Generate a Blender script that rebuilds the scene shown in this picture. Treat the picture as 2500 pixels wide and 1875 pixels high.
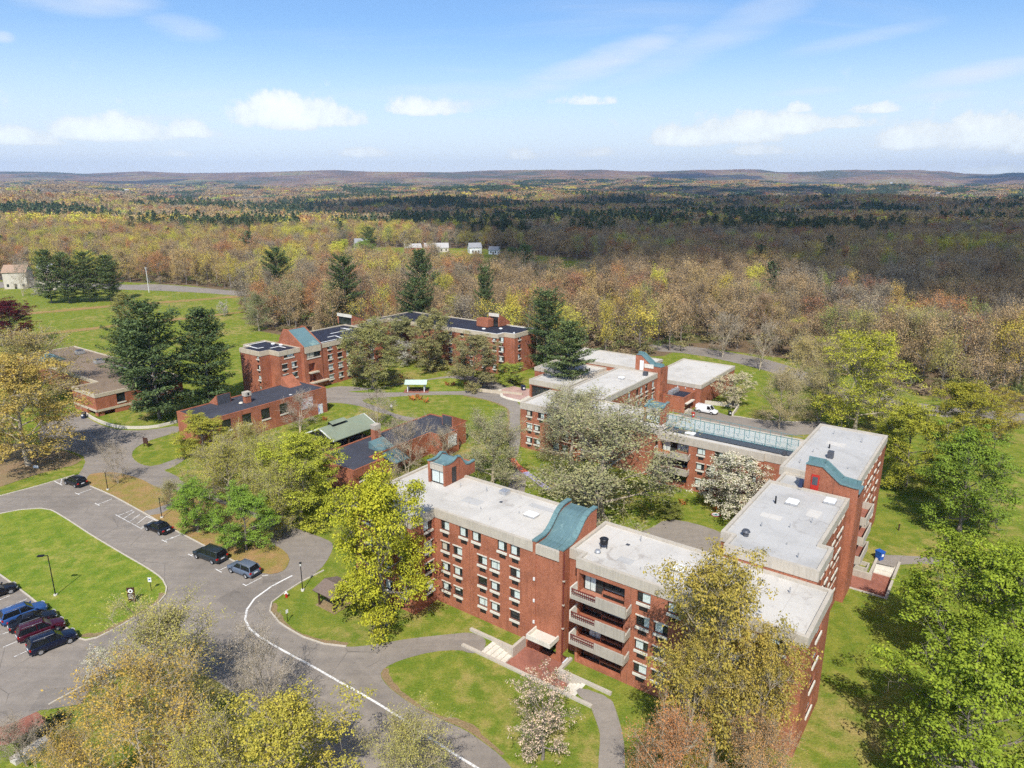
import bpy, bmesh, math, random
import numpy as np
from mathutils import Vector, Matrix
from mathutils import noise as mnoise

rad = math.radians
SC = bpy.context.scene
COL = SC.collection
for _o in list(bpy.data.objects):
    bpy.data.objects.remove(_o, do_unlink=True)

# ------------------------------------------------------------------ camera
cam_d = bpy.data.cameras.new('camera')
cam_d.sensor_fit = 'HORIZONTAL'; cam_d.sensor_width = 36.0
cam_d.lens = 36.0 * 1720.0 / 2500.0
cam_d.clip_start = 0.5; cam_d.clip_end = 60000.0
cam = bpy.data.objects.new('camera', cam_d); COL.objects.link(cam)
cam.location = (0, 0, 48); cam.rotation_euler = (rad(90 - 15.64), 0, 0)
SC.camera = cam

# ------------------------------------------------------------------ sun, sky, exposure
SUN_EL, SUN_AZ = 49.0, 184.5            # degrees; azimuth clockwise from +Y
sun_d = bpy.data.lights.new('sun', 'SUN'); sun_d.energy = 5.0; sun_d.angle = rad(0.55); sun_d.color = (1.0, 0.955, 0.88)
sun = bpy.data.objects.new('sun', sun_d); COL.objects.link(sun)
_to_sun = Vector((math.sin(rad(SUN_AZ)) * math.cos(rad(SUN_EL)), math.cos(rad(SUN_AZ)) * math.cos(rad(SUN_EL)), math.sin(rad(SUN_EL))))
sun.rotation_euler = (-_to_sun).to_track_quat('-Z', 'Y').to_euler()
sun.location = _to_sun * 300

SKY_STRENGTH = 0.138
world = bpy.data.worlds.new('World'); SC.world = world; world.use_nodes = True

class NT:
    """small helper to write node trees"""
    def __init__(self, tree): self.t = tree; self.t.nodes.clear()
    def n(self, typ, **kw):
        nd = self.t.nodes.new(typ)
        for k, v in kw.items():
            if k.startswith('i_'): self.put(nd.inputs[k[2:].replace('_', ' ')], v)
            else: setattr(nd, k, v)
        return nd
    def put(self, sock, v):
        if hasattr(v, 'is_linked') or hasattr(v, 'links'): self.t.links.new(v, sock)
        elif isinstance(v, (tuple, list)) and hasattr(sock, 'default_value') and len(sock.default_value) == 4 and len(v) == 3: sock.default_value = (*v, 1)
        else: sock.default_value = v
    def m(self, op, a, b=None, c=None, clamp=False):
        nd = self.t.nodes.new('ShaderNodeMath'); nd.operation = op; nd.use_clamp = clamp
        for i, v in enumerate((a, b, c)):
            if v is not None: self.put(nd.inputs[i], v)
        return nd.outputs[0]
    def mix(self, f, a, b, blend='MIX'):
        nd = self.t.nodes.new('ShaderNodeMix'); nd.data_type = 'RGBA'; nd.blend_type = blend
        self.put(nd.inputs[0], f); self.put(nd.inputs[6], a); self.put(nd.inputs[7], b)
        return nd.outputs[2]
    def ramp(self, f, stops):
        nd = self.t.nodes.new('ShaderNodeValToRGB'); self.put(nd.inputs[0], f)
        e = nd.color_ramp.elements
        while len(e) > 1: e.remove(e[-1])
        e[0].position, e[0].color = stops[0][0], (*stops[0][1], 1)
        for p, c in stops[1:]:
            x = e.new(p); x.color = (*c, 1)
        return nd.outputs[0]
    def smooth(self, f, a, b):
        nd = self.t.nodes.new('ShaderNodeMapRange'); nd.interpolation_type = 'SMOOTHSTEP'
        self.put(nd.inputs[0], f); self.put(nd.inputs[1], a); self.put(nd.inputs[2], b)
        return nd.outputs[0]
    def noise(self, vec, scale, detail=4, rough=0.55, dist=0.0):
        nd = self.t.nodes.new('ShaderNodeTexNoise')
        if vec is not None: self.put(nd.inputs['Vector'], vec)
        nd.inputs['Scale'].default_value = scale; nd.inputs['Detail'].default_value = detail
        nd.inputs['Roughness'].default_value = rough; nd.inputs['Distortion'].default_value = dist
        return nd.outputs[0]

def build_sky():
    t = NT(world.node_tree)
    sky = t.n('ShaderNodeTexSky', sky_type='NISHITA', sun_disc=False)
    sky.sun_elevation = rad(SUN_EL); sky.sun_rotation = rad(SUN_AZ)
    sky.altitude = 60; sky.air_density = 1.0; sky.dust_density = 0.6; sky.ozone_density = 3.2
    tc = t.n('ShaderNodeTexCoord')
    sep = t.n('ShaderNodeSeparateXYZ'); t.put(sep.inputs[0], tc.outputs['Generated'])
    X, Y, Z = sep.outputs
    az = t.m('MULTIPLY', t.m('ARCTAN2', X, Y), 57.29578)
    el = t.m('MULTIPLY', t.m('ARCSINE', Z), 57.29578)
    comb = t.n('ShaderNodeCombineXYZ'); t.put(comb.inputs[0], az); t.put(comb.inputs[1], el)
    P2 = comb.outputs[0]
    mst = t.n('ShaderNodeMapping'); t.put(mst.inputs[0], P2); mst.inputs['Rotation'].default_value = (0, 0, rad(-12)); mst.inputs['Scale'].default_value = (.55, 3.0, 1); st_ = mst.outputs[0]
    n_ci = t.noise(st_, 0.22, 6, .6, .3)
    n_big = t.noise(P2, 0.30, 6, 0.66, 0.1)
    n_fine = t.noise(P2, 1.3, 4, 0.6)
    # cumulus heaps low over the horizon: (azimuth, base elevation, half width, height, opacity)
    heaps = CUMULUS
    tot = None
    for (a0, e0, w, h, op) in heaps:
        w *= 1.12; h *= 1.2; op *= 1.12
        dx = t.m('DIVIDE', t.m('SUBTRACT', az, a0), w)
        dy = t.m('SUBTRACT', el, e0)
        up = t.m('DIVIDE', t.m('MAXIMUM', dy, 0.0), h)
        dn = t.m('DIVIDE', t.m('MINIMUM', dy, 0.0), h * 0.30)
        r2 = t.m('ADD', t.m('MULTIPLY', dx, dx), t.m('ADD', t.m('MULTIPLY', up, up), t.m('MULTIPLY', dn, dn)))
        f = t.m('MULTIPLY', t.m('MAXIMUM', t.m('SUBTRACT', 1.0, r2), -1.4), op)
        tot = f if tot is None else t.m('MAXIMUM', tot, f)
    # a generic field of the same small cumulus all round the horizon
    band = t.m('MULTIPLY', t.smooth(el, 1.0, 3.0), t.m('SUBTRACT', 1.0, t.smooth(el, 5.5, 9.0)))
    gen = t.m('MULTIPLY', t.smooth(n_big, 0.60, 0.72), t.m('MULTIPLY', band, 0.5))
    dens = t.m('ADD', tot, t.m('MULTIPLY', t.m('SUBTRACT', n_big, 0.5), 3.0))
    dens = t.m('ADD', dens, t.m('MULTIPLY', t.m('SUBTRACT', n_fine, 0.5), 0.9))
    cum = t.m('MAXIMUM', t.m('MULTIPLY', t.smooth(dens, -0.02, 0.60), 0.92), gen)
    # high thin cirrus: stretched noise on a plane far above
    inv = t.m('DIVIDE', 1.0, t.m('MAXIMUM', t.m('ADD', Z, 0.10), 0.02))
    c2 = t.n('ShaderNodeCombineXYZ'); t.put(c2.inputs[0], t.m('MULTIPLY', X, inv)); t.put(c2.inputs[1], t.m('MULTIPLY', Y, inv))
    mp = t.n('ShaderNodeMapping'); t.put(mp.inputs[0], c2.outputs[0]); mp.inputs['Rotation'].default_value = (0, 0, rad(38)); mp.inputs['Scale'].default_value = (0.35, 1.6, 1)
    ci = t.noise(mp.outputs[0], 1.15, 5, 0.58, 0.5)
    ci2 = t.noise(c2.outputs[0], 0.42, 3, 0.5)
    cir = t.m('MULTIPLY', t.smooth(t.m('ADD', t.m('MULTIPLY', ci, 0.62), t.m('MULTIPLY', ci2, 0.5)), 0.54, 0.82), 0.40)
    for (a0, e0, l_, w_, an, op) in CIRRUS:
        ca, sa = math.cos(rad(an)), math.sin(rad(an)); dx = t.m('SUBTRACT', az, a0); dy = t.m('SUBTRACT', el, e0)
        p_ = t.m('DIVIDE', t.m('ADD', t.m('MULTIPLY', dx, ca), t.m('MULTIPLY', dy, sa)), l_); q_ = t.m('DIVIDE', t.m('SUBTRACT', t.m('MULTIPLY', dy, ca), t.m('MULTIPLY', dx, sa)), w_)
        g_ = t.m('SUBTRACT', 1.0, t.m('ADD', t.m('MULTIPLY', p_, p_), t.m('MULTIPLY', q_, q_)))
        s_ = t.m('MULTIPLY', t.smooth(t.m('ADD', g_, t.m('MULTIPLY', t.m('SUBTRACT', n_ci, .5), 2.2)), -.2, 1.8), op * .80)
        cir = t.m('MAXIMUM', cir, s_)
    # cloud tops are sunlit white, bases a touch greyer
    shade = t.m('ADD', 0.88, t.m('MULTIPLY', t.smooth(dens, 0.0, 1.6), 0.22))
    cc = t.n('ShaderNodeCombineColor'); 
    t.put(cc.inputs[0], t.m('MULTIPLY', shade, CLOUD_V*1.10)); t.put(cc.inputs[1], t.m('MULTIPLY', shade, CLOUD_V * 1.17)); t.put(cc.inputs[2], t.m('MULTIPLY', shade, CLOUD_V * 1.19))
    cir_c = (CLOUD_V * 0.93, CLOUD_V * 0.97, CLOUD_V * 1.05)
    tint = t.n('ShaderNodeMix', data_type='RGBA', blend_type='MULTIPLY'); tint.inputs[0].default_value = 1.0
    t.put(tint.inputs[6], sky.outputs[0]); tint.inputs[7].default_value = (*SKY_TINT, 1)
    hz = t.m('MULTIPLY', t.m('SUBTRACT', 1.0, t.smooth(el, -1.0, 12.0)), 0.92)
    base = t.mix(hz, tint.outputs[2], (CLOUD_V * 1.02, CLOUD_V * 1.08, CLOUD_V * 1.18))
    c = t.mix(cir, base, cir_c)
    c = t.mix(cum, c, cc.outputs[0])
    bg = t.n('ShaderNodeBackground'); t.put(bg.inputs[0], c); bg.inputs[1].default_value = SKY_STRENGTH
    out = t.n('ShaderNodeOutputWorld'); t.t.links.new(bg.outputs[0], out.inputs[0])

CLOUD_V = 7.1
CIRRUS = [(6.4, 8.74, 9.04, 1.28, 17, 0.9), (15.2, 10.36, 9.79, 1.51, 20, 0.55), (31.0, 6.91, 5.65, 0.75, 8, 0.9), (-22.9, 10.27, 3.01, 0.9, -4, 0.8), (-28.5, 11.33, 4.89, 0.98, 3, 0.7), (-3.7, 6.01, 4.52, 0.68, 4, 0.7), (24.1, 9.54, 5.65, 0.6, 8, 0.4), (29.2, 5.74, 2.64, 0.45, 2, 0.6), (21.2, 6.43, 3.01, 0.34, 2, 0.5), (-33.4, 8.91, 0.68, 0.38, 0, 0.8)]
SKY_TINT = (0.88, 1.04, 1.20)
CUMULUS = [(-33.3, 2.82, 2.26, 0.9, 1.0), (-29.4, 3.32, 2.82, 1.28, 1.0), (-27.3, 3.39, 3.2, 1.28, 1.0), (-23.7, 3.55, 2.07, 0.83, 0.8), (-17.0, 4.6, 3.58, 1.96, 1.05), (-14.1, 4.67, 2.82, 1.43, 1.0), (-6.0, 5.5, 3.39, 0.98, 0.6), (-10.8, 2.32, 2.64, 0.53, 0.7), (0.9, 2.19, 1.69, 0.68, 0.7), (6.4, 2.35, 1.88, 0.56, 0.7), (13.4, 3.28, 3.01, 1.28, 1.0), (16.7, 3.56, 4.14, 1.58, 1.05), (20.2, 3.96, 2.64, 1.28, 1.0), (24.1, 4.15, 2.82, 0.75, 0.75), (20.9, 5.24, 0.9, 0.6, 0.8), (25.5, 5.0, 1.69, 0.6, 0.7), (28.2, 2.77, 2.82, 1.28, 1.0), (32.3, 2.71, 3.2, 1.66, 1.0), (34.7, 2.36, 1.51, 1.28, 1.0), (18.5, 2.4, 2.26, 0.53, 0.7), (33.3, 0.91, 2.07, 0.53, 0.9), (-24.4, 2.15, 1.88, 0.34, 0.6), (5.1, 6.1, 2.64, 0.53, 0.5)]
build_sky()
world.cycles.sampling_method = 'MANUAL'; world.cycles.sample_map_resolution = 512
SC.view_settings.view_transform = 'Standard'
SC.view_settings.look = 'None'
SC.view_settings.exposure = 0.06
SC.view_settings.gamma = 1.0
SC.view_settings.use_curve_mapping = False
SC.cycles.max_bounces = 5; SC.cycles.diffuse_bounces = 2; SC.cycles.glossy_bounces = 2
SC.cycles.transmission_bounces = 3; SC.cycles.transparent_max_bounces = 6; SC.cycles.volume_bounces = 0
SC.cycles.use_adaptive_sampling = True; SC.cycles.adaptive_threshold = 0.03; SC.cycles.use_denoising = False
SC.cycles.caustics_reflective = False; SC.cycles.caustics_refractive = False

# surveyed layout of the campus, world metres (x right, y away from the lookout, z up)
SITE = {
 "road": [[-84.45,101.73],[-82.62,104.62],[-79.16,108.4],[-77.49,110.33],[-75.47,112.42],[-74.98,113.67],[-77.99,120.85],[-82.69,124.4],[-88.09,126.46],[-93.27,130.32],[-98.39,138.71],[-97.69,143.29],[-96.61,147.6],[-92.76,145.42],[-87.56,140.72],[-82.39,137.25],[-77.58,136.0],[-73.28,136.96],[-69.64,139.51],[-67.55,135.62],[-69.08,133.47],[-71.26,130.32],[-71.94,126.88],[-71.28,123.6],[-69.37,120.47],[-66.61,117.84],[-63.85,116.75],[-61.25,121.08],[-60.64,121.62],[-59.69,120.47],[-60.33,116.03],[-61.5,115.32],[-58.48,113.23],[-56.23,111.21],[-57.11,111.37],[-52.34,107.57],[-48.89,109.48],[-47.13,107.16],[-48.17,104.78],[-46.09,102.86],[-41.45,99.91],[-36.82,96.43],[-34.26,95.1],[-29.82,92.22],[-26.33,90.08],[-24.82,88.6],[-24.55,85.23],[-24.96,81.56],[-26.56,78.87],[-27.9,76.55],[-28.81,74.34],[-28.42,72.45],[-26.64,70.24],[-23.06,67.48],[-20.49,66.26],[-17.96,65.83],[-16.87,65.83],[-14.75,66.26],[-11.12,67.33],[-6.8,68.07],[-4.66,68.44],[-3.26,67.59],[-2.78,66.68],[-3.15,64.93],[-4.45,64.66],[-5.58,65.34],[-8.62,65.0],[-11.69,63.65],[-13.28,62.34],[-13.49,61.17],[-12.51,59.65],[-10.83,57.99],[-8.62,56.24],[-6.36,54.83],[-4.19,53.63],[-2.64,52.27],[-0.97,50.63],[0.27,48.84],[2.25,46.35],[2.5,44.42],[-6.16,40.09],[-11.68,45.37],[-15.96,49.3],[-18.28,51.32],[-20.75,53.5],[-25.1,56.78],[-29.09,59.95],[-32.06,61.64],[-35.16,62.92],[-38.72,63.25],[-41.01,61.96],[-42.02,60.77],[-43.29,58.77],[-44.54,56.92],[-45.63,55.04],[-48.2,51.56],[-51.06,49.5],[-68.45,68.14],[-78.15,86.33]],
 "island": [[-79.83,95.43],[-77.99,98.01],[-75.79,99.34],[-72.97,99.84],[-71.03,99.27],[-66.59,96.1],[-60.07,91.11],[-52.92,85.89],[-46.91,81.56],[-44.2,79.21],[-42.91,77.46],[-42.31,75.88],[-42.31,74.22],[-43.16,72.04],[-44.78,68.89],[-45.77,67.41],[-46.85,66.94],[-47.69,67.23],[-49.71,68.71],[-54.11,72.04],[-57.42,74.56],[-62.74,78.4],[-65.72,80.47],[-71.02,84.15]],
 "strip": [[-73.25,112.95],[-72.43,113.85],[-69.58,114.49],[-63.46,111.54],[-58.74,107.57],[-54.3,105.96],[-49.49,104.0],[-45.18,101.36],[-40.94,98.49],[-37.09,95.43],[-34.82,92.22],[-33.77,88.6],[-31.84,87.45],[-29.82,84.96],[-29.42,82.33],[-29.83,81.06],[-31.47,80.47],[-34.13,82.07],[-36.95,83.89],[-42.03,87.63],[-49.76,93.35],[-57.08,98.99],[-64.54,104.62],[-70.17,108.4],[-72.07,110.5]],
 "strip_path": [[-56.54,98.84],[-55.24,99.7],[-53.37,102.48],[-52.32,101.59],[-53.48,98.01],[-54.91,97.45]],
 "court": [[-48.84,160.03],[-46.71,166.0],[-43.73,169.5],[-39.76,169.15],[-34.93,167.25],[-32.0,169.15],[-27.49,172.77],[-21.74,176.16],[-17.56,178.88],[-13.4,180.88],[-9.14,178.1],[-4.96,174.26],[-1.93,170.94],[0.22,169.5],[-3.41,166.35],[-2.65,160.03],[-1.25,158.13],[2.0,155.65],[1.69,143.22],[1.72,131.59],[1.02,121.18],[-0.27,121.18],[-0.75,131.59],[-0.4,145.34],[-0.85,150.91],[-2.65,154.44],[-4.49,156.57],[-8.26,159.71],[-11.33,161.65],[-15.83,161.98],[-23.2,161.32],[-28.56,160.03],[-33.96,159.39],[-35.28,156.88],[-30.88,152.66],[-28.08,149.77],[-24.96,146.43],[-20.93,144.28],[-18.61,141.67],[-20.52,141.16],[-24.46,143.22],[-26.66,146.43],[-30.13,148.64],[-33.41,152.07],[-37.45,154.44],[-41.32,155.65],[-44.77,154.44],[-47.61,155.65]],
 "court_lawn_n": [[-40.68,164.64],[-37.0,165.18],[-34.63,166.69],[-31.88,168.44],[-27.33,171.67],[-21.61,175.02],[-17.41,177.32],[-14.11,176.55],[-10.9,173.52],[-7.98,170.22],[-7.5,168.09],[-9.51,166.0],[-12.3,164.98],[-16.08,164.78],[-20.04,164.64],[-26.19,163.97],[-31.97,163.63],[-36.68,163.63]],
 "court_path_s": [[2.79,116.44],[1.74,101.3],[5.15,96.5],[10.42,93.52],[16.96,92.08],[19.76,92.79],[23.23,96.5],[27.03,94.99],[30.31,92.08],[31.71,88.01],[28.41,85.46],[24.01,88.01],[17.82,89.33],[9.43,90.0],[3.02,94.99],[-1.15,100.47],[-0.08,116.44]],
 "service": [[37.67,147.38],[39.47,147.92],[42.8,154.41],[42.26,150.96],[45.58,148.2],[47.46,145.52],[49.52,144.74],[52.21,142.93],[58.22,141.67],[62.95,141.42],[66.06,141.17],[66.7,138.96],[64.64,134.28],[59.86,133.82],[53.42,132.93],[51.01,134.73],[44.13,137.53],[37.48,142.43],[35.16,146.58]],
 "far_drive": [[43.29,219.26],[53.12,217.21],[61.54,210.65],[72.23,200.31],[78.17,187.76],[81.48,172.12],[83.05,162.98],[94.05,154.69],[102.89,150.15],[119.86,145.21],[114.12,137.61],[96.8,143.63],[86.96,147.48],[77.35,155.41],[75.02,167.85],[70.73,181.29],[64.37,192.49],[54.32,204.45],[41.45,209.38]],
 "right_path": [[47.9,83.64],[49.71,85.99],[50.35,85.67],[55.22,85.19],[59.47,84.56],[58.36,82.73],[54.18,83.33],[51.04,83.03],[50.1,82.43]],
 "front_path": [[6.19,58.75],[6.84,59.46],[9.68,57.89],[9.95,55.78],[10.11,52.81],[9.82,50.06],[9.11,45.5],[6.88,45.5],[7.5,50.06],[8.0,52.81],[7.97,54.01],[7.64,56.04],[7.54,56.83]],
 "meadow_road": [[-284.16,371.71],[-252.45,367.98],[-216.56,364.32],[-191.38,357.21],[-184.6,362.52],[-157.92,350.36],[-123.45,331.26],[-97.38,316.81],[-78.04,306.09],[-74.42,291.26],[-96.31,299.74],[-121.38,319.6],[-147.44,331.26],[-175.27,338.97],[-203.85,342.15],[-238.58,347.03],[-265.96,347.03]],
 "meadow_path1": [[-202.92,272.17],[-193.12,275.69],[-182.25,283.0],[-169.78,294.69],[-159.83,300.89],[-143.63,309.55],[-121.18,323.47],[-119.46,318.7],[-141.11,303.87],[-156.68,294.69],[-166.72,289.13],[-179.08,277.85],[-189.85,270.79],[-199.04,266.71]],
 "meadow_path2": [[-162.07,233.12],[-155.68,239.78],[-145.01,249.73],[-133.47,260.49],[-123.99,265.38],[-113.21,275.69],[-105.95,281.14],[-104.63,277.49],[-111.42,271.13],[-122.1,261.13],[-130.87,255.16],[-142.45,245.09],[-152.87,235.21],[-159.06,228.54]],
 "dirt_left": [[-101.2,128.58],[-96.37,128.58],[-91.29,127.72],[-85.24,125.22],[-78.56,120.85],[-78.26,117.47],[-80.15,116.03],[-82.81,112.55],[-84.97,107.98],[-86.15,106.74]],
 "plaza_entry": [[-3.41,166.0],[0.22,169.36],[2.33,167.39],[5.37,166.0],[6.6,163.3],[2.0,155.65],[-1.25,158.13],[-2.65,160.03]],
 "kerbs": [[[-84.18,101.36],[-82.46,104.39],[-79.05,108.23],[-77.49,110.33],[-75.61,112.95]],[[-70.07,108.23],[-64.5,104.54],[-57.04,98.91],[-49.73,93.29],[-42.0,87.57],[-36.93,83.84],[-33.79,81.87]],[[-79.83,95.43],[-77.99,98.01],[-75.79,99.34],[-72.97,99.84],[-71.03,99.27],[-66.59,96.1],[-60.07,91.11],[-52.92,85.89],[-46.91,81.56],[-44.2,79.21],[-42.91,77.46],[-42.31,75.88],[-42.31,74.22],[-43.16,72.04],[-44.78,68.89],[-45.77,67.41],[-46.85,66.94],[-47.69,67.23]],[[-47.69,67.23],[-49.71,68.71],[-54.11,72.04],[-57.42,74.56],[-62.74,78.4],[-65.72,80.47],[-71.02,84.15]],[[-24.43,81.56],[-26.54,78.78],[-27.87,76.46],[-28.78,74.26],[-28.42,72.45],[-26.64,70.24],[-23.06,67.48],[-20.49,66.26],[-17.96,65.83]],[[-15.96,49.3],[-18.28,51.32],[-20.75,53.5],[-25.1,56.78],[-29.09,59.95]],[[-41.01,61.96],[-42.02,60.77],[-43.29,58.77],[-44.54,56.92]],[[47.87,145.52],[49.56,144.84],[52.24,143.04],[58.26,141.77],[62.99,141.52],[66.1,141.27]]],
 "edge_line": [[[-28.16,80.32],[-30.03,77.7],[-31.14,75.08],[-31.25,72.86],[-30.75,70.83],[-29.61,69.08],[-28.09,67.7],[-26.01,66.15],[-23.22,64.25],[-20.06,62.12],[-16.81,59.8],[-15.87,59.21],[-12.62,56.87],[-9.75,54.65],[-7.25,52.56],[-5.09,50.86],[-2.69,49.06],[-0.41,47.16]]],
 "worn": [[[-1,0.012],[-13.38,62.28],[-13.43,61.17],[-12.47,59.65],[-10.83,57.99],[-8.62,56.24],[-6.36,54.83],[-4.19,53.63],[-2.64,52.27],[-0.97,50.63]],[[1,0.013],[-5.58,65.27],[-8.61,64.93],[-11.68,63.58],[-13.27,62.28]],[[-1,0.014],[-28.73,74.13],[-28.42,72.45],[-26.64,70.24],[-23.06,67.48],[-20.49,66.26],[-17.96,65.83]],[[-1,0.066],[-47.8,67.41],[-45.82,67.48],[-44.82,68.97],[-43.2,72.12],[-42.35,74.3],[-42.45,76.33]],[[1,0.015],[9.71,57.78],[9.95,55.78],[10.11,52.81],[9.82,50.06]],[[-1,0.016],[7.55,56.04],[7.92,54.01],[8.0,52.81]],[[1,0.017],[-11.32,161.52],[-8.25,159.58],[-4.49,156.45],[-2.65,154.32],[-0.85,150.79],[-0.4,145.34],[-0.75,131.59]]],
 "stalls": [[[-69.28,107.17],[-70.43,105.22]],[[-63.84,103.33],[-64.97,101.27]],[[-48.17,90.65],[-48.87,89.44]],[[-42.77,86.25],[-43.41,85.5]],[[-36.63,83.41],[-38.08,81.53]],[[-31.89,79.92],[-33.24,77.96]],[[-47.54,91.3],[-48.63,89.78]]],
 "tees": [[[-71.12,105.64],[-70.01,104.98]],[[-65.66,101.78],[-64.5,100.93]],[[-49.42,89.8],[-48.33,89.06]],[[-43.91,85.78],[-42.96,85.15]],[[-38.72,81.97],[-37.48,81.07]],[[-33.78,78.34],[-33.18,77.92]],[[-77.42,110.35],[-75.08,108.68]],[[-32.0,80.24],[-31.3,80.43]]],
 "hatch": [[[-60.23,97.73],[-53.79,93.01]],[[-59.64,97.37],[-58.46,99.28]],[[-58.29,96.48],[-57.93,98.8]],[[-56.88,95.51],[-56.56,97.84]],[[-55.44,94.41],[-55.24,97.05]],[[-54.17,93.43],[-53.72,95.87]],[[-54.08,93.26],[-52.78,95.23]],[[-55.3,97.16],[-52.76,95.56]],[[-75.63,109.16],[-76.74,111.28]],[[-74.95,109.64],[-76.28,111.94]]],
 "lot_lines": [[[-60.75,71.74],[-58.66,75.03]],[[-57.74,67.14],[-56.15,68.62]],[[-55.06,65.74],[-54.13,66.85]],[[-52.79,64.1],[-52.07,65.09]],[[-62.22,74.07],[-61.21,75.73]]],
 "cars": {"blue":[[-57.72,69.84],[-55.12,72.73]],"black":[[-55.78,68.62],[-53.04,71.1]],"maroon":[[-53.77,66.85],[-50.99,69.45]],"navy":[[-51.01,64.68],[-48.49,67.29]],"dark":[[-63.86,74.59],[-61.89,76.72]],"van_dark":[[-38.63,83.69],[-42.31,85.67]],"grey":[[-33.08,80.15],[-36.16,81.89]],"sedan":[[-49.83,91.82],[-52.61,93.38]],"suv_top":[[-71.33,108.05],[-74.69,109.96]]},
 "lamps": [[[-66.41,106.8],3.23],[[-52.67,96.64],3.31],[[-39.27,87.08],3.11],[[-25.82,76.85],3.82]],
 "tall_lamp": [[-55.62,75.73],[-63.03,71.74]],
 "sign_brown": [-45.47,74.21],
 "sign_white": [-44.44,76.72],
 "sign_small": [-25.68,70.37],
 "hydrant": [-27.36,75.37],
 "sign_double": [-70.15,126.88],
 "sign_yard": [-84.25,116.1],
 "bin_left": [-92.12,144.03],
 "chairs": [[-23.59,158.13],[-22.3,159.39],[-21.49,157.81],[-22.83,157.19],[-19.93,155.65],[-16.28,170.22],[-14.8,170.08],[-11.57,169.86],[-28.97,177.32],[26.66,101.24],[31.37,99.27],[32.53,98.47],[-39.94,142.69]],
 "disc": [30.97,97.68],
 "blue_bin": [49.11,84.41],
 "bin_plaza": [2.74,164.91],
 "picnic": [-23.27,164.98],
 "person": [-26.73,148.92],
 "van": [[41.69,148.74],[44.11,146.85]],
 "mural": [[-0.08,120.87],[0.75,117.52],[2.34,114.33],[6.02,106.91]],
 "barrel": [39.17,145.0],
 "post_brown": [56.06,92.67],
 "light_pole_far": [-171.0,331.26],
 "bin_service": [47.45,146.05],
 "wall_service": [[43.22,154.7],[51.09,151.64],[47.87,145.52]],
 "curb_wall": [[-93.72,147.05],[-89.06,142.77],[-84.11,139.21],[-80.62,137.54],[-76.62,137.25],[-73.25,138.22],[-70.75,141.22]],
 "patio_bl": [[-47.97,53.5],[-46.42,54.52],[-45.09,55.97],[-43.63,55.04],[-43.16,54.01],[-44.28,53.01],[-45.01,51.91],[-46.57,51.56]],
 "wall_bl": [[-43.06,49.72],[-42.49,50.86],[-41.6,52.27]],
 "hedge_bl": [[-43.5,51.56],[-43.01,52.76],[-42.21,54.13],[-42.04,54.78]],
 "trees": [
  ["maple", [0.36, 0.36, 0.035], -14.11, 69.79, 18.6, 5.39, "big yellow-green maple standing against the left end of the front dormitory"],
  ["bronze", [0.34, 0.27, 0.06], 16.95, 49.01, 20.15, 5.63, "tall golden-bronze tree covering the right half of the front dormitory"],
  ["bronze", [0.34, 0.26, 0.06], 19.38, 47.32, 15.45, 3.4, "smaller golden-bronze tree low in front of the right end of the dormitory"],
  ["bronze", [0.34, 0.27, 0.06], 14.3, 47.79, 14.09, 2.62, "smaller golden-bronze tree low before the window columns beside the balconies"],
  ["blossom_thin", [0.55, 0.42, 0.32], 2.66, 50.27, 8.75, 2.96, "small tree with white blossom and russet leaves on the front lawn"],
  ["bud", [0.37, 0.34, 0.1], -31.51, 54.67, 13.2, 5.64, "tall pale yellow budding tree at the road junction"],
  ["bud", [0.42, 0.29, 0.065], -28.51, 44.63, 13.55, 6.02, "wide orange-budding tree in the lower left foreground"],
  ["bronze", [0.39, 0.34, 0.06], -16.05, 42.17, 12.36, 5.1, "golden-leaved tree at the bottom edge beside the road"],
  ["bud", [0.39, 0.34, 0.06], -21.57, 41.02, 13.53, 3.98, "orange-gold tree between the golden and wide orange foreground trees"],
  ["bud", [0.36, 0.33, 0.07], -45.36, 114.33, 9.79, 4.79, "airy olive-yellow tree behind the cluster beside the long low hall"],
  ["bud", [0.34, 0.32, 0.06], -48.32, 103.87, 8.7, 4.04, "olive-yellow tree at the left end of the cluster"],
  ["bare", [0.36, 0.32, 0.27], -22.17, 53.8, 11.23, 3.52, "bare pale-branched tree leaning over the road junction"],
  ["blossom_thin", [0.6, 0.56, 0.44], -40.47, 59.74, 4.56, 1.83, "small white-flowering tree beside the tall pale budding tree"],
  ["bud", [0.37, 0.34, 0.1], -8.12, 44.63, 10.07, 3.58, "thin yellow-budding tree over the curved white road line"],
  ["bud", [0.44, 0.2, 0.08], 12.19, 43.38, 11.55, 3.31, "russet budding tree at the bottom edge beside the front path"],
  ["bud", [0.42, 0.24, 0.1], 18.35, 42.97, 10.28, 3.12, "russet budding tree at the bottom edge below the golden-bronze tree"],
  ["bare", [0.26, 0.21, 0.17], -41.66, 49.5, 6.4, 2.74, "bare grey tree beside the brick patio in the lower left corner"],
  ["bud", [0.42, 0.29, 0.065], -33.05, 42.97, 10.28, 3.12, "orange-budding tree at the bottom left edge"],
  ["maple", [0.225, 0.285, 0.032], 36.69, 46.4, 15.08, 6.19, "large lime-green tree filling the lower right corner"],
  ["maple", [0.225, 0.285, 0.032], 46.02, 59.74, 15.9, 6.27, "large lime-green tree on the right lawn below the side steps"],
  ["maple", [0.225, 0.285, 0.032], 58.32, 71.58, 8.96, 3.7, "lime-green tree at the right edge beside the side path"],
  ["maple", [0.17, 0.24, 0.035], 64.37, 92.08, 15.2, 6.2, "dark lime tree alone on the right lawn"],
  ["maple", [0.3, 0.3, 0.04], 65.45, 108.4, 14.52, 5.9, "yellow-green tree behind the far right corner of the dormitory"],
  ["maple", [0.3, 0.28, 0.04], 86.79, 128.11, 12.09, 5.75, "yellow-green tree by the right car park"],
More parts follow.
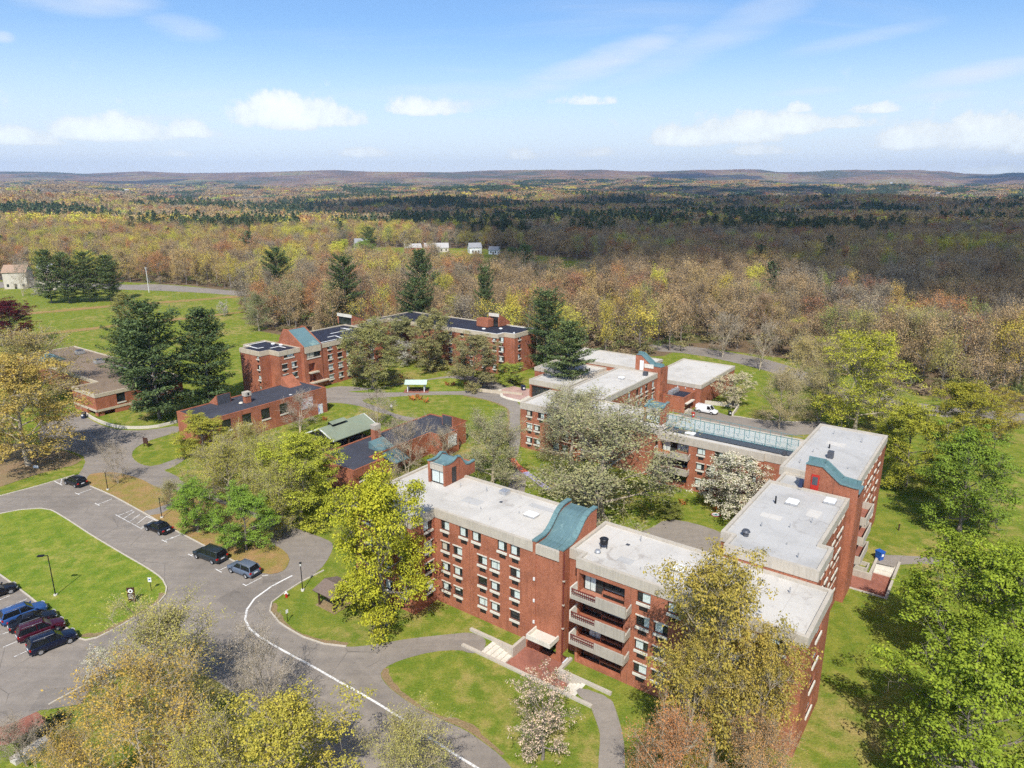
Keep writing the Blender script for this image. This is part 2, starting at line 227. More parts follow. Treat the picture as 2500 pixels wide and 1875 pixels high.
  ["bronze", [0.34, 0.28, 0.05], 95.22, 130.7, 10.44, 4.96, "bronze-yellow tree by the right car park"],
  ["bronze", [0.36, 0.36, 0.045], 69.3, 134.76, 20.98, 8.44, "tall airy yellow-green tree with forked trunk behind the service drive"],
  ["bud", [0.36, 0.3, 0.14], 55.05, 137.61, 13.3, 4.9, "sparse pale tree on the kerb of the service drive"],
  ["bud", [0.36, 0.31, 0.12], 64.51, 140.56, 12.56, 5.77, "sparse olive tree on the lawn beyond the service drive"],
  ["bud", [0.36, 0.33, 0.1], 74.93, 137.61, 12.34, 5.19, "sparse yellowish tree right of the forked tall tree"],
  ["spread", [0.28, 0.275, 0.135], 12.54, 94.25, 19.43, 11.79, "large spreading grey-green tree in the middle of the courtyard"],
  ["spread", [0.28, 0.275, 0.135], 10.78, 118.62, 14.75, 6.98, "grey-green tree against the three-storey courtyard wing"],
  ["spread", [0.28, 0.275, 0.135], -3.14, 107.47, 13.65, 5.86, "grey twiggy tree right of the banner wall of the low hall"],
  ["bare", [0.34, 0.26, 0.18], -17.7, 110.32, 11.93, 5.09, "sparse reddish-grey tree beside the teal sloping roof"],
  ["bare", [0.32, 0.28, 0.18], -12.62, 118.62, 7.49, 3.15, "small sparse grey tree in front of the low hall"],
  ["blossom", [0.6, 0.56, 0.44], 34.15, 98.06, 9.43, 5.92, "white-blossoming crabapple in the right courtyard"],
  ["blossom", [0.6, 0.52, 0.36], 49.89, 151.87, 8.11, 4.15, "cream-blossoming tree beside the flat-roofed gymnasium"],
  ["maple", [0.25, 0.245, 0.09], -34.53, 167.85, 16.74, 7.24, "olive round-crowned tree in front of the dark-roofed dormitory"],
  ["maple", [0.26, 0.245, 0.1], -22.21, 183.73, 16.49, 5.91, "olive tree behind the picnic shelter"],
  ["maple", [0.25, 0.225, 0.1], -9.87, 167.85, 13.32, 6.12, "grey-olive tree beside the back dormitory end wall"],
  ["maple", [0.24, 0.235, 0.1], -31.93, 198.59, 12.21, 6.38, "dull olive tree behind the olive courtyard trees"],
  ["bare", [0.36, 0.29, 0.2], 67.13, 185.22, 14.0, 4.97, "bare brown tree on the near side of the far driveway"],
  ["bare", [0.36, 0.29, 0.2], 61.41, 200.31, 13.92, 5.62, "bare brown tree behind the flat-roofed gymnasium"],
  ["bud", [0.44, 0.36, 0.12], 68.54, 162.98, 15.33, 5.51, "straw-coloured tree between the gymnasium and the far driveway"],
  ["bud", [0.42, 0.36, 0.12], 74.68, 159.11, 15.56, 4.95, "straw-coloured tree left of the tall forked tree"],
  ["blossom_thin", [0.5, 0.47, 0.42], -29.14, 190.36, 7.24, 4.1, "pale flowering tree between the two olive courtyard trees"],
  ["pine", [0.095, 0.135, 0.055], -75.63, 143.63, 25.0, 8.24, "broad dark pine left of the long low hall"],
  ["pine", [0.095, 0.135, 0.055], -68.09, 151.87, 22.36, 6.96, "tall dark pine behind the long low hall"],
  ["pine", [0.095, 0.135, 0.055], -89.97, 162.98, 18.08, 6.04, "dark pine at the left of the pine group"],
  ["pine", [0.095, 0.135, 0.055], 9.05, 185.22, 21.41, 5.93, "tall dark pine right of the back dormitory"],
  ["pine", [0.13, 0.17, 0.065], 13.62, 162.98, 17.53, 6.05, "lighter pine in front of the white-roofed entry hall"],
  ["pine", [0.095, 0.135, 0.055], -99.28, 299.74, 23.43, 7.05, "far round dark pine standing out of the brown woods"],
  ["pine", [0.095, 0.135, 0.055], -55.71, 233.87, 25.83, 6.47, "pointed dark pine behind the dark-roofed dormitory"],
  ["pine", [0.095, 0.135, 0.055], -33.75, 261.48, 25.73, 5.83, "upper dark pine of the pair behind the courtyard"],
  ["pine", [0.095, 0.135, 0.055], -30.4, 222.04, 20.49, 6.47, "lower dark pine of the pair behind the courtyard"],
  ["pine", [0.095, 0.135, 0.055], -8.64, 222.04, 23.66, 3.67, "slim dark pine left of the tall pine"],
  ["pine", [0.13, 0.17, 0.065], -196.98, 299.74, 22.47, 6.27, "leftmost pine of the meadow pine grove"],
  ["pine", [0.13, 0.17, 0.065], -189.45, 299.74, 21.51, 5.88, "second pine of the meadow pine grove"],
  ["pine", [0.13, 0.17, 0.065], -182.71, 303.52, 21.18, 6.75, "third pine of the meadow pine grove"],
  ["pine", [0.13, 0.17, 0.065], -175.09, 306.09, 19.58, 6.81, "rightmost pine of the meadow pine grove"],
  ["maple", [0.33, 0.32, 0.05], -57.09, 122.02, 7.67, 4.42, "yellow-olive tree at the left corner of the long low hall"],
  ["bud", [0.36, 0.34, 0.06], -44.0, 101.3, 11.17, 5.36, "airy yellow-green tree between the paths left of the cluster"],
  ["bud", [0.36, 0.35, 0.06], -39.12, 103.0, 11.69, 5.08, "airy yellow-green tree in the middle of the cluster"],
  ["maple", [0.33, 0.35, 0.045], -31.28, 94.99, 13.47, 5.92, "dense yellow-green tree beside the low hall wall"],
  ["bud", [0.34, 0.33, 0.06], -33.34, 92.79, 11.5, 4.96, "airy yellow-green tree at the front of the cluster"],
  ["maple", [0.19, 0.29, 0.045], -45.27, 92.08, 7.93, 3.17, "bright green tree left of a pair in the parking strip"],
  ["maple", [0.19, 0.29, 0.045], -36.41, 86.97, 8.82, 3.76, "bright green tree right of a pair in the parking strip"],
  ["bud", [0.26, 0.25, 0.08], -52.68, 99.98, 4.88, 2.28, "small olive shrubby tree in the parking strip"],
  ["bronze", [0.4, 0.3, 0.08], -86.51, 117.52, 20.0, 10.11, "large ochre-leaved oak with two trunks at the left edge"],
  ["bud", [0.38, 0.31, 0.09], -106.8, 151.87, 19.1, 11.3, "ochre budding tree behind the oak at the left edge"],
  ["maple", [0.1, 0.02, 0.025], -157.33, 217.21, 13.94, 7.23, "dark red maple at the left edge of the meadow"],
  ["bare", [0.26, 0.21, 0.17], -66.12, 109.35, 8.24, 2.46, "small bare tree at the end of the parking strip"],
  ["bare", [0.34, 0.29, 0.26], -42.95, 134.76, 8.5, 4.65, "bare grey tree in front of the banner on the long low hall"],
  ["bare", [0.34, 0.29, 0.24], -27.81, 137.61, 8.45, 4.26, "bare grey tree at the path junction by the pavilion"],
  ["blossom_thin", [0.6, 0.55, 0.5], -110.74, 268.37, 5.92, 2.49, "small white round tree on the meadow"],
  ["maple", [0.26, 0.25, 0.08], -134.25, 241.88, 12.95, 4.49, "light olive tree on the meadow edge behind the pines"],
  ["bud", [0.22, 0.26, 0.08], -80.01, 252.21, 16.75, 7.49, "tall olive-brown tree behind the left end of the back dormitory"],
  ["bud", [0.2, 0.24, 0.08], -87.36, 239.42, 14.41, 6.03, "greenish tree at the meadow edge behind the back dormitory"],
  ["maple", [0.28, 0.33, 0.06], -0.12, 171.25, 5.42, 3.96, "rounded bright green shrub beside the entry plaza"],
  ["maple", [0.2, 0.22, 0.05], 23.93, 96.5, 2.65, 1.8, "low green shrub beside the courtyard path"],
  ["bud", [0.34, 0.22, 0.12], 79.09, 220.64, 17.77, 5.86, "yellow-brown bare tree at the edge of the right woods"],
  ["maple", [0.42, 0.38, 0.04], 86.45, 235.43, 11.39, 5.0, "bright yellow tree in the right woods"],
  ["maple", [0.4, 0.42, 0.06], -106.36, 445.8, 16.27, 5.78, "bright yellow-green round tree far beyond the woods"],
  ["bud", [0.36, 0.34, 0.1], 113.64, 185.22, 17.72, 8.68, "tall pale tree on the right woodland edge"],
  ["bud", [0.36, 0.27, 0.12], 106.9, 190.36, 17.52, 7.63, "tan tree on the right woodland edge"],
  ["maple", [0.22, 0.3, 0.06], -91.83, 445.8, 15.7, 6.36, "dark green roadside tree beside the far farm"],
  ["bud", [0.4, 0.33, 0.14], -71.97, 489.81, 14.07, 5.07, "pale round tree left of the far farm buildings"],
  ["maple", [0.1, 0.17, 0.06], 6.97, 445.8, 12.87, 8.68, "green tree in the shaded field right of the far farm"],
  ["maple", [0.1, 0.17, 0.06], -0.3, 453.98, 10.78, 5.3, "smaller green tree in the shaded field right of the far farm"],
  ["bud", [0.4, 0.33, 0.16], -57.89, 506.41, 11.31, 4.59, "pale bare tree in front of the far barn"],
  ["bare", [0.4, 0.34, 0.26], -222.54, 319.6, 16.68, 4.6, "bare tree in front of the pale houses at the left edge"],
  ["blossom_thin", [0.6, 0.55, 0.5], -215.16, 319.6, 8.4, 2.94, "small white-flowering tree in front of the pale houses at the left edge"],
  ["pine", [0.13, 0.17, 0.065], -97.44, 489.81, 21.79, 5.69, "tall pine left of the far farm"],
 ],
}


# ------------------------------------------------------------------ campus frame
TH = rad(-36.0)
UX, UY = math.cos(TH), math.sin(TH)
def W(u, v, z=0.0):
    """campus grid (u along the front, v into the block) -> world"""
    return Vector((u * UX - v * UY, u * UY + v * UX, z))
def to_uv(x, y): return (x * UX + y * UY, -x * UY + y * UX)

# ------------------------------------------------------------------ objects and mesh builder
def link(o, parent=None):
    COL.objects.link(o)
    if parent is not None: o.parent = parent
    return o
def tag(o, label=None, cat=None, group=None, kind=None):
    if label: o['label'] = label
    if cat: o['category'] = cat
    if group: o['group'] = group
    if kind: o['kind'] = kind
    return o
def empty(name, loc=(0, 0, 0), rz=0.0, label=None, cat=None, group=None):
    o = bpy.data.objects.new(name, None); o.empty_display_size = 0.5
    link(o); o.location = loc; o.rotation_euler = (0, 0, rz)
    return tag(o, label, cat, group)
class MB:
    def __init__(self): self.v = []; self.f = []; self.mi = []; self.sm = []
    def add(self, vs, fs, mi=0, smooth=False):
        b = len(self.v); self.v.extend([tuple(p) for p in vs])
        for f in fs: self.f.append([b + i for i in f]); self.mi.append(mi); self.sm.append(smooth)
        return self
    def box(self, x0, x1, y0, y1, z0, z1, mi=0):
        return self.add([(x0,y0,z0),(x1,y0,z0),(x1,y1,z0),(x0,y1,z0),(x0,y0,z1),(x1,y0,z1),(x1,y1,z1),(x0,y1,z1)],
                 [(3,2,1,0),(4,5,6,7),(0,1,5,4),(1,2,6,5),(2,3,7,6),(3,0,4,7)], mi)
    def quad(self, a, b, c, d, mi=0): return self.add([a, b, c, d], [(0,1,2,3)], mi)
    def prism(self, pts, z0, z1, mi=0, bottom=True):
        n = len(pts); vs = [(p[0], p[1], z0) for p in pts] + [(p[0], p[1], z1) for p in pts]
        fs = [(i, (i+1) % n, n + (i+1) % n, n + i) for i in range(n)] + [tuple(range(n, 2*n))]
        if bottom: fs.append(tuple(reversed(range(n))))
        return self.add(vs, fs, mi)
    def side_prism(self, prof, x0, x1, mi=0, axis='x'):
        """profile in (y,z) swept from x0 to x1 (axis x), or in (x,z) swept along y"""
        n = len(prof)
        if axis == 'x': vs = [(x0, a, b) for a, b in prof] + [(x1, a, b) for a, b in prof]
        else: vs = [(a, x0, b) for a, b in prof] + [(a, x1, b) for a, b in prof]
        fs = [(i, (i+1) % n, n + (i+1) % n, n + i) for i in range(n)] + [tuple(range(n, 2*n)), tuple(reversed(range(n)))]
        return self.add(vs, fs, mi)
    def bar(self, p, q, w, h=None, mi=0):
        p, q = Vector(p), Vector(q); h = h or w; d = (q - p)
        if d.length < 1e-6: return self
        d.normalize(); up = Vector((0,0,1)) if abs(d.z) < .95 else Vector((0,1,0))
        s = d.cross(up).normalized() * (w/2); t = s.cross(d).normalized() * (h/2)
        vs = [p+s+t, p+s-t, p-s-t, p-s+t, q+s+t, q+s-t, q-s-t, q-s+t]
        return self.add(vs, [(0,1,2,3),(7,6,5,4),(0,4,5,1),(1,5,6,2),(2,6,7,3),(3,7,4,0)], mi)
    def tube(self, p, q, r0, r1=None, n=8, mi=0, cap=True):
        p, q = Vector(p), Vector(q); r1 = r0 if r1 is None else r1
        d = (q - p).normalized(); up = Vector((0,0,1)) if abs(d.z) < .9 else Vector((1,0,0))
        s = d.cross(up).normalized(); t = s.cross(d)
        vs = []
        for c, r in ((p, r0), (q, r1)):
            for i in range(n):
                a = 2*math.pi*i/n; vs.append(c + s*math.cos(a)*r + t*math.sin(a)*r)
        self.add(vs, [(i, (i+1) % n, n+(i+1) % n, n+i) for i in range(n)], mi, True)
        if cap: self.add(vs[:n], [tuple(reversed(range(n)))], mi); self.add(vs[n:], [tuple(range(n))], mi)
        return self
    def mesh(self, name, mats):
        me = bpy.data.meshes.new(name); me.from_pydata(self.v, [], self.f); me.update()
        for m in (mats if isinstance(mats, (list, tuple)) else [mats]): me.materials.append(m)
        me.polygons.foreach_set('material_index', self.mi); me.polygons.foreach_set('use_smooth', self.sm)
        return me
    def build(self, name, mats, parent=None, loc=None, rz=None):
        o = bpy.data.objects.new(name, self.mesh(name, mats)); link(o, parent)
        if loc is not None: o.location = loc
        if rz is not None: o.rotation_euler = (0, 0, rz)
        return o
def inst(name, me, parent=None, loc=(0,0,0), rz=0.0, scale=None):
    o = bpy.data.objects.new(name, me); link(o, parent); o.location = loc; o.rotation_euler = (0, 0, rz)
    if scale is not None: o.scale = scale
    return o
def copy_tree(o, parent=None):
    c = o.copy(); COL.objects.link(c); c.parent = parent
    for ch in list(o.children): copy_tree(ch, c)
    return c

# ------------------------------------------------------------------ materials
MATS = {}
def mat(name, fn):
    m = bpy.data.materials.new(name); m.use_nodes = True
    t = NT(m.node_tree); bs = t.n('ShaderNodeBsdfPrincipled'); out = t.n('ShaderNodeOutputMaterial')
    t.t.links.new(bs.outputs[0], out.inputs[0])
    fn(t, bs, out); MATS[name] = m; return m
def coords(t, kind='Object'): return t.n('ShaderNodeTexCoord').outputs[kind]
def wpos(t): return t.n('ShaderNodeNewGeometry').outputs['Position']
def bump(t, bs, h, strength=.3, dist=.05):
    b = t.n('ShaderNodeBump'); t.put(b.inputs['Height'], h); b.inputs['Strength'].default_value = strength; b.inputs['Distance'].default_value = dist
    t.t.links.new(b.outputs[0], bs.inputs['Normal'])
def plain(name, c, rough=.7, metal=0.0, var=.18, scale=3.0, spec=.3):
    def fn(t, bs, out):
        n = t.noise(coords(t), scale, 5, .6)
        lo = tuple(x * (1 - var) for x in c); hi = tuple(min(1, x * (1 + var)) for x in c)
        t.put(bs.inputs['Base Color'], t.ramp(n, [(.3, lo), (.7, hi)]))
        bs.inputs['Roughness'].default_value = rough; bs.inputs['Metallic'].default_value = metal
        bs.inputs['Specular IOR Level'].default_value = spec
    return mat(name, fn)
def m_brick(name, a, b):
    def fn(t, bs, out):
        co = coords(t)
        bk = t.n('ShaderNodeTexBrick'); mp = t.n('ShaderNodeMapping'); t.put(mp.inputs[0], co)
        sep = t.n('ShaderNodeSeparateXYZ'); t.put(sep.inputs[0], co)
        cb = t.n('ShaderNodeCombineXYZ'); t.put(cb.inputs[0], t.m('ADD', sep.outputs[0], sep.outputs[1])); t.put(cb.inputs[1], sep.outputs[2])
        t.put(bk.inputs['Vector'], cb.outputs[0]); bk.inputs['Scale'].default_value = 1.0
        bk.inputs['Brick Width'].default_value = .21; bk.inputs['Row Height'].default_value = .072; bk.inputs['Mortar Size'].default_value = .006
        bk.inputs['Color1'].default_value = (*a, 1); bk.inputs['Color2'].default_value = (*b, 1); bk.inputs['Mortar'].default_value = (a[0]*.9+.08, a[1]*.9+.09, a[2]*.9+.08, 1)
        n1 = t.noise(co, .35, 5, .6); n2 = t.noise(co, 2.2, 4, .6)
        c = t.mix(.40, bk.outputs[0], t.ramp(n2, [(.3, b), (.7, a)]))
        c = t.mix(1.0, c, t.ramp(n1, [(.28, (.68,.69,.72)), (.5, (.98,.98,.98)), (.74, (1.2,1.22,1.24))]), 'MULTIPLY')
        mv = t.n('ShaderNodeMapping'); t.put(mv.inputs[0], co); mv.inputs['Scale'].default_value = (2.2, 2.2, .12); sv = t.noise(mv.outputs[0], 1.0, 5, .65)
        c = t.mix(1.0, c, t.ramp(sv, [(.28, (.70,.70,.72)), (.46, (1,1,1)), (.72, (1.0,1.0,1.0)), (.85, (1.18,1.22,1.25))]), 'MULTIPLY')
        jt = t.m('LESS_THAN', t.m('ABSOLUTE', t.m('SUBTRACT', t.m('FRACT', t.m('DIVIDE', t.m('ADD', sep.outputs[0], sep.outputs[1]), 6.7)), .5)), .0042)
        c = t.mix(t.m('MULTIPLY', jt, .6), c, (.12,.07,.05)); hb = t.noise(co, 6.0, 3, .6); c = t.mix(1.0, c, t.ramp(hb, [(.3,(.84,.84,.84)),(.7,(1.15,1.15,1.15))]), 'MULTIPLY')
        t.put(bs.inputs['Base Color'], c); bs.inputs['Roughness'].default_value = .9; bs.inputs['Specular IOR Level'].default_value = .15
        bump(t, bs, bk.outputs[1], .35, .01)
    return mat(name, fn)
def m_concrete(name, c):
    def fn(t, bs, out):
        co = coords(t); mp = t.n('ShaderNodeMapping'); t.put(mp.inputs[0], co); mp.inputs['Scale'].default_value = (5, 5, .35)
        st = t.noise(mp.outputs[0], 1.0, 6, .65); n = t.noise(co, .8, 5, .6)
        k = t.ramp(st, [(.28, tuple(x*.62 for x in c)), (.5, c), (.8, tuple(min(.9, x*1.12) for x in c))])
        t.put(bs.inputs['Base Color'], t.mix(.5, k, t.ramp(n, [(.3, tuple(x*.78 for x in c)), (.7, tuple(min(.9, x*1.12) for x in c))])))
        bs.inputs['Roughness'].default_value = .9; bs.inputs['Specular IOR Level'].default_value = .2
    return mat(name, fn)
def m_roof(name, c, stain, seam=0.0, dark=.75):
    def fn(t, bs, out):
        co = coords(t); n = t.noise(co, .16, 6, .6, .6); n2 = t.noise(co, 1.4, 6, .65); n3 = t.noise(co, .45, 7, .7, 1.2)
        k = t.ramp(n, [(.30, tuple(x*dark for x in c)), (.52, c), (.75, tuple(min(.92, x*1.06) for x in c))])
        k = t.mix(t.m('MULTIPLY', t.smooth(n3, .56, .72), .6), k, stain)
        k = t.mix(t.m('MULTIPLY', t.smooth(n2, .56, .75), .22), k, stain)
        vo = t.n('ShaderNodeTexVoronoi'); t.put(vo.inputs['Vector'], co); vo.inputs['Scale'].default_value = .085; dv = t.m('ADD', vo.outputs['Distance'], t.m('MULTIPLY', t.m('SUBTRACT', n2, .5), .16))
        rg = t.m('MULTIPLY', t.m('SUBTRACT', 1.0, t.smooth(t.m('ABSOLUTE', t.m('SUBTRACT', dv, .17)), .0, .030)), t.smooth(n3, .42, .55))
        k = t.mix(t.m('MULTIPLY', rg, .55), k, stain); k = t.mix(t.m('MULTIPLY', t.m('SUBTRACT', 1.0, t.smooth(dv, .10, .17)), .16), k, stain)
        if seam:
            sp = t.n('ShaderNodeSeparateXYZ'); t.put(sp.inputs[0], co)
            w = t.m('ABSOLUTE', t.m('SUBTRACT', t.m('FRACT', t.m('DIVIDE', sp.outputs[0], seam)), .5))
            k = t.mix(t.m('MULTIPLY', t.m('SUBTRACT', 1.0, t.smooth(w, .0, .018)), .35), k, stain)
        t.put(bs.inputs['Base Color'], k); bs.inputs['Roughness'].default_value = .8; bs.inputs['Specular IOR Level'].default_value = .2
        bump(t, bs, n2, .15, .03)
    return mat(name, fn)
def m_grass(name, g1, g2, dry, dryness):
    def fn(t, bs, out):
        p = wpos(t); n1 = t.noise(p, .055, 6, .62, .5); n2 = t.noise(p, .5, 6, .68); n3 = t.noise(p, 5.0, 4, .7)
        mp = t.n('ShaderNodeMapping'); t.put(mp.inputs[0], p); mp.inputs['Rotation'].default_value = (0,0,rad(33)); mp.inputs['Scale'].default_value = (.7, .06, 1)
        st = t.noise(mp.outputs[0], 1.0, 4, .6)
        k = t.mix(t.smooth(n2, .36, .66), g1, g2)
        k = t.mix(t.m('MULTIPLY', t.smooth(st, .42, .62), .35), k, g2)
        k = t.mix(t.m('MULTIPLY', t.smooth(t.m('ADD', t.m('MULTIPLY', n1, .6), t.m('MULTIPLY', n2, .4)), dryness, dryness + .16), .8), k, dry)
        k = t.mix(1.0, k, t.ramp(n3, [(.25, (.62,.64,.6)), (.75, (1.32,1.3,1.25))]), 'MULTIPLY')
        t.put(bs.inputs['Base Color'], k); bs.inputs['Roughness'].default_value = .95; bs.inputs['Specular IOR Level'].default_value = .1
        bump(t, bs, n3, .8, .12)
    return mat(name, fn)
GRASS1, GRASS2, DRY = (.145, .205, .026), (.26, .272, .048), (.41, .305, .125)
M_GRASS = m_grass('grass', GRASS1, GRASS2, DRY, .50)
M_LAWN = m_grass('mown_lawn', (.140, .222, .022), (.26, .295, .044), (.42, .345, .11), .50)
M_DIRT = m_grass('dry_grass', (.27, .23, .06), (.34, .235, .09), (.40, .24, .12), .43)
M_SOIL = m_grass('bare_soil', (.24, .19, .10), (.33, .23, .13), (.30, .20, .12), .45)
def _ground(t, bs, out):
    p = wpos(t)
    n1 = t.noise(p, .055, 6, .62, .5); n2 = t.noise(p, .5, 6, .68); n3 = t.noise(p, 5.0, 4, .7); nf = t.noise(p, .02, 5, .6)
    k = t.mix(t.smooth(n2, .36, .66), GRASS1, GRASS2)
    k = t.mix(t.m('MULTIPLY', t.smooth(t.m('ADD', t.m('MULTIPLY', n1, .6), t.m('MULTIPLY', n2, .4)), .49, .66), .85), k, DRY)
    at = t.n('ShaderNodeAttribute', attribute_name='woodland')
    nw = t.m('ADD', at.outputs['Fac'], t.m('MULTIPLY', t.m('SUBTRACT', n2, .5), .5))
    lit = t.mix(t.smooth(n2, .3, .7), (.15, .105, .065), (.24, .17, .11))
    lit = t.mix(t.smooth(n1, .52, .66), lit, (.13, .15, .05))
    k = t.mix(t.smooth(nw, .35, .65), k, lit)
    # the far wooded slopes: crowns too small to tell apart
    far = t.n('ShaderNodeAttribute', attribute_name='slopes')
    f1 = t.noise(p, .0022, 7, .62, .4); f2 = t.noise(p, .030, 5, .75); f3 = t.noise(p, .0007, 4, .6)
    fc = t.ramp(f1, [(.32, (.07,.095,.035)), (.44, (.20,.125,.065)), (.54, (.30,.175,.09)), (.62, (.34,.255,.10)), (.72, (.12,.16,.055))])
    fc = t.mix(t.m('MULTIPLY', t.smooth(f3, .50, .60), .8), fc, (.085, .105, .05))
    fc = t.mix(1.0, fc, t.ramp(f2, [(.32, (.5,.52,.55)), (.68, (1.4,1.36,1.3))]), 'MULTIPLY')
    k = t.mix(far.outputs['Fac'], k, fc)
    k = t.mix(t.m('MULTIPLY', t.m('SUBTRACT', 1.0, far.outputs['Fac']), 1.0), k, t.mix(1.0, k, t.ramp(n3, [(.25, (.62,.64,.6)), (.75, (1.32,1.3,1.25))]), 'MULTIPLY'))
    t.put(bs.inputs['Base Color'], k); bs.inputs['Roughness'].default_value = .95; bs.inputs['Specular IOR Level'].default_value = .05
    bump(t, bs, n3, .8, .12)
M_GROUND = mat('ground', _ground)
def _asphalt(c, name):
    def fn(t, bs, out):
        p = wpos(t); n1 = t.noise(p, .12, 6, .62, .8); n2 = t.noise(p, 1.1, 6, .7); n3 = t.noise(p, 14, 2, .5)
        mp = t.n('ShaderNodeMapping'); t.put(mp.inputs[0], p); mp.inputs['Rotation'].default_value = (0, 0, rad(36)); mp.inputs['Scale'].default_value = (.06, .8, 1)
        st = t.noise(mp.outputs[0], 1.0, 5, .6)
        k = t.ramp(n1, [(.28, tuple(x*.80 for x in c)), (.5, c), (.75, tuple(x*1.14 for x in c))])
        k = t.mix(1.0, k, t.ramp(st, [(.3, (.86,.86,.88)), (.7, (1.08,1.07,1.06))]), 'MULTIPLY')
        k = t.mix(1.0, k, t.ramp(n2, [(.3, (.88,.88,.88)), (.7, (1.1,1.09,1.08))]), 'MULTIPLY')
        k = t.mix(1.0, k, t.ramp(n3, [(.3, (.9,.9,.9)), (.7, (1.1,1.1,1.1))]), 'MULTIPLY')
        v = t.n('ShaderNodeTexVoronoi', feature='DISTANCE_TO_EDGE'); t.put(v.inputs['Vector'], p); v.inputs['Scale'].default_value = .16
        cr = t.m('MULTIPLY', t.m('SUBTRACT', 1.0, t.smooth(v.outputs['Distance'], .0, .012)), t.smooth(n1, .45, .6))
        k = t.mix(t.m('MULTIPLY', cr, .7), k, tuple(x*.42 for x in c)); ol = t.noise(p, .8, 3, .5); k = t.mix(t.m('MULTIPLY', t.smooth(ol, .66, .76), .45), k, tuple(x*.5 for x in c))
        t.put(bs.inputs['Base Color'], k); bs.inputs['Roughness'].default_value = .92; bs.inputs['Specular IOR Level'].default_value = .2
        bump(t, bs, n3, .3, .01)
    return mat(name, fn)
M_ASPHALT = _asphalt((.285, .250, .212), 'worn_asphalt')
M_PATH = _asphalt((.300, .266, .228), 'path_asphalt')
def _paint(t, bs, out):
    p = wpos(t); n = t.noise(p, 3.0, 6, .7); n2 = t.noise(p, .3, 4, .6); f = t.smooth(t.m('ADD', t.m('MULTIPLY', n, .7), t.m('MULTIPLY', n2, .4)), .42, .56)
    t.put(bs.inputs['Base Color'], t.mix(f, (.34,.32,.30), (.80,.78,.74))); bs.inputs['Roughness'].default_value = .85
M_PAINT = mat('road_paint', _paint)
M_KERB = m_concrete('kerb_stone', (.56, .50, .41))
M_BRICK = m_brick('red_brick', (.43, .158, .086), (.33, .108, .058))
M_PAVER = m_brick('brick_paving', (.36, .15, .105), (.30, .115, .08))
M_CONC = m_concrete('concrete', (.52, .465, .385))
M_PINK = m_brick('pink_paving', (.50, .33, .28), (.44, .285, .24))
M_CONC2 = m_concrete('weathered_concrete', (.44, .395, .33))
M_SILL = m_concrete('cast_stone', (.70, .655, .56))
M_WHITE_ROOF = m_roof('white_membrane', (.60, .568, .515), (.31, .27, .235), 3.1, .82)
M_GREY_ROOF = m_roof('grey_membrane', (.50, .487, .462), (.33, .31, .29), 2.4, .80)
M_DARK_ROOF = m_roof('dark_membrane', (.032, .034, .052), (.075, .075, .09), 2.0)
M_SLATE_ROOF = m_roof('slate_membrane', (.062, .064, .080), (.12, .12, .135), 2.2)
M_BROWN_ROOF = m_roof('gravel_roof', (.25, .185, .13), (.34, .27, .20), 0)
M_TEAL = m_roof('teal_metal', (.125, .215, .235), (.34, .46, .40), .45)
M_TEAL_TRIM = plain('teal_trim', (.16, .27, .275), .55, .2)
M_GREEN_METAL = m_roof('green_metal', (.25, .285, .205), (.15, .25, .20), .4)
M_MINT = plain('mint_metal', (.50, .62, .52), .5)
M_FRAME = plain('bronze_frame', (.045, .04, .038), .5)
M_BLACK = plain('black_metal', (.018, .018, .02), .45)
M_DARKWOOD = plain('dark_wood', (.075, .045, .03), .8)
M_REDRAIL = plain('maroon_rail', (.16, .035, .03), .6)
M_WHITE = plain('white_paint', (.78, .78, .76), .5, var=.08)
M_GALV = plain('galvanised', (.50, .50, .50), .45, .5)
M_GRILLE = plain('grille', (.022, .018, .016), .7)
M_LOUVRE = plain('louvre', (.10, .105, .12), .5, .3)
M_TEALRAIL = plain('teal_rail', (.12, .30, .31), .5, .2)
M_GLASSC = plain('curtain', (.62, .70, .66), .35, var=.12, scale=6, spec=.6)
M_BLIND = plain('cream_blind', (.55, .52, .42), .4, var=.12, scale=6, spec=.6)
def _glass(t, bs, out):
    n = t.noise(coords(t), .7, 3)
    t.put(bs.inputs['Base Color'], t.ramp(n, [(.35, (.012,.015,.016)), (.7, (.05,.06,.058))]))
    bs.inputs['Roughness'].default_value = .06; bs.inputs['Specular IOR Level'].default_value = .6
M_GLASS = mat('window_glass', _glass)
M_ORANGE = plain('orange_plastic', (.50, .19, .05), .5)
M_BLUE = plain('blue_plastic', (.02, .10, .42), .4)
M_RED = plain('red_paint', (.45, .03, .02), .45)
M_BROWNSIGN = plain('brown_sign', (.07, .03, .022), .5)
M_HEDGE = plain('dark_hedge', (.02, .022, .014), .9)
M_STONE = m_concrete('pale_stone', (.62, .56, .47))
M_TAN = m_concrete('tan_wall', (.56, .48, .36))
M_NAVY = plain('navy_tarp', (.02, .03, .07), .5)
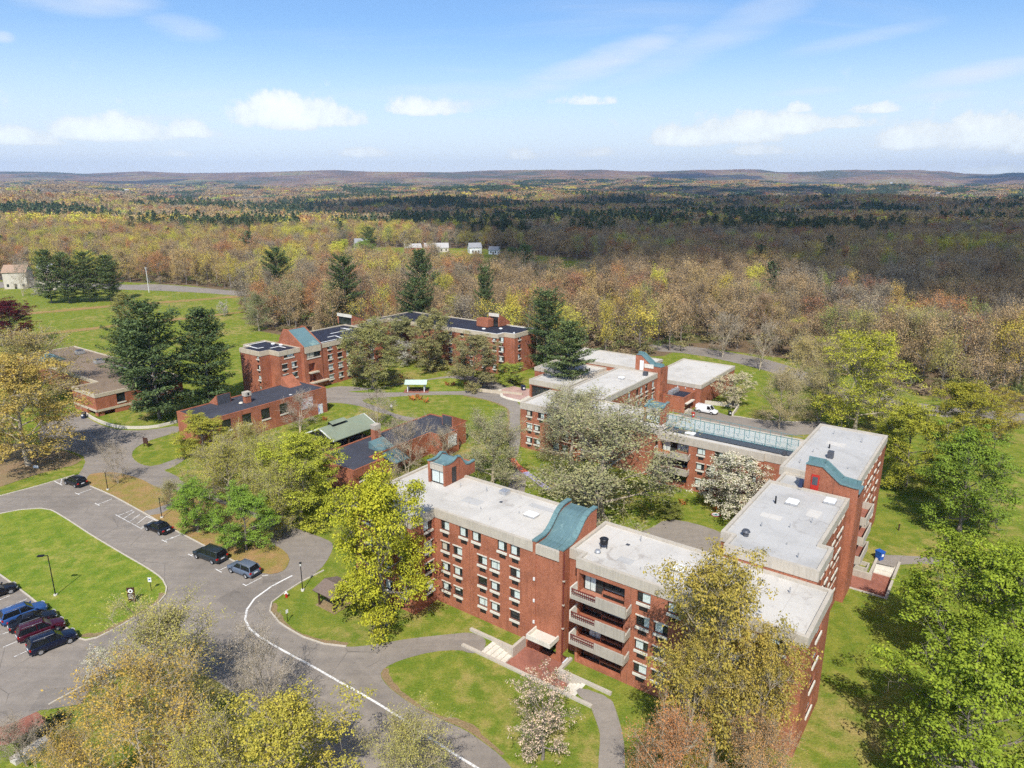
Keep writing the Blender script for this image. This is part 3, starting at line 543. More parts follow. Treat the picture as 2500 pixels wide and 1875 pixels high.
# ------------------------------------------------------------------ terrain
HILL = [(-6200,196),(-4900,190),(-4300,176),(-3800,178),(-3300,190),(-2700,186),(-2200,198),(-1700,188),(-1100,178),(-600,176),(-200,196),(200,200),(600,226),(1000,214),(1500,188),(2000,214),(2500,212),(2900,186),(3400,210),(4200,200),(5200,188),(7000,180)]
HX = [a for a, b in HILL]; HZ = [b for a, b in HILL]
def sstep(a, b, x): t = np.clip((x - a) / (b - a), 0, 1); return t * t * (3 - 2 * t)
def terrain(x, y):
    x = np.asarray(x, float); y = np.asarray(y, float)
    r = np.hypot(x, y)
    roll = 1.7*(7*np.sin(x*.0031+1.3)*np.cos(y*.0023+.4) + 5*np.sin(x*.0067+y*.0041+2.) + 4*np.sin(y*.0090-x*.002)+ 3*np.sin(x*.013+.7)*np.sin(y*.011)) * sstep(600, 2000, r)
    knoll = 34*np.exp(-(((x+1500)/700)**2 + ((y-2950)/420)**2)) + 24*np.exp(-(((x-900)/800)**2 + ((y-3600)/380)**2)) + 30*np.exp(-(((x+350)/500)**2+((y-2750)/300)**2)) + 26*np.exp(-(((x-2300)/900)**2+((y-3300)/420)**2))
    hill = np.interp(x * 8000.0 / np.maximum(y, 4000.0), HX, HZ)
    ridge = (.22*sstep(2500, 5200, y) + .78*sstep(4600, 7900, y)**1.3) * (hill + 6 + 22*np.sin(x*.0011+y*.0004) *(1-sstep(6800,7900,y))) * (1 + .035*np.sin(x*.004) * np.sin(y*.003+1)) 
    fore = 34*sstep(3600, 4600, y)*(1-sstep(5200, 6600, y))*(.5+.5*np.sin(x*.0016+.5))
    rel = (np.sin(x*.0052+1.1*np.sin(y*.0031))*np.sin(y*.0047+.9*np.sin(x*.0023)) + .6*np.sin(x*.0113+y*.0061+.4) + .4*np.sin(x*.021-y*.013)) * 11 * sstep(3600, 5600, y)*(1-.45*sstep(7000,7900,y))
    return roll + knoll * sstep(1500, 2200, r) + ridge + fore + rel
CLEARING = [(-420,-300),(-420,380),(-267,372),(-195,367),(-158,353),(-122,328),(-104,268),(-84,238),(-62,222),(-40,212),(-10,206),(12,202),(30,196),(46,205),(60,214),(73,205),(86,188),(94,170),(104,152),(120,148),(140,150),(150,120),(150,-300)]
FIELDS = [[(-105,432),(-70,410),(-25,392),(10,362),(34,350),(52,372),(58,430),(46,480),(10,530),(-30,575),(-125,590),(-140,545)],
          [(-640,1500),(-420,1480),(-400,1600),(-640,1620)], [(250,380),(275,380),(275,396),(250,396)]]
def inside(poly, x, y):
    x = np.asarray(x, float); y = np.asarray(y, float); r = np.zeros(x.shape, bool); n = len(poly)
    for i in range(n):
        x0, y0 = poly[i]; x1, y1 = poly[(i+1) % n]
        c = ((y0 > y) != (y1 > y)) & (x < (x1-x0)*(y-y0)/((y1-y0) if y1 != y0 else 1e-9)+x0); r ^= c
    return r
def woodland(x, y):
    w = ~inside(CLEARING, x, y)
    for f in FIELDS: w &= ~inside(f, x, y)
    return w
HOLES = [(-41.0,-29.2,50.3,52.9), (-38.3,-32.4,52.9,55.3), (-12.5,-7.6,87.4,92.0), (-10.0,-7.6,92.0,97.0)]
def build_ground():
    def axis(lo, hi, c0, c1, step, extra):
        a = list(np.arange(c0, c1+.1, step)); s = step; p = c1
        while p < hi: s *= 1.09; p += s; a.append(p)
        s = step; p = c0
        while p > lo: s *= 1.09; p -= s; a.append(p)
        a = [q for q in a if all(abs(q-e) > .6 for e in extra)] + list(extra)
        return np.array(sorted(a))
    eu = sorted({h[i] for h in HOLES for i in (0,1)}); ev = sorted({h[i] for h in HOLES for i in (2,3)})
    us = axis(-16000, 9000, -230, 60, 5, eu); vs = axis(-2500, 16000, -20, 260, 5, ev)
    G = np.array(np.meshgrid(us, vs, indexing='ij')); nu, nv = len(us), len(vs)
    x = G[0]*UX - G[1]*UY; y = G[0]*UY + G[1]*UX; z = terrain(x, y)
    me = bpy.data.meshes.new('ground'); V = np.stack([x, y, z], -1).reshape(-1, 3)
    F = []
    for i in range(nu-1):
        for j in range(nv-1):
            cu, cv = (us[i]+us[i+1])/2, (vs[j]+vs[j+1])/2
            if any(h[0] < cu < h[1] and h[2] < cv < h[3] for h in HOLES): continue
            F.append((i*nv+j, (i+1)*nv+j, (i+1)*nv+j+1, i*nv+j+1))
    me.from_pydata(V.tolist(), [], F)
    wl = woodland(x, y).astype(np.float32).reshape(-1); sl = sstep(2600, 4200, np.hypot(x, y)).astype(np.float32).reshape(-1)
    for nme, arr in (('woodland', wl), ('slopes', sl)):
        at = me.attributes.new(nme, 'FLOAT', 'POINT'); at.data.foreach_set('value', arr)
    me.polygons.foreach_set('use_smooth', [True]*len(me.polygons))
    me.materials.append(M_GROUND)
    o = bpy.data.objects.new('ground', me); link(o); tag(o, kind='structure')
build_ground()

def smooth_poly(pts, it=1):
    for _ in range(it):
        q = []
        for i in range(len(pts)):
            a, b = pts[i], pts[(i+1) % len(pts)]
            q.append((a[0]*.75+b[0]*.25, a[1]*.75+b[1]*.25)); q.append((a[0]*.25+b[0]*.75, a[1]*.25+b[1]*.75))
        pts = q
    return pts
def sheet(name, pts, z, m, smooth=1):
    pts = smooth_poly(pts, smooth)
    me = bpy.data.meshes.new(name)
    from mathutils.geometry import tessellate_polygon
    tris = tessellate_polygon([[Vector((p[0], p[1], 0)) for p in pts]])
    me.from_pydata([(p[0], p[1], z) for p in pts], [], [tuple(t) for t in tris]); me.update()
    me.materials.append(m); bm = bmesh.new(); bm.from_mesh(me); bmesh.ops.recalc_face_normals(bm, faces=bm.faces)
    for f in bm.faces:
        if f.normal.z < 0: f.normal_flip()
    bm.to_mesh(me); bm.free()
    o = bpy.data.objects.new(name, me); link(o); return tag(o, kind='structure')
sheet('road', SITE['road'], .020, M_ASPHALT)
sheet('lawn', SITE['island'], .060, M_LAWN)
sheet('planting_strip', SITE['strip'], .060, M_DIRT)
sheet('footpath', SITE['strip_path'], .070, M_PATH, 0)
sheet('footpath', SITE['court'], .016, M_PATH)
sheet('lawn', SITE['court_lawn_n'], .040, M_LAWN)
sheet('footpath', SITE['court_path_s'], .024, M_PATH)
sheet('service_drive', SITE['service'], .014, M_ASPHALT, 0)
sheet('driveway', SITE['far_drive'], .018, M_ASPHALT)
sheet('footpath', SITE['right_path'], .022, M_PATH, 0)
sheet('footpath', SITE['front_path'], .026, M_PATH, 1)
sheet('driveway', SITE['meadow_road'], .030, M_PATH)
sheet('footpath', SITE['meadow_path1'], .030, M_DIRT)
sheet('footpath', SITE['meadow_path2'], .030, M_DIRT)
sheet('leaf_litter', SITE['dirt_left'], .034, M_SOIL)
sheet('brick_patio', SITE['patio_bl'], .05, M_PAVER, 0)
for dx, dy, s_ in ((0, 0, 1.0),):
    pass
def ribbon(pts, w, z, name, m, dens=1.5, wob=0.0):
    P = [Vector((p[0], p[1], 0)) for p in pts]
    # Catmull-Rom resample
    Q = []
    for i in range(len(P)-1):
        p0, p1, p2, p3 = P[max(i-1,0)], P[i], P[i+1], P[min(i+2, len(P)-1)]
        n = max(1, int((p2-p1).length/dens)) if len(P) > 2 else 1
        for k in range(n):
            t = k/n; Q.append(.5*((2*p1)+(p2-p0)*t+(2*p0-5*p1+4*p2-p3)*t*t+(3*p1-p0-3*p2+p3)*t**3))
    Q.append(P[-1]); L, Rr = [], []
    for i, q in enumerate(Q):
        d = (Q[min(i+1,len(Q)-1)]-Q[max(i-1,0)]).normalized(); s = Vector((-d.y, d.x, 0))
        L.append(q+s*w/2); Rr.append(q-s*w/2)
    return L, Rr
def kerb(pts, w=.17, h=.13):
    L, Rr = ribbon(pts, w, 0, '', None); mb = MB(); n = len(L)
    vs = []
    for i in range(n): vs += [(L[i].x,L[i].y,0),(L[i].x,L[i].y,h),(Rr[i].x,Rr[i].y,h),(Rr[i].x,Rr[i].y,0)]
    fs = []
    for i in range(n-1):
        a = i*4; fs += [(a,a+1,a+5,a+4),(a+1,a+2,a+6,a+5),(a+2,a+3,a+7,a+6)]
    fs += [(0,1,2,3),(n*4-1,n*4-2,n*4-3,n*4-4)]
    mb.add(vs, fs); return tag(mb.build('kerb', M_KERB), kind='structure')
for k in SITE['kerbs']: kerb(k)
def line(pts, w=.11, z=.03):
    L, Rr = ribbon(pts, w, z, '', None); mb = MB(); n = len(L)
    mb.add([(p.x,p.y,z) for p in L]+[(p.x,p.y,z) for p in Rr], [(n+i,n+i+1,i+1,i) for i in range(n-1)])
    return tag(mb.build('painted_line', M_PAINT), kind='structure')
PATCH = _asphalt((.245,.216,.185), 'asphalt_patch')
for (px_, py_, pw, ph, pa_) in ((-33.0,74.5,5.0,2.6,-.6),(-27.0,66.0,3.2,2.0,.4),(-58.0,96.0,6.0,2.4,-.65),(-44.0,58.0,4.5,3.0,.2),(-18.0,56.5,6.5,1.6,-.55),(-64.0,104.0,4.0,2.2,.1),(-30.5,79.5,2.2,1.4,.3)):
    ca_, sa_ = math.cos(pa_), math.sin(pa_)
    sheet('asphalt_patch', [(px_+(a_*pw/2)*ca_-(b_*ph/2)*sa_, py_+(a_*pw/2)*sa_+(b_*ph/2)*ca_) for a_, b_ in ((-1,-1),(-.3,-1.08),(1,-.95),(1.05,.2),(.95,1),(-1,1.05))], .025, PATCH, 0)
_we = random.Random(5)
def worn_edge(pts, side, w0=.25, w1=.9, z=.012, m=M_SOIL):
    L, Rr = ribbon(pts, .02, 0, '', None, .6); n = len(L); vs, fs = [], []
    for i in range(n):
        d = (Rr[i]-L[i]).normalized()*side; ww = w0+(w1-w0)*(.5+.5*math.sin(i*.45+_we.uniform(-.5,.5)))*_we.uniform(.45,1.0); c_ = (L[i]+Rr[i])/2 + d*.08; e_ = c_ + d*ww; vs += [(c_.x,c_.y,z),(e_.x,e_.y,z)]
    fs = [(2*i,2*i+1,2*i+3,2*i+2) for i in range(n-1)]
    mb = MB(); mb.add(vs, fs); o = mb.build('worn_verge', m); return tag(o, kind='structure')
for l in SITE['worn']: worn_edge(l[1:], l[0][0], z=l[0][1])
for l in SITE['edge_line']: line(l, .24)
for l in SITE['stalls'] + SITE['lot_lines']: line(l, .11)
for i, l in enumerate(SITE['tees']): line(l, .13, .036)
for i, l in enumerate(SITE['hatch']): line(l, .11, .030 + .0012*i)

# ------------------------------------------------------------------ building kit
def m_paint_noise(name, cols, scale, seed=0.0):
    def fn(t, bs, out):
        co = t.n('ShaderNodeMapping'); t.put(co.inputs[0], coords(t)); co.inputs['Location'].default_value = (seed, seed*.7, seed*.3)
        n = t.noise(co.outputs[0], scale, 4, .6, .8)
        t.put(bs.inputs['Base Color'], t.ramp(n, cols)); bs.inputs['Roughness'].default_value = .6
        for nd in t.t.nodes:
            if nd.type == 'VALTORGB': nd.color_ramp.interpolation = 'CONSTANT'
    return mat(name, fn)
WIN = {}
def window_meshes(w, h, var):
    key = (round(w,2), round(h,2), var)
    if key in WIN: return WIN[key]
    fr = MB(); d0, d1, b = .17, .23, .055
    fr.box(0, b, d0, d1, 0, h); fr.box(w-b, w, d0, d1, 0, h); fr.box(b, w-b, d0, d1, 0, b); fr.box(b, w-b, d0, d1, h-b, h)
    nm = 1 if w < 2.2 else int(w/1.1)
    for i in range(1, nm+1):
        x = w*i/(nm+1) if nm > 1 else w*(.36 if var % 2 else .62)
        fr.box(x-.025, x+.025, d0, d1, b, h-b)
    pa = MB(); pa.quad((b,.215,b),(w-b,.215,b),(w-b,.215,h-b),(b,.215,h-b))
    cu = None
    if var != 6:
        r = [(.03,.60),(.36,.97),(.03,.97),(.42,.97),(.03,.55),(.58,.97),None,(.03,.97),(.03,.60)][var]
        cu = MB(); n = 8
        a, c = b + (w-2*b)*r[0], b + (w-2*b)*r[1]
        vs = []
        for i in range(n+1):
            x = a + (c-a)*i/n; y = .203 + (.006 if i % 2 else -.006); vs += [(x, y, b+.01 if var < 6 else b+(h-2*b)*.52), (x, y, h-b-.01)]
        cu.add(vs, [(2*i, 2*i+2, 2*i+3, 2*i+1) for i in range(n)])
    g = (fr.mesh('window', M_FRAME), pa.mesh('pane', M_GLASS), cu.mesh('curtain', M_GLASSC if var not in (4, 7) else M_BLIND) if cu else None)
    WIN[key] = g; return g
ROT = {'F': 0.0, 'R': math.pi/2, 'L': -math.pi/2, 'B': math.pi}
class Building:
    def __init__(s, u0, v0, name, label, seed=1):
        s.o = empty(name, W(u0, v0, 0), TH, label, 'building'); s.u0, s.v0 = u0, v0; s.r = random.Random(seed); s.boxes = {}
    def L(s, u, v, z=0): return (u-s.u0, v-s.v0, z)
    def pt(s, face, c, a, d, z):
        return s.L(*{'F': (a, c+d), 'B': (a, c-d), 'R': (c-d, a), 'L': (c+d, a)}[face], z)
    def part(s, name, mb, m): return mb.build(name, m, s.o)
    def ubox(s, name, u0, u1, v0, v1, z0, z1, m):
        return MB().box(u0-s.u0, u1-s.u0, v0-s.v0, v1-s.v0, z0, z1).build(name, m, s.o)
    def shared_box(s, name, dims, loc, m, rz=0.0):
        key = (name, dims, m.name)
        if key not in SHARED: SHARED[key] = MB().box(*dims).mesh(name, m)
        return inst(name, SHARED[key], s.o, loc, rz)
    def wall(s, mb, face, c, a0, a1, z0, z1, holes, depth=.25):
        A = sorted({a0, a1, *[h[0] for h in holes], *[h[1] for h in holes]}); Z = sorted({z0, z1, *[h[2] for h in holes], *[h[3] for h in holes]})
        p = lambda a, d, z: s.pt(face, c, a, d, z)
        for i in range(len(A)-1):
            for j in range(len(Z)-1):
                ca, cz = (A[i]+A[i+1])/2, (Z[j]+Z[j+1])/2
                if any(h[0] < ca < h[1] and h[2] < cz < h[3] for h in holes): continue
                mb.quad(p(A[i],0,Z[j]), p(A[i+1],0,Z[j]), p(A[i+1],0,Z[j+1]), p(A[i],0,Z[j+1]))
        for h in holes:
            b0, b1, y0, y1 = h[:4]; dd = h[4] if len(h) > 4 else depth
            mb.quad(p(b0,0,y0),p(b0,dd,y0),p(b0,dd,y1),p(b0,0,y1)); mb.quad(p(b1,0,y0),p(b1,dd,y0),p(b1,dd,y1),p(b1,0,y1))
            mb.quad(p(b0,0,y0),p(b1,0,y0),p(b1,dd,y0),p(b0,dd,y0)); mb.quad(p(b0,0,y1),p(b1,0,y1),p(b1,dd,y1),p(b0,dd,y1))
            if dd > .3: mb.quad(p(b0,dd,y0),p(b1,dd,y0),p(b1,dd,y1),p(b0,dd,y1))
    def window(s, face, c, a0, w, z0, h, sill=True, lintel=False, grille=True, var=None, inset=0.0):
        var = s.r.choice([0,1,0,1,3,2,5,4,6,0,1,3,8,2,6]) if var is None else var
        fr, pa, cu = window_meshes(w, h, var)
        a = a0 if face in 'FR' else a0 + w
        o = inst('window', fr, s.o, s.pt(face, c, a, inset, z0), ROT[face])
        inst('pane', pa, o)
        if cu: inst('curtain', cu, o)
        if sill: s.shared_box('sill', (-.02, w+.02, -.12, .10, -.27, .0), s.pt(face, c, a, 0, z0), M_SILL, ROT[face])
        if lintel: s.shared_box('lintel', (-.04, w+.04, -.06, .10, .0, .15), s.pt(face, c, a, 0, z0+h), M_SILL, ROT[face])
        if grille:
            g = s.r.uniform(.12, .35) if w > 1.2 else .1
            s.shared_box('grille', (.30, .30+min(.88, w*.64), -.03, .05, -.80, -.40), s.pt(face, c, a, 0, z0), M_GRILLE, ROT[face])
    def block(s, poly, z0, z1, wins=(), holes=(), fascia=1.1, roof=M_WHITE_ROOF, brick=M_BRICK, fmat=None, lip=.24, over=.08, skip=(), wname='brick_wall'):
        """poly: CCW (u,v) outline with axis-aligned edges; wins: (face,c,a0,w,zs,h[,flags])"""
        n = len(poly); mb = MB(); allw = []
        for wdef in wins: allw.append((wdef[0], wdef[1], wdef[2], wdef[2]+wdef[3], wdef[4], wdef[4]+wdef[5]))
        allw += [tuple(h) for h in holes]
        nrm = []
        for i in range(n):
            (ua, va), (ub, vb) = poly[i], poly[(i+1) % n]
            du, dv = ub-ua, vb-va
            if abs(du) > abs(dv): face, c, a0, a1 = ('F' if du > 0 else 'B'), va, min(ua,ub), max(ua,ub); nrm.append((0, -1 if du > 0 else 1))
            else: face, c, a0, a1 = ('R' if dv > 0 else 'L'), ua, min(va,vb), max(va,vb); nrm.append((1 if dv > 0 else -1, 0))
            if i in skip: continue
            hs = [(h[2], h[3], h[4], h[5], *(h[6:7])) for h in allw if h[0] == face and abs(h[1]-c) < .3 and h[2] >= a0-.01 and h[3] <= a1+.01]
            s.wall(mb, face, c, a0, a1, z0, z1-.05, hs)
        s.part(wname, mb, brick)
        def off(d): 
            out = []
            for i in range(n):
                n0, n1 = nrm[i-1], nrm[i]; out.append((poly[i][0]-s.u0 + (n0[0]+n1[0])*d if n0 != n1 else poly[i][0]-s.u0+n0[0]*d, poly[i][1]-s.v0 + (n0[1]+n1[1])*d if n0 != n1 else poly[i][1]-s.v0+n0[1]*d))
            return out
        O, I = off(over), off(-.28)
        fb = MB(); zf = z1 - fascia
        for i in range(n):
            j = (i+1) % n
            q = lambda P, k, z: (P[k][0], P[k][1], z)
            if fascia: fb.quad(q(O,i,zf), q(O,j,zf), q(O,j,z1), q(O,i,z1)); fb.quad(q(O,i,zf), q(O,j,zf), q(I,j,zf), q(I,i,zf))
            else: fb.quad(q(O,i,z1-.12), q(O,j,z1-.12), q(O,j,z1), q(O,i,z1))
            fb.quad(q(O,i,z1), q(O,j,z1), q(I,j,z1), q(I,i,z1)); fb.quad(q(I,i,z1), q(I,j,z1), q(I,j,z1-lip-.05), q(I,i,z1-lip-.05))
        s.part('fascia' if fascia else 'coping', fb, fmat or M_CONC)
        rb = MB(); rb.add([(p[0], p[1], z1-lip) for p in I], [tuple(range(n))]); s.part('roof', rb, roof)
        for wdef in wins:
            s.window(*wdef[:6], **(wdef[6] if len(wdef) > 6 else {}))
    def skylight(s, u, v, z, w=1.3, d=1.3, h=.32, m=None):
        o = s.shared_box('skylight', (-w/2, w/2, -d/2, d/2, 0, h*.6), s.L(u, v, z-.10), M_GALV)
        k = ('dome', w, d, h)
        if k not in SHARED:
            mb = MB(); a = .86
            mb.add([(-w/2,-d/2,h*.6),(w/2,-d/2,h*.6),(w/2,d/2,h*.6),(-w/2,d/2,h*.6),(-w/2*a,-d/2*a,h),(w/2*a,-d/2*a,h),(w/2*a,d/2*a,h),(-w/2*a,d/2*a,h)], [(0,1,5,4),(1,2,6,5),(2,3,7,6),(3,0,4,7),(4,5,6,7)])
            SHARED[k] = mb.mesh('dome', M_WHITE)
        inst('dome', SHARED[k], o)
    def vent(s, u, v, z, r=.16, h=.8, cap=True, m=None):
        mb = MB(); mb.tube((0,0,0),(0,0,h), r, r*.9, 10)
        if cap: mb.tube((0,0,h-.06),(0,0,h+.14), r*1.55, r*1.1, 10)
        mb.build('vent', m or M_GALV, s.o, s.L(u, v, z-.12))
SHARED = {}
def rect(u0, u1, v0, v1): return [(u0,v0),(u1,v0),(u1,v1),(u0,v1)]
NOG = dict(grille=False); LIN = dict(lintel=True)

# ------------------------------------------------------------------ front dormitory (left block, tower, right block)
b = Building(-36, 55.2, 'dormitory_building', 'four-storey red brick dormitory with white flat roof and curved teal tower, nearest the road', 3)
ROWS = [9.70, 7.07, 4.44, 1.80]
wins = []
for c in (-50.4, -47.6, -45.75, -42.15, -40.43): wins.append(('F', 55.25, c, 1.34, ROWS[0], 1.2))
for r in ROWS[1:]:
    for c in (-50.4, -48.55, -44.95, -43.15, -40.43): wins.append(('F', 55.25, c, 1.34, r, 1.15, LIN))
for r in ROWS: wins.append(('L', -52.4, 56.2, 1.4, r, 1.2, LIN))
b.block([(-51.3,55.25),(-37.45,55.25),(-37.45,64.9),(-54.4,64.9),(-54.4,65.6),(-60.8,65.6),(-60.8,57.6),(-52.4,57.6),(-52.4,54.4),(-51.3,54.4)][:2] + [(-37.45,64.9),(-61.0,64.9),(-61.0,51.4),(-51.3,51.4)], -1.2, 12.1, wins + [('F',51.4,c,1.4,r,1.2,LIN) for c in (-53.6,-56.2,-59.2) for r in ROWS] + [('R',-51.3,53.35,1.55,r,1.2,LIN) for r in ROWS], roof=M_WHITE_ROOF)
# right block with the balcony bay
bal_holes = [('F', 55.2, -31.7, -26.6, z, z+2.15, 1.25) for z in (8.35, 5.72, 3.09)] + [('F', 55.2, -31.7, -26.6, .35, 2.4, 1.25)]
wins = []
for i, r in enumerate(ROWS):
    for c in ((-25.3, -23.4) if i else (-25.3, -22.2)): wins.append(('F', 55.2, c, 1.42, r-.02, 1.15, {} if i == 0 else LIN))
    for c in (-19.6, -16.6, -14.7): wins.append(('F', 55.2, c, 1.42, r-.02, 1.15, {} if i == 0 else LIN))
    wins.append(('F', 55.2, -13.1, 1.75, r-.02, 1.25, NOG))
    wins.append(('R', -9.85, 58.6, 2.1, r, 1.15, NOG))
b.block([(-33.6,56.5),(-32.0,56.5),(-32.0,55.2),(-9.85,55.2),(-9.85,64.0),(-33.6,64.0)], -1.2, 12.1, wins, bal_holes)
# tower between the blocks: two profile walls, curved teal roof between
PROF = [(55.1,12.35),(56.9,12.35),(57.7,12.6),(58.4,13.1),(59.2,13.85),(59.8,14.25),(60.6,14.5),(62.0,14.5)]
for nm, u0_, u1_ in (('tower_wall', -37.35, -36.95), ('tower_wall', -34.05, -33.65)):
    prof = [(v-b.v0, z) for v, z in PROF]; prof = [(prof[0][0], -1.1)] + prof + [(prof[-1][0], -1.1)]
    MB().side_prism(prof, u0_-b.u0, u1_-b.u0).build(nm, M_BRICK, b.o)
    cp = MB()
    for (va, za), (vb, zb) in zip(PROF[:-1], PROF[1:]):
        cp.bar((( u0_+u1_)/2-b.u0, va-b.v0-.03, za+.06), ((u0_+u1_)/2-b.u0, vb-b.v0+.03, zb+.06), .56, .16)
    cp.build('tower_coping', M_TEAL_TRIM, b.o)
tr_ = MB()
for (va, za), (vb, zb) in zip(PROF[:-1], PROF[1:]): tr_.quad((-36.95-b.u0, va-b.v0, za-.35), (-34.05-b.u0, va-b.v0, za-.35), (-34.05-b.u0, vb-b.v0, zb-.35), (-36.95-b.u0, vb-b.v0, zb-.35))
tr_.build('tower_roof', M_TEAL, b.o)
tw = MB(); b.wall(tw, 'F', 55.18, -36.95, -34.05, -1.1, 12.0, [(-36.4,-34.3,-.85,1.25,.9)]); b.wall(tw, 'B', 61.9, -36.95, -34.05, 11, 14.15, []); tw.build('tower_wall', M_BRICK, b.o)
b.ubox('tower_lintel', -36.95, -34.05, 55.04, 55.4, 11.0, 12.08, M_CONC)
b.ubox('entrance_door', -36.35, -34.35, 55.95, 56.02, -.85, 1.2, M_GLASS)
for u in (-36.38, -35.4, -34.38): b.ubox('door_frame', u, u+.07, 55.88, 55.95, -.85, 1.22, M_FRAME)
for u in (-37.1, ): pass
cn = MB(); cn.box(-36.9-b.u0, -33.9-b.u0, 53.3-b.v0, 55.15-b.v0, 1.75, 1.95); cn.box(-36.9-b.u0, -33.9-b.u0, 53.3-b.v0, 53.45-b.v0, 1.95, 2.3); cn.box(-36.9-b.u0,-36.75-b.u0,53.45-b.v0,55.15-b.v0,1.95,2.3); cn.box(-34.05-b.u0,-33.9-b.u0,53.45-b.v0,55.15-b.v0,1.95,2.3)
cn.build('entrance_canopy', M_SILL, b.o)
for z in (2.6, 5.2, 7.8): b.ubox('wall_lamp', -37.2, -37.0, 54.98, 55.09, z, z+.35, M_WHITE)
dp = MB(); dp.tube((-33.55-b.u0, 55.25-b.v0, -.9), (-33.55-b.u0, 55.25-b.v0, 12.1), .06, n=6); dp.build('downpipe', M_REDRAIL, b.o)
for z in (3.2, 6.0, 8.8): b.ubox('pipe_bracket', -33.65, -33.42, 55.15, 55.35, z, z+.12, M_CONC)
# glazing of the balcony bay
for k, z in enumerate((8.35, 5.72, 3.09, .35)):
    top = 2.1
    b.window('F', 56.45, -31.6, 2.2, z, top, sill=False, grille=False, var=[0,6,1,6][k], inset=-.55)
    b.window('F', 56.45, -29.3, 2.6, z+.85, top-.85, sill=True, grille=False, var=6, inset=-.55)
    b.ubox('spandrel', -29.35, -26.62, 55.72, 55.98, z-.1, z+.60, M_BRICK)
    b.ubox('grille', -29.2, -26.9, 55.68, 55.73, z+.12, z+.42, M_GRILLE)
def balcony(b, u0, u1, vf, vb, zb, split, rail=M_REDRAIL, left_rail=True):
    """slab, solid concrete front on one half, slatted rail on the other, end walls"""
    o = b.ubox('balcony', u0, u1, vf, vb, zb, zb+.22, M_CONC2)
    def sub(nm, mb, m): mb.build(nm, m, o)
    lu = lambda u: u-b.u0; lv = lambda v: v-b.v0
    sub('balcony_front', MB().box(lu(split), lu(u1)-.05, lv(vf)-.02, lv(vf)+.14, zb+.02, zb+1.18), M_CONC2)
    sub('balcony_end', MB().box(lu(u0)-.02, lu(u0)+.12, lv(vf)+.02, lv(vb), zb+.02, zb+1.25), M_SILL)
    sub('balcony_end', MB().side_prism([(lv(vf)+.15,zb+.24),(lv(vb)-.1,zb+.24),(lv(vb)-.1,zb+1.0),(lv(vf)+.15,zb+.7)], lu(u1)-.10, lu(u1)+.03), M_CONC2)
    sub('kerb_band', MB().box(lu(u0)+.13, lu(split)-.02, lv(vf)-.01, lv(vf)+.12, zb+.22, zb+.45), M_CONC2)
    sub('handrail', MB().box(lu(u0)+.13, lu(split)-.02, lv(vf), lv(vf)+.10, zb+1.06, zb+1.16), rail)
    sub('handrail', MB().box(lu(u0)+.13, lu(split)-.02, lv(vf)+.02, lv(vf)+.08, zb+.78, zb+.84), rail)
    n = int((split-u0)/.24)
    for i in range(n):
        u = u0+.2+i*(split-u0-.25)/max(1,n-1)
        sub('baluster', MB().box(lu(u)-.025, lu(u)+.025, lv(vf)+.03, lv(vf)+.07, zb+.45, zb+1.06), rail)
for z in (8.22, 5.59, 2.96): balcony(b, -31.95, -25.75, 53.85, 55.15, z, -29.05)
for k in range(6):
    u_ = -36.7 + k*.48; sm_ = MB()
    for (va, za), (vb, zb) in zip(PROF[:-1], PROF[1:]): sm_.bar((u_-b.u0, va-b.v0, za-.33), (u_-b.u0, vb-b.v0, zb-.33), .035, .05)
    sm_.build('roof_seam', M_TEAL_TRIM, b.o)
for u_, v_, h_ in ((-47.0,58.5,.35),(-49.5,62.8,.5),(-44.5,57.0,.25),(-39.2,63.5,.4),(-28.5,62.4,.5),(-26.0,57.2,.3),(-19.5,58.0,.4),(-13.0,61.5,.5),(-15.5,57.0,.3)): b.vent(u_, v_, 11.98, .055, h_, h_ > .4)
for u_, v_ in ((-46.5,61.3),(-29.5,60.8),(-18.0,61.0)): b.ubox('roof_drain', u_, u_+.4, v_, v_+.4, 11.87, 11.885, M_LOUVRE)
for u_, v_, w_, d_ in ((-50.5,59.0,2.6,1.4),(-43.2,62.6,3.4,.9),(-21.5,62.2,2.2,1.3),(-28.8,57.4,1.6,1.1)): b.ubox('roof_patch', u_, u_+w_, v_, v_+d_, 11.865, 11.874, M_GREY_ROOF)
b.ubox('roof_hatch', -47.9, -46.9, 63.2, 64.2, 11.86, 12.3, M_GALV)
# rooftop
b.skylight(-41.3, 60.6, 11.98, 1.5, 1.1, .35); b.skylight(-23.0, 59.4, 11.98, 1.3, 1.2, .35)
fan = MB(); fan.tube((0,0,.55),(0,0,1.05),.42,.42,14); fan.tube((0,0,1.05),(0,0,1.12),.48,.42,14)
for k in range(3):
    a = k*2.1; fan.bar((.36*math.cos(a),.36*math.sin(a),.02),(.33*math.cos(a),.33*math.sin(a),.6),.07)
fan.build('roof_fan', M_BLACK, b.o, b.L(-31.0, 58.9, 11.86)); b.vent(-31.0, 57.6, 11.98, .22, .25); b.vent(-42.8, 60.3, 11.98, .06, .3, False); b.vent(-53.0,62.0,11.98,.06,.5,False)
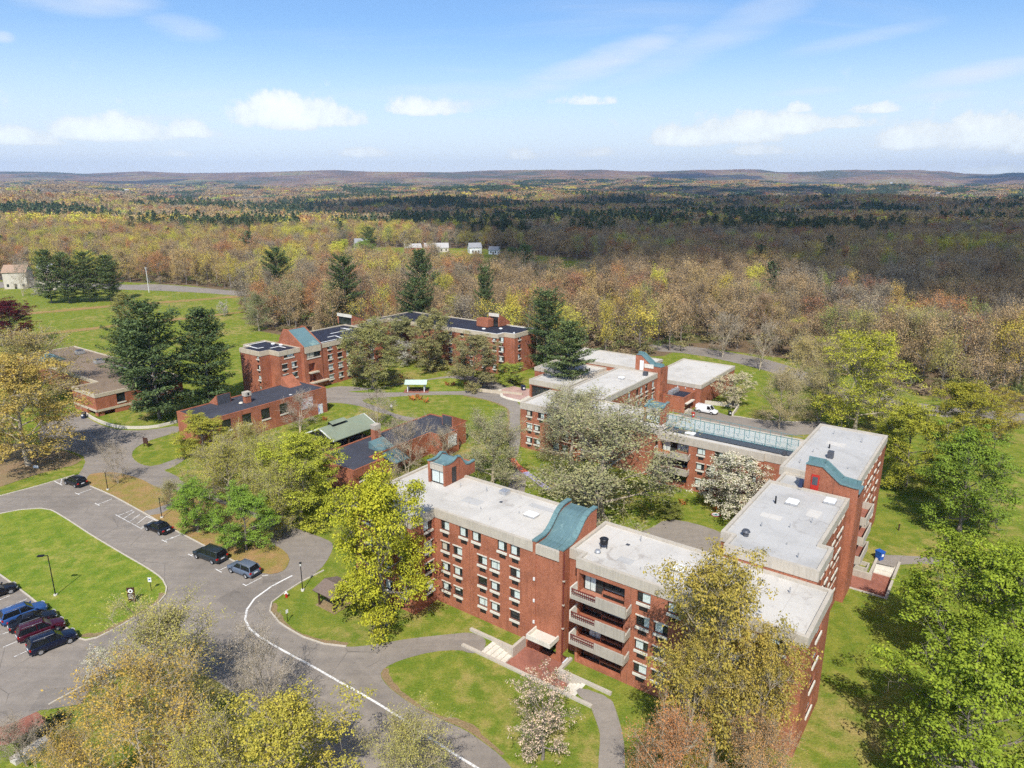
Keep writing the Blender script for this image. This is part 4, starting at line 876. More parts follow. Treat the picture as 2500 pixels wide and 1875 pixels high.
# penthouse with teal wavy parapet on the left block
ph = MB()
PR = [(60.9,14.75),(61.7,14.65),(62.6,14.75),(63.3,15.15),(64.0,14.9),(64.9,13.6),(65.6,13.4),(66.8,13.55)]
for u0_, u1_ in ((-57.4,-57.1),(-54.85,-54.55)):
    prof = [(v-b.v0, z) for v, z in PR]; prof = [(prof[0][0], 11.9)] + prof + [(prof[-1][0], 11.9)]
    MB().side_prism(prof, u0_-b.u0, u1_-b.u0).build('penthouse_wall', M_BRICK, b.o)
    cp = MB()
    for (va, za), (vb, zb) in zip(PR[:-1], PR[1:]): cp.bar(((u0_+u1_)/2-b.u0, va-b.v0-.03, za+.05), ((u0_+u1_)/2-b.u0, vb-b.v0+.03, zb+.05), .42, .14)
    cp.build('penthouse_coping', M_TEAL_TRIM, b.o)
rf = MB()
for (va, za), (vb, zb) in zip(PR[:-1], PR[1:]): rf.quad((-57.1-b.u0,va-b.v0,za-.2),(-54.85-b.u0,va-b.v0,za-.2),(-54.85-b.u0,vb-b.v0,zb-.2),(-57.1-b.u0,vb-b.v0,zb-.2))
rf.build('penthouse_roof', M_TEAL, b.o)
b.ubox('penthouse_lintel', -57.1, -54.85, 60.95, 61.2, 13.75, 14.55, M_CONC)
b.window('F', 61.0, -57.05, 2.15, 12.0, 1.72, sill=False, grille=False, var=2, inset=-.02)
b.ubox('penthouse_wall', -57.1, -54.85, 66.5, 66.8, 11.9, 13.35, M_BRICK)
b.ubox('penthouse_door', -54.56, -54.50, 62.2, 63.0, 12.0, 14.0, M_FRAME)

# ------------------------------------------------------------------ right dormitory (B2, tower, C)
b = Building(-17, 76, 'dormitory_building', 'grey-roofed red brick dormitory stepping back along the right lawn with a teal roofline', 5)
ROW2 = [10.75, 8.1, 5.45, 2.8]
wins = []
for r in ROW2:
    for c in (76.0, 78.3, 80.0): wins.append(('R', -12.4, c, 1.25, r, 1.25, LIN))
    wins.append(('R', -11.25, 65.4, 1.25, r, 1.25, LIN)); wins.append(('R', -11.25, 67.4, 1.25, r, 1.25, LIN))
for r in ROW2[:3]:
    for c in (67.5, 70.5, 74.0, 77.5): wins.append(('L', -21.4, c, 1.3, r, 1.2, LIN))
b.block([(-20.2,64.1),(-11.25,64.1),(-11.25,69.7),(-12.4,69.7),(-12.4,83.0),(-21.4,83.0),(-21.4,66.6),(-20.2,66.6)], -1.2, 13.5, wins, roof=M_GREY_ROOF)
wins = []
for r in ROW2:
    for c in (89.8, 91.6, 94.0, 96.3, 98.2, 101.0, 104.0): wins.append(('R', -12.5, c, 1.25, r, 1.25, LIN))
b.block([(-21.6,88.3),(-12.5,88.3),(-12.5,109.2),(-21.6,109.2)], -1.2, 13.5, wins, roof=M_GREY_ROOF)
b.block(rect(-21.0,-17.6,83.0,88.3), -1.2, 12.9, roof=M_GREY_ROOF, fascia=.6, skip=(1,))
# tower with the sloping teal parapet facing the front
TP = [(-17.5,16.5),(-15.6,16.5),(-13.6,14.9),(-12.0,14.75),(-11.6,14.75)]
for v0_, v1_ in ((83.3,83.65),(87.6,87.95)):
    prof = [(u-b.u0, z if v0_ < 85 else 13.3) for u, z in TP]; prof = [(prof[0][0], -1.1)] + prof + [(prof[-1][0], -1.1)]
    MB().side_prism(prof, v0_-b.v0, v1_-b.v0, axis='y').build('tower_wall', M_BRICK, b.o)
for (ua, za), (ub, zb) in zip(TP[:-1], TP[1:]): pass
rf = MB()
for (ua, za), (ub, zb) in zip(TP[:-1], TP[1:]): rf.quad((ua-b.u0,83.2-b.v0,za+.02),(ub-b.u0,83.2-b.v0,zb+.02),(ub-b.u0,84.5-b.v0,zb+.02),(ua-b.u0,84.5-b.v0,za+.02))
cp = MB()
for (ua, za), (ub, zb) in zip(TP[:-1], TP[1:]): cp.bar((ua-b.u0-.03, 84.6-b.v0, za+.25), (ub-b.u0+.03, 84.6-b.v0, zb+.25), .25, .55)
for (ua, za), (ub, zb) in zip(TP[:-1], TP[1:]): cp.bar((ua-b.u0-.03, 83.3-b.v0, za+.05), (ub-b.u0+.03, 83.3-b.v0, zb+.05), .25, .14)
rf.build('tower_roof', M_TEAL, b.o); cp.build('tower_coping', M_TEAL_TRIM, b.o)
b.ubox('tower_wall', -17.5, -17.15, 83.65, 84.5, -1, 16.3, M_BRICK); b.ubox('tower_roof', -17.15, -11.62, 84.72, 87.6, 13.5, 13.62, M_TEAL)
tw = MB(); b.wall(tw, 'R', -11.62, 83.65, 87.6, -1.1, 13.4, [(83.75,84.25,z,z+1.9,.4) for z in (10.6,7.9,5.2,2.5,.2)]); tw.build('tower_wall', M_BRICK, b.o)
b.ubox('roof_door', -16.75, -15.85, 83.22, 83.30, 13.4, 15.35, M_RED); b.ubox('roof_door_glass', -16.6, -16.0, 83.18, 83.22, 14.1, 15.1, M_LOUVRE)
for z in (10.1, 7.45, 4.8):
    o = b.ubox('balcony', -12.4, -11.0, 88.4, 93.4, z-2.0, z-1.8, M_CONC)
    for nm, bx_ in (('balcony_front', (-11.12,-10.98,88.4,93.4,z-1.98,z-.85)), ('balcony_end', (-12.4,-11.12,88.38,88.52,z-1.98,z-.9)), ('balcony_end', (-12.4,-11.12,93.28,93.42,z-1.98,z-.9))):
        MB().box(bx_[0]-b.u0, bx_[1]-b.u0, bx_[2]-b.v0, bx_[3]-b.v0, bx_[4], bx_[5]).build(nm, M_CONC, o)
    MB().box(-12.3-b.u0,-11.15-b.u0,88.55-b.v0,93.25-b.v0,z-1.80,z-1.77).build('deck', M_PAVER, o)
b.skylight(-17.4, 78.2, 13.38, 1.3, 1.2, .45); b.skylight(-14.0, 81.0, 13.38, 1.2, 1.2, .45)
b.vent(-19.0, 77.2, 13.38, .10, .9, False, M_BLACK); b.vent(-19.2, 67.5, 13.38, .3, .55, True, M_LOUVRE); b.vent(-16.0, 72.0, 13.38, .05, .5, False); b.vent(-14.4,74.5,13.38,.05,.6,False)
for u_, v_, h_ in ((-18.5,70.5,.4),(-15.2,68.0,.3),(-13.6,66.0,.4),(-20.0,91.5,.4),(-14.5,93.0,.35),(-15.0,104.5,.5),(-19.0,106.0,.4)): b.vent(u_, v_, 13.38, .055, h_, h_ > .38)
for u_, v_, w_, d_ in ((-19.5,73.0,2.2,1.2),(-15.5,76.0,1.4,2.0),(-19.0,101.0,2.4,1.6)): b.ubox('roof_patch', u_, u_+w_, v_, v_+d_, 13.265, 13.274, M_WHITE_ROOF)
b.ubox('exhaust_hood', -17.6, -16.9, 95.4, 96.2, 13.2, 14.2, M_LOUVRE); b.vent(-18.2, 99.5, 13.38, .10, .6, False, M_BLACK); b.vent(-19.6, 96.6, 13.38, .07, .4, False)
MB().side_prism([(-.6,0),(.7,0),(.0,1.5)], -.2, .2, axis='x').build('roof_flashing', M_NAVY, b.o, b.L(-17.8, 83.2, 13.0))
# ------------------------------------------------------------------ three-storey courtyard wing with roof terrace
b = Building(-35, 103.5, 'dormitory_building', 'three-storey brick courtyard wing with a fenced roof terrace and small balconies', 7)
ROW3 = [6.5, 3.9, 1.2]
wins = []
for i, r in enumerate(ROW3):
    for c in ((-38.4,-35.5,-33.85,-30.8) if i == 0 else (-38.4,-36.6,-33.85,-32.0,-30.1)): wins.append(('F', 103.5, c, 1.4, r, 1.12, {} if i == 0 else LIN))
hl = [('F',103.5,-44.8,-39.8,z,z+2.1,1.25) for z in (5.55,2.9,.25)]
b.block([(-45.2,103.5),(-27.9,103.5),(-27.9,103.9),(-21.75,103.9),(-21.75,113.5),(-45.2,113.5)], -1.2, 8.95, wins, hl, fascia=1.25)
for k, z in enumerate((5.55, 2.9, .25)):
    b.window('F', 104.75, -44.7, 2.3, z, 2.0, sill=False, grille=False, var=[0,6,6][k], inset=-.55)
    b.window('F', 104.75, -42.2, 2.35, z+.75, 1.25, sill=True, grille=False, var=[2,6,6][k], inset=-.55)
    b.ubox('spandrel', -42.3, -39.85, 104.0, 104.28, z-.1, z+.55, M_BRICK)
for z in (5.35, 2.70): balcony(b, -45.2, -39.4, 102.2, 103.45, z, -42.4, M_ORANGE)
# roof terrace fence: posts, rails and mesh infill, one panel at a time
TD = 106.0
b.ubox('terrace_deck', -45.0, -23.6, 105.2, 107.3, 8.84, 8.90, M_LOUVRE)
def _mesh(t, bs, out):
    p = coords(t); sp = t.n('ShaderNodeSeparateXYZ'); t.put(sp.inputs[0], p)
    a = t.m('FRACT', t.m('MULTIPLY', t.m('ADD', sp.outputs[0], sp.outputs[2]), 4.5)); c = t.m('FRACT', t.m('MULTIPLY', t.m('SUBTRACT', sp.outputs[0], sp.outputs[2]), 4.5))
    g = t.m('LESS_THAN', t.m('MINIMUM', a, c), .16)
    tr = t.n('ShaderNodeBsdfTransparent'); mx = t.n('ShaderNodeMixShader'); t.put(mx.inputs[0], g)
    bs.inputs['Base Color'].default_value = (.16, .40, .42, 1); bs.inputs['Roughness'].default_value = .5
    t.t.links.new(tr.outputs[0], mx.inputs[1]); t.t.links.new(bs.outputs[0], mx.inputs[2]); t.t.links.new(mx.outputs[0], out.inputs[0])
M_MESH = mat('wire_mesh', _mesh)
nf = 13
for i in range(nf):
    u0_ = -45.3 + i*(21.4/nf); u1_ = u0_ + 21.4/nf
    fz = 8.9
    b.ubox('fence_post', u0_-.04, u0_+.04, 106.9, 106.98, fz, fz+2.1, M_TEALRAIL)
    b.ubox('fence_rail', u0_, u1_, 106.91, 106.97, fz+2.04, fz+2.12, M_TEALRAIL)
    b.ubox('fence_rail', u0_, u1_, 106.91, 106.97, fz+.12, fz+.18, M_TEALRAIL)
    q = MB(); q.quad((0,0,0),(u1_-u0_-.08,0,0),(u1_-u0_-.08,0,1.84),(0,0,1.84)); q.build('mesh_panel', M_MESH, b.o, b.L(u0_+.04, 106.94, fz+.19))
    b.ubox('fence_post', u0_-.03, u0_+.03, 109.4, 109.46, fz, fz+1.9, M_TEALRAIL)
    b.ubox('fence_rail', u0_, u1_, 109.41, 109.45, fz+1.86, fz+1.92, M_TEALRAIL)
b.ubox('fence_post', -23.94, -23.86, 106.9, 106.98, 8.9, 11.0, M_TEALRAIL)
b.skylight(-40.5, 105.6, 8.83, 1.6, 1.0, .5); b.ubox('vent_box', -25.6, -25.1, 104.9, 105.4, 8.85, 9.5, M_LOUVRE)

# ------------------------------------------------------------------ middle wing + rear wing with tower
b = Building(-62, 112, 'dormitory_building', 'three-storey brick wing with white roof half hidden behind the big courtyard tree', 9)
wins = []
for i, r in enumerate(ROW3):
    for c in ((-71.95,-69.35,-67.4,-64.0,-60.5) if i == 0 else (-71.95,-70.2,-66.0,-64.0,-60.5)): wins.append(('F', 103.6, c, 1.4, r+.05, 1.12, {} if i == 0 else LIN))
b.block([(-73.3,103.6),(-60.0,103.6),(-60.0,105.2),(-45.3,105.2),(-45.3,113.8),(-73.3,113.8)], -1.2, 8.95, wins, fascia=1.25)
wins = []
for i, r in enumerate((5.85, 3.2, .6)):
    for c in (124.9,128.6,130.5,132.95,136.2): wins.append(('R', -61.6, c, 1.35, r+.2, 1.5, {} if i == 0 else LIN))
b.block([(-71.0,113.8),(-61.6,113.8),(-61.6,138.6),(-71.0,138.6)], -1.2, 8.95, wins, fascia=1.1)
tp = [(-67.0,12.3),(-65.6,12.3),(-63.0,10.3),(-60.9,10.2)]
for v0_, v1_ in ((138.8,139.1),(142.3,142.6)):
    prof = [(u-b.u0, z if v0_ < 140 else 9.6) for u, z in tp]; prof = [(prof[0][0],-1.1)] + prof + [(prof[-1][0],-1.1)]
    MB().side_prism(prof, v0_-b.v0, v1_-b.v0, axis='y').build('tower_wall', M_BRICK, b.o)
rf = MB(); cp = MB()
for (ua, za), (ub, zb) in zip(tp[:-1], tp[1:]):
    rf.quad((ua-b.u0,138.7-b.v0,za+.03),(ub-b.u0,138.7-b.v0,zb+.03),(ub-b.u0,140.2-b.v0,zb+.03),(ua-b.u0,140.2-b.v0,za+.03))
    cp.bar((ua-b.u0-.03,140.3-b.v0,za+.25),(ub-b.u0+.03,140.3-b.v0,zb+.25),.25,.5)
rf.build('tower_roof', M_TEAL, b.o); cp.build('tower_coping', M_TEAL_TRIM, b.o)
tw = MB(); b.wall(tw, 'R', -60.92, 139.1, 142.3, -1.1, 10.1, [(139.3,139.9,z,z+2.0,.4) for z in (7.0,4.4,1.8)]); b.wall(tw, 'L', -67.0, 139.1, 140.3, -1, 12.2, []); tw.build('tower_wall', M_BRICK, b.o)
b.ubox('tower_slab', -66.9, -61.0, 140.5, 142.3, 9.7, 9.8, M_TEAL)
b.ubox('roof_door', -65.9, -65.0, 138.72, 138.8, 9.0, 11.2, M_WHITE); b.ubox('roof_sign', -64.8, -62.6, 138.70, 138.78, 9.7, 10.6, M_SILL)
b.skylight(-66.0, 130.4, 8.83, 1.2, 1.0, .5); b.ubox('roof_unit', -63.6, -62.7, 135.5, 136.4, 8.83, 9.6, M_LOUVRE)
# lift penthouse between the wings
pr = [(107.2,11.5),(108.0,11.6),(108.8,12.1),(110.2,12.1)]
for u0_, u1_ in ((-49.7,-49.4),(-46.7,-46.4)):
    prof = [(v-b.v0, z) for v, z in pr]; prof = [(prof[0][0], 8.8)] + prof + [(prof[-1][0], 8.8)]
    MB().side_prism(prof, u0_-b.u0, u1_-b.u0).build('penthouse_wall', M_BRICK, b.o)
    cp = MB()
    for (va, za), (vb, zb) in zip(pr[:-1], pr[1:]): cp.bar(((u0_+u1_)/2-b.u0,va-b.v0-.03,za+.05),((u0_+u1_)/2-b.u0,vb-b.v0+.03,zb+.05),.42,.14)
    cp.build('penthouse_coping', M_TEAL_TRIM, b.o)
rf = MB()
for (va, za), (vb, zb) in zip(pr[:-1], pr[1:]): rf.quad((-49.4-b.u0,va-b.v0,za-.2),(-46.7-b.u0,va-b.v0,za-.2),(-46.7-b.u0,vb-b.v0,zb-.2),(-49.4-b.u0,vb-b.v0,zb-.2))
rf.build('penthouse_roof', M_TEAL, b.o); b.ubox('penthouse_lintel', -49.4, -46.7, 107.25, 107.5, 10.6, 11.35, M_CONC)
b.window('F', 107.3, -49.35, 2.6, 8.9, 1.7, sill=False, grille=False, var=2, inset=-.02); b.ubox('penthouse_wall', -49.4, -46.7, 110.0, 110.2, 8.8, 12.0, M_BRICK)
b.vent(-50.4, 107.0, 8.83, .18, .9, True, M_BLACK)

# ------------------------------------------------------------------ gymnasium and annex
b = Building(-60, 155, 'gymnasium', 'windowless red brick gymnasium with broad streaked white flat roof', 11)
b.block([(-68.4,147.6),(-54.9,147.6),(-54.9,169.7),(-68.4,169.7)], -1.5, 5.2, fascia=.85)
for u in (-60.5, -58.6, -56.6): b.ubox('wall_lamp', u, u+.22, 147.46, 147.52, 3.9, 4.2, M_WHITE)
b2 = Building(-59, 144, 'annex_building', 'low brick annex with black roof beside the white van', 12)
b2.block(rect(-61.0,-56.0,141.0,147.5), -1.5, 3.75, holes=[('R',-56.0,141.6,145.2,-.3,2.2,.6)], fascia=0, roof=M_DARK_ROOF, fmat=M_BRICK, lip=.5, over=.02)
b2.ubox('dock_canopy', -56.0, -55.3, 141.4, 145.4, 2.2, 2.4, M_SILL)
b2.ubox('dock_platform', -55.95, -55.0, 141.4, 143.6, -.3, .7, M_CONC)
for k, v in enumerate((142.6, 144.2, 145.8)): b2.ubox('roof_unit', -60.6, -59.6, v, v+1.0, 3.3, 4.1, M_GALV)
# ------------------------------------------------------------------ entry hall
b = Building(-85, 145, 'entry_hall', 'single-storey entry hall with white roofs behind the light pine', 13)
b.block(rect(-90.8,-80.0,132.0,140.5), -.5, 4.4, holes=[('F',132.0,-90.3,-84.5,.05,3.0,.5)], fascia=1.2)
b.block(rect(-95.2,-80.5,140.6,150.5), -.5, 4.9, fascia=.9)
b.block(rect(-94.0,-71.2,150.6,163.0), -.5, 5.9, fascia=.7)
b.block(rect(-80.4,-71.2,140.6,150.5), -.5, 4.2, fascia=.5)
for u in (-89.2,-88.0,-86.8,-85.6): b.ubox('door_frame', u-.05, u+.05, 132.1, 132.2, .05, 3.0, M_FRAME)
b.ubox('glazing', -90.25, -84.55, 132.36, 132.4, .06, 2.98, M_GLASS)
MB().side_prism([(0,0),(2.6,0),(2.6,.9),(1.6,1.3),(0.5,2.4),(0,2.4)], 0, .35, axis='y').build('roof_gable', M_BRICK, b.o, b.L(-92.5, 149.6, 4.9))
MB().side_prism([(1.6,1.3),(0.5,2.4),(.5,2.5),(1.7,1.4)], 0, 1.6, axis='y').build('gable_roof', M_TEAL, b.o, b.L(-92.5, 149.6, 4.9))

# ------------------------------------------------------------------ back dormitory with dark roofs
b = Building(-140, 110, 'dormitory_building', 'four-storey brick dormitory with navy-black roofs and white seams behind the courtyard trees', 15)
RB = [9.0, 6.45, 3.9, 1.3]
wins = []
for i, r in enumerate(RB):
    if i == 0: wins.append(('R', -138.6, 99.2, 3.0, r, 1.1, NOG))
    else: wins += [('R', -138.6, 98.5, 1.6, r, 1.15, LIN), ('R', -138.6, 101.2, 1.6, r, 1.15, LIN)]
    wins.append(('F', 95.2, -143.6, 1.2, r, 1.1, {}))
b.block([(-150.0,95.2),(-142.2,95.2),(-142.2,97.9),(-138.6,97.9),(-138.6,104.0),(-152.6,104.0),(-152.6,98.0),(-150.0,98.0)], -.5, 10.8, wins, roof=M_DARK_ROOF, fmat=M_TAN)
wins = []
for i, r in enumerate(RB):
    wins += [('R', -137.6, 111.3, 1.6, r, 1.15, {} if i == 0 else LIN), ('R', -137.6, 114.4, 1.6, r, 1.15, LIN), ('R', -137.6, 117.2, 1.6, r, 1.15, LIN), ('R', -137.6, 121.5, 1.6, r, 1.15, LIN), ('R', -137.6, 125.2, 1.6, r, 1.15, LIN)]
b.block([(-152.8,109.4),(-137.6,109.4),(-137.6,130.0),(-152.8,130.0)], -.5, 10.8, wins, roof=M_DARK_ROOF, fmat=M_TAN)
hb = [('R',-137.4,105.2,107.2,z,z+2.0,1.0) for z in (4.6,2.0)]
b.block(rect(-152.0,-137.4,104.0,109.4), -.5, 9.9, [('R',-137.4,104.8,4.2,8.0,1.25,NOG)], hb, fascia=0, roof=M_DARK_ROOF, fmat=M_BRICK, lip=.3, over=.02)
rf = MB(); rf.quad((-137.3-b.u0,104.25-b.v0,10.9),(-137.3-b.u0,109.2-b.v0,10.9),(-143.2-b.u0,109.2-b.v0,14.4),(-143.2-b.u0,104.25-b.v0,14.4)); rf.build('tower_roof', M_TEAL, b.o)
b.ubox('tower_wall', -143.6, -143.25, 104.2, 109.2, 9.5, 14.5, M_BRICK)
for v in (103.95, 109.15):
    MB().side_prism([(-146.5-b.u0,9.5),(-137.35-b.u0,9.5),(-137.35-b.u0,11.0),(-143.2-b.u0,14.6),(-144.6-b.u0,14.6),(-146.5-b.u0,12.0)], v-b.v0, v+.3-b.v0, axis='y').build('tower_wall', M_BRICK, b.o)
b.ubox('tower_lintel', -137.5, -137.25, 104.3, 109.1, 9.3, 10.85, M_TAN)
for z in (4.5, 1.9): b.ubox('balcony', -137.4, -136.4, 105.0, 107.6 if z > 3 else 110.5, z-.25, z+.05, M_TAN)
# north range
wins = []
for i, r in enumerate(RB):
    for c in (-111.2,-109.0,-114.8,-119.2,-122.3,-126.5): wins.append(('F', 144.2, c, 1.4, r, 1.1, {} if i == 0 else LIN))
    wins.append(('R', -105.95, 148.5, 1.5, r, 1.2, {}))
b.block([(-152.8,130.1),(-150.0,130.1),(-150.0,144.2),(-109.2,144.2),(-109.2,147.0),(-105.95,147.0),(-105.95,157.0),(-152.8,157.0)], -.5, 10.8, wins, roof=M_DARK_ROOF, fmat=M_TAN)
def stair_house(u0, u1, v0, v1, zf, zb, facing):
    """shed-roofed stair house: low at the back, glazed high face"""
    if facing == 'F': prof = [(v0-b.v0,10.7),(v1-b.v0,10.7),(v1-b.v0,zb),(v0-b.v0,zf)]; ax = 'x'; rng = ((u0,u0+.35),(u1-.35,u1)); uu = b.u0
    for a0_, a1_ in rng: MB().side_prism(prof, a0_-uu, a1_-uu, axis=ax).build('stair_house_wall', M_BRICK, b.o)
    rf = MB(); rf.add([(u0-b.u0,v0-b.v0-.1,zf-.05),(u1-b.u0,v0-b.v0-.1,zf-.05),(u1-b.u0,v1-b.v0,zb-.05),(u0-b.u0,v1-b.v0,zb-.05)], [(0,1,2,3)]); rf.build('stair_house_roof', M_TEAL, b.o)
    b.ubox('stair_house_fascia', u0, u1, v0-.12, v0, zf-.8, zf+.1, M_SILL)
    b.ubox('stair_house_glazing', u0+.35, u1-.35, v0+.15, v0+.2, 10.7, zf-.8, M_GLASS)
stair_house(-119.2, -115.7, 153.2, 158.2, 14.2, 11.6, 'F'); b.ubox('stair_house_wall', -121.6, -117.6, 150.6, 153.1, 10.7, 12.9, M_BRICK)
stair_house(-156.0, -150.0, 130.6, 136.0, 13.6, 11.3, 'F')
# white seam tape on the dark roofs
def seam(pts, z=10.70):
    mb = MB()
    for a, c in zip(pts[:-1], pts[1:]): mb.bar((a[0]-b.u0, a[1]-b.v0, z), (c[0]-b.u0, c[1]-b.v0, z), .45, .03)
    mb.build('seam_tape', M_WHITE, b.o)
seam([(-151.5,103.5),(-151.5,97.8),(-146.2,97.6),(-146.2,99.2)]); seam([(-144.0,99.5),(-144.0,102.0),(-141.5,102.0)])
seam([(-139.2,110.5),(-139.2,117.5),(-143,118.5),(-143,116)]); seam([(-146,119.5),(-146,126.0),(-150,126.5),(-142,127.5)]); seam([(-139,124),(-139,129.5)])
seam([(-148.5,111.5),(-144.0,112.0)])
seam([(-126.0,145.0),(-110.2,145.0),(-109.9,147.6),(-106.6,147.8),(-108,149.5)]); seam([(-114,156.0),(-106.7,156.2)])
for u, v in ((-147.2,102.6),(-144.6,103.0),(-146.5,112.5),(-113.5,151.0),(-117,148.0)): b.vent(u, v, 10.68, .35, .3, True, M_WHITE)
# ------------------------------------------------------------------ long low hall with banners
b = Building(-125, 82, 'campus_hall', 'long low brick hall with slate-grey roof, chimney and two banners', 17)
wins = [('R', -120.6, c, 2.1, 2.5, 2.2, dict(grille=False, var=6)) for c in (71.0, 75.5, 79.8, 84.2)]
b.block(rect(-130.6,-120.6,67.8,96.4), -.5, 5.6, wins, fascia=0, roof=M_SLATE_ROOF, fmat=M_BRICK, lip=.15, over=.02)
for v in (75.0, 91.6):
    MB().side_prism([(0,0),(3.0,0),(3.0,2.1)] if v < 80 else [(3.0,0),(-.0,0),(-.0,2.1)], -1.6, 1.6, axis='y').build('roof_monitor', M_BRICK, b.o, b.L(-131.2 if v < 80 else -129.8, v+1.6, 5.4))
b.ubox('louvre', -128.22, -128.12, 75.2, 78.0, 5.5, 7.4, M_LOUVRE); b.ubox('louvre', -129.95, -129.82, 91.8, 94.6, 5.5, 7.4, M_LOUVRE)
ch = b.ubox('chimney', -125.5, -124.5, 79.2, 80.4, 5.4, 6.9, M_BRICK); MB().box(-125.6-b.u0,-124.4-b.u0,79.1-b.v0,80.5-b.v0,6.9,7.75).build('chimney_cap', M_CONC, ch); MB().box(-124.5-b.u0,-124.37-b.u0,79.6-b.v0,80.0-b.v0,7.1,7.6).build('flue_opening', M_BLACK, ch)
b.vent(-125.3, 78.5, 5.45, .3, .3, True, M_SILL); b.vent(-122.5, 88.5, 5.45, .35, .15, False, M_WHITE)
M_BANNER1 = m_paint_noise('banner_crowd', [(0,(.12,.10,.12)),(.40,(.55,.20,.20)),(.47,(.75,.72,.70)),(.56,(.30,.28,.35)),(.62,(.70,.35,.35))], 2.2)
M_BANNER2 = m_paint_noise('banner_blue', [(0,(.78,.78,.80)),(.54,(.10,.18,.50)),(.62,(.78,.78,.8))], 1.0, 3)
b.ubox('banner', -120.58, -120.54, 89.6, 92.6, 2.1, 4.4, M_BANNER1); b.ubox('banner', -120.58, -120.54, 93.9, 95.1, -.1, 2.2, M_BANNER2)
# ------------------------------------------------------------------ low hall in the middle
b = Building(-87, 80, 'campus_hall', 'low brick hall with slate-grey roof and teal skylight slope in the campus centre', 19)
b.block([(-92.4,72.0),(-88.4,72.0),(-88.4,69.9),(-82.2,69.9),(-82.2,76.0),(-84.6,76.0),(-84.6,90.7),(-81.5,90.7),(-81.5,95.2),(-83.2,95.2),(-83.2,99.3),(-92.4,99.3)], -.5, 4.2,
        [('R',-82.2,71.0,4.0,2.0,.8,NOG)], [('R',-81.5,91.0,91.7,.2,2.9,.4)], fascia=0, roof=M_SLATE_ROOF, fmat=M_BRICK, lip=.15, over=.02)
b.ubox('wall_panel', -81.48, -81.42, 92.1, 94.5, 1.4, 3.6, M_WHITE)
M_MURAL = m_paint_noise('mural_figures', [(0,(.03,.03,.03)),(.44,(.8,.8,.78)),(.60,(.05,.05,.05)),(.66,(.8,.8,.78))], 1.1, 5)
b.ubox('mural', -81.44, -81.38, 92.2, 94.4, 1.5, 3.5, M_MURAL)
MB().side_prism([(-88.0-b.u0,4.0),(-81.6-b.u0,2.6),(-81.6-b.u0,2.75),(-88.0-b.u0,5.3)], 78.6-b.v0, 82.0-b.v0, axis='y').build('teal_slope_roof', M_TEAL, b.o)
ch = b.ubox('chimney', -90.1, -89.0, 81.2, 82.5, 4.0, 6.4, M_BRICK); MB().side_prism([(-.62,0),(.62,0),(.78,.9),(-.78,.9)], -.6, .6).build('chimney_cap', M_CONC, ch, b.L(-89.55, 81.85, 6.4))
MB().side_prism([(0,0),(4.6,0),(0,2.2)], -.0, 2.7, axis='x').build('roof_monitor', M_BRICK, b.o, b.L(-86.1, 95.7, 4.1)); b.ubox('louvre', -85.9, -83.6, 95.6, 95.7, 4.2, 6.1, M_LOUVRE)
b.vent(-90.4, 91.8, 4.05, .45, .12, False, M_WHITE)
# ------------------------------------------------------------------ low wide building at the left
b = Building(-165, 72, 'campus_building', 'low wide brick building with brown gravel roof behind the pines at the left', 21)
b.block([(-168.6,64.6),(-157.7,64.6),(-157.7,84.2),(-213.0,84.2),(-213.0,70.0),(-168.6,70.0)], -.5, 5.0, [('R',-157.7,69.0,1.9,2.2,2.0,dict(var=6,grille=False)),('R',-157.7,77.5,3.0,2.2,2.0,dict(var=6,grille=False))],
        [('R',-157.7,64.8,68.4,-.4,1.0,1.5),('F',64.6,-162.5,-157.9,-.4,1.0,1.5)], fascia=.75, roof=M_BROWN_ROOF, fmat=M_TAN)
b.ubox('floor_band', -157.75, -157.60, 64.5, 84.2, 1.05, 1.55, M_TAN); b.ubox('floor_band', -168.6, -157.6, 64.5, 64.62, 1.05, 1.55, M_TAN)
for u, v in ((-162.0,75.0),(-170.0,77.5),(-172.0,80.5),(-188.0,78.0),(-203.0,80.0)):
    o = b.ubox('roof_unit', u, u+1.6, v, v+2.0, 4.85, 5.7, M_GALV); MB().box(u+.2-b.u0,u+1.4-b.u0,v+.3-b.v0,v+1.7-b.v0,5.7,5.95).build('fan_grille', M_LOUVRE, o)
b.ubox('roof_pipe', -182, -160, 80.0, 80.3, 4.86, 5.05, M_GALV)
MB().side_prism([(0,0),(5,0),(2.5,1.6)], 0, 6).build('skylight_ridge', M_TEAL, b.o, b.L(-204, 71, 4.9))

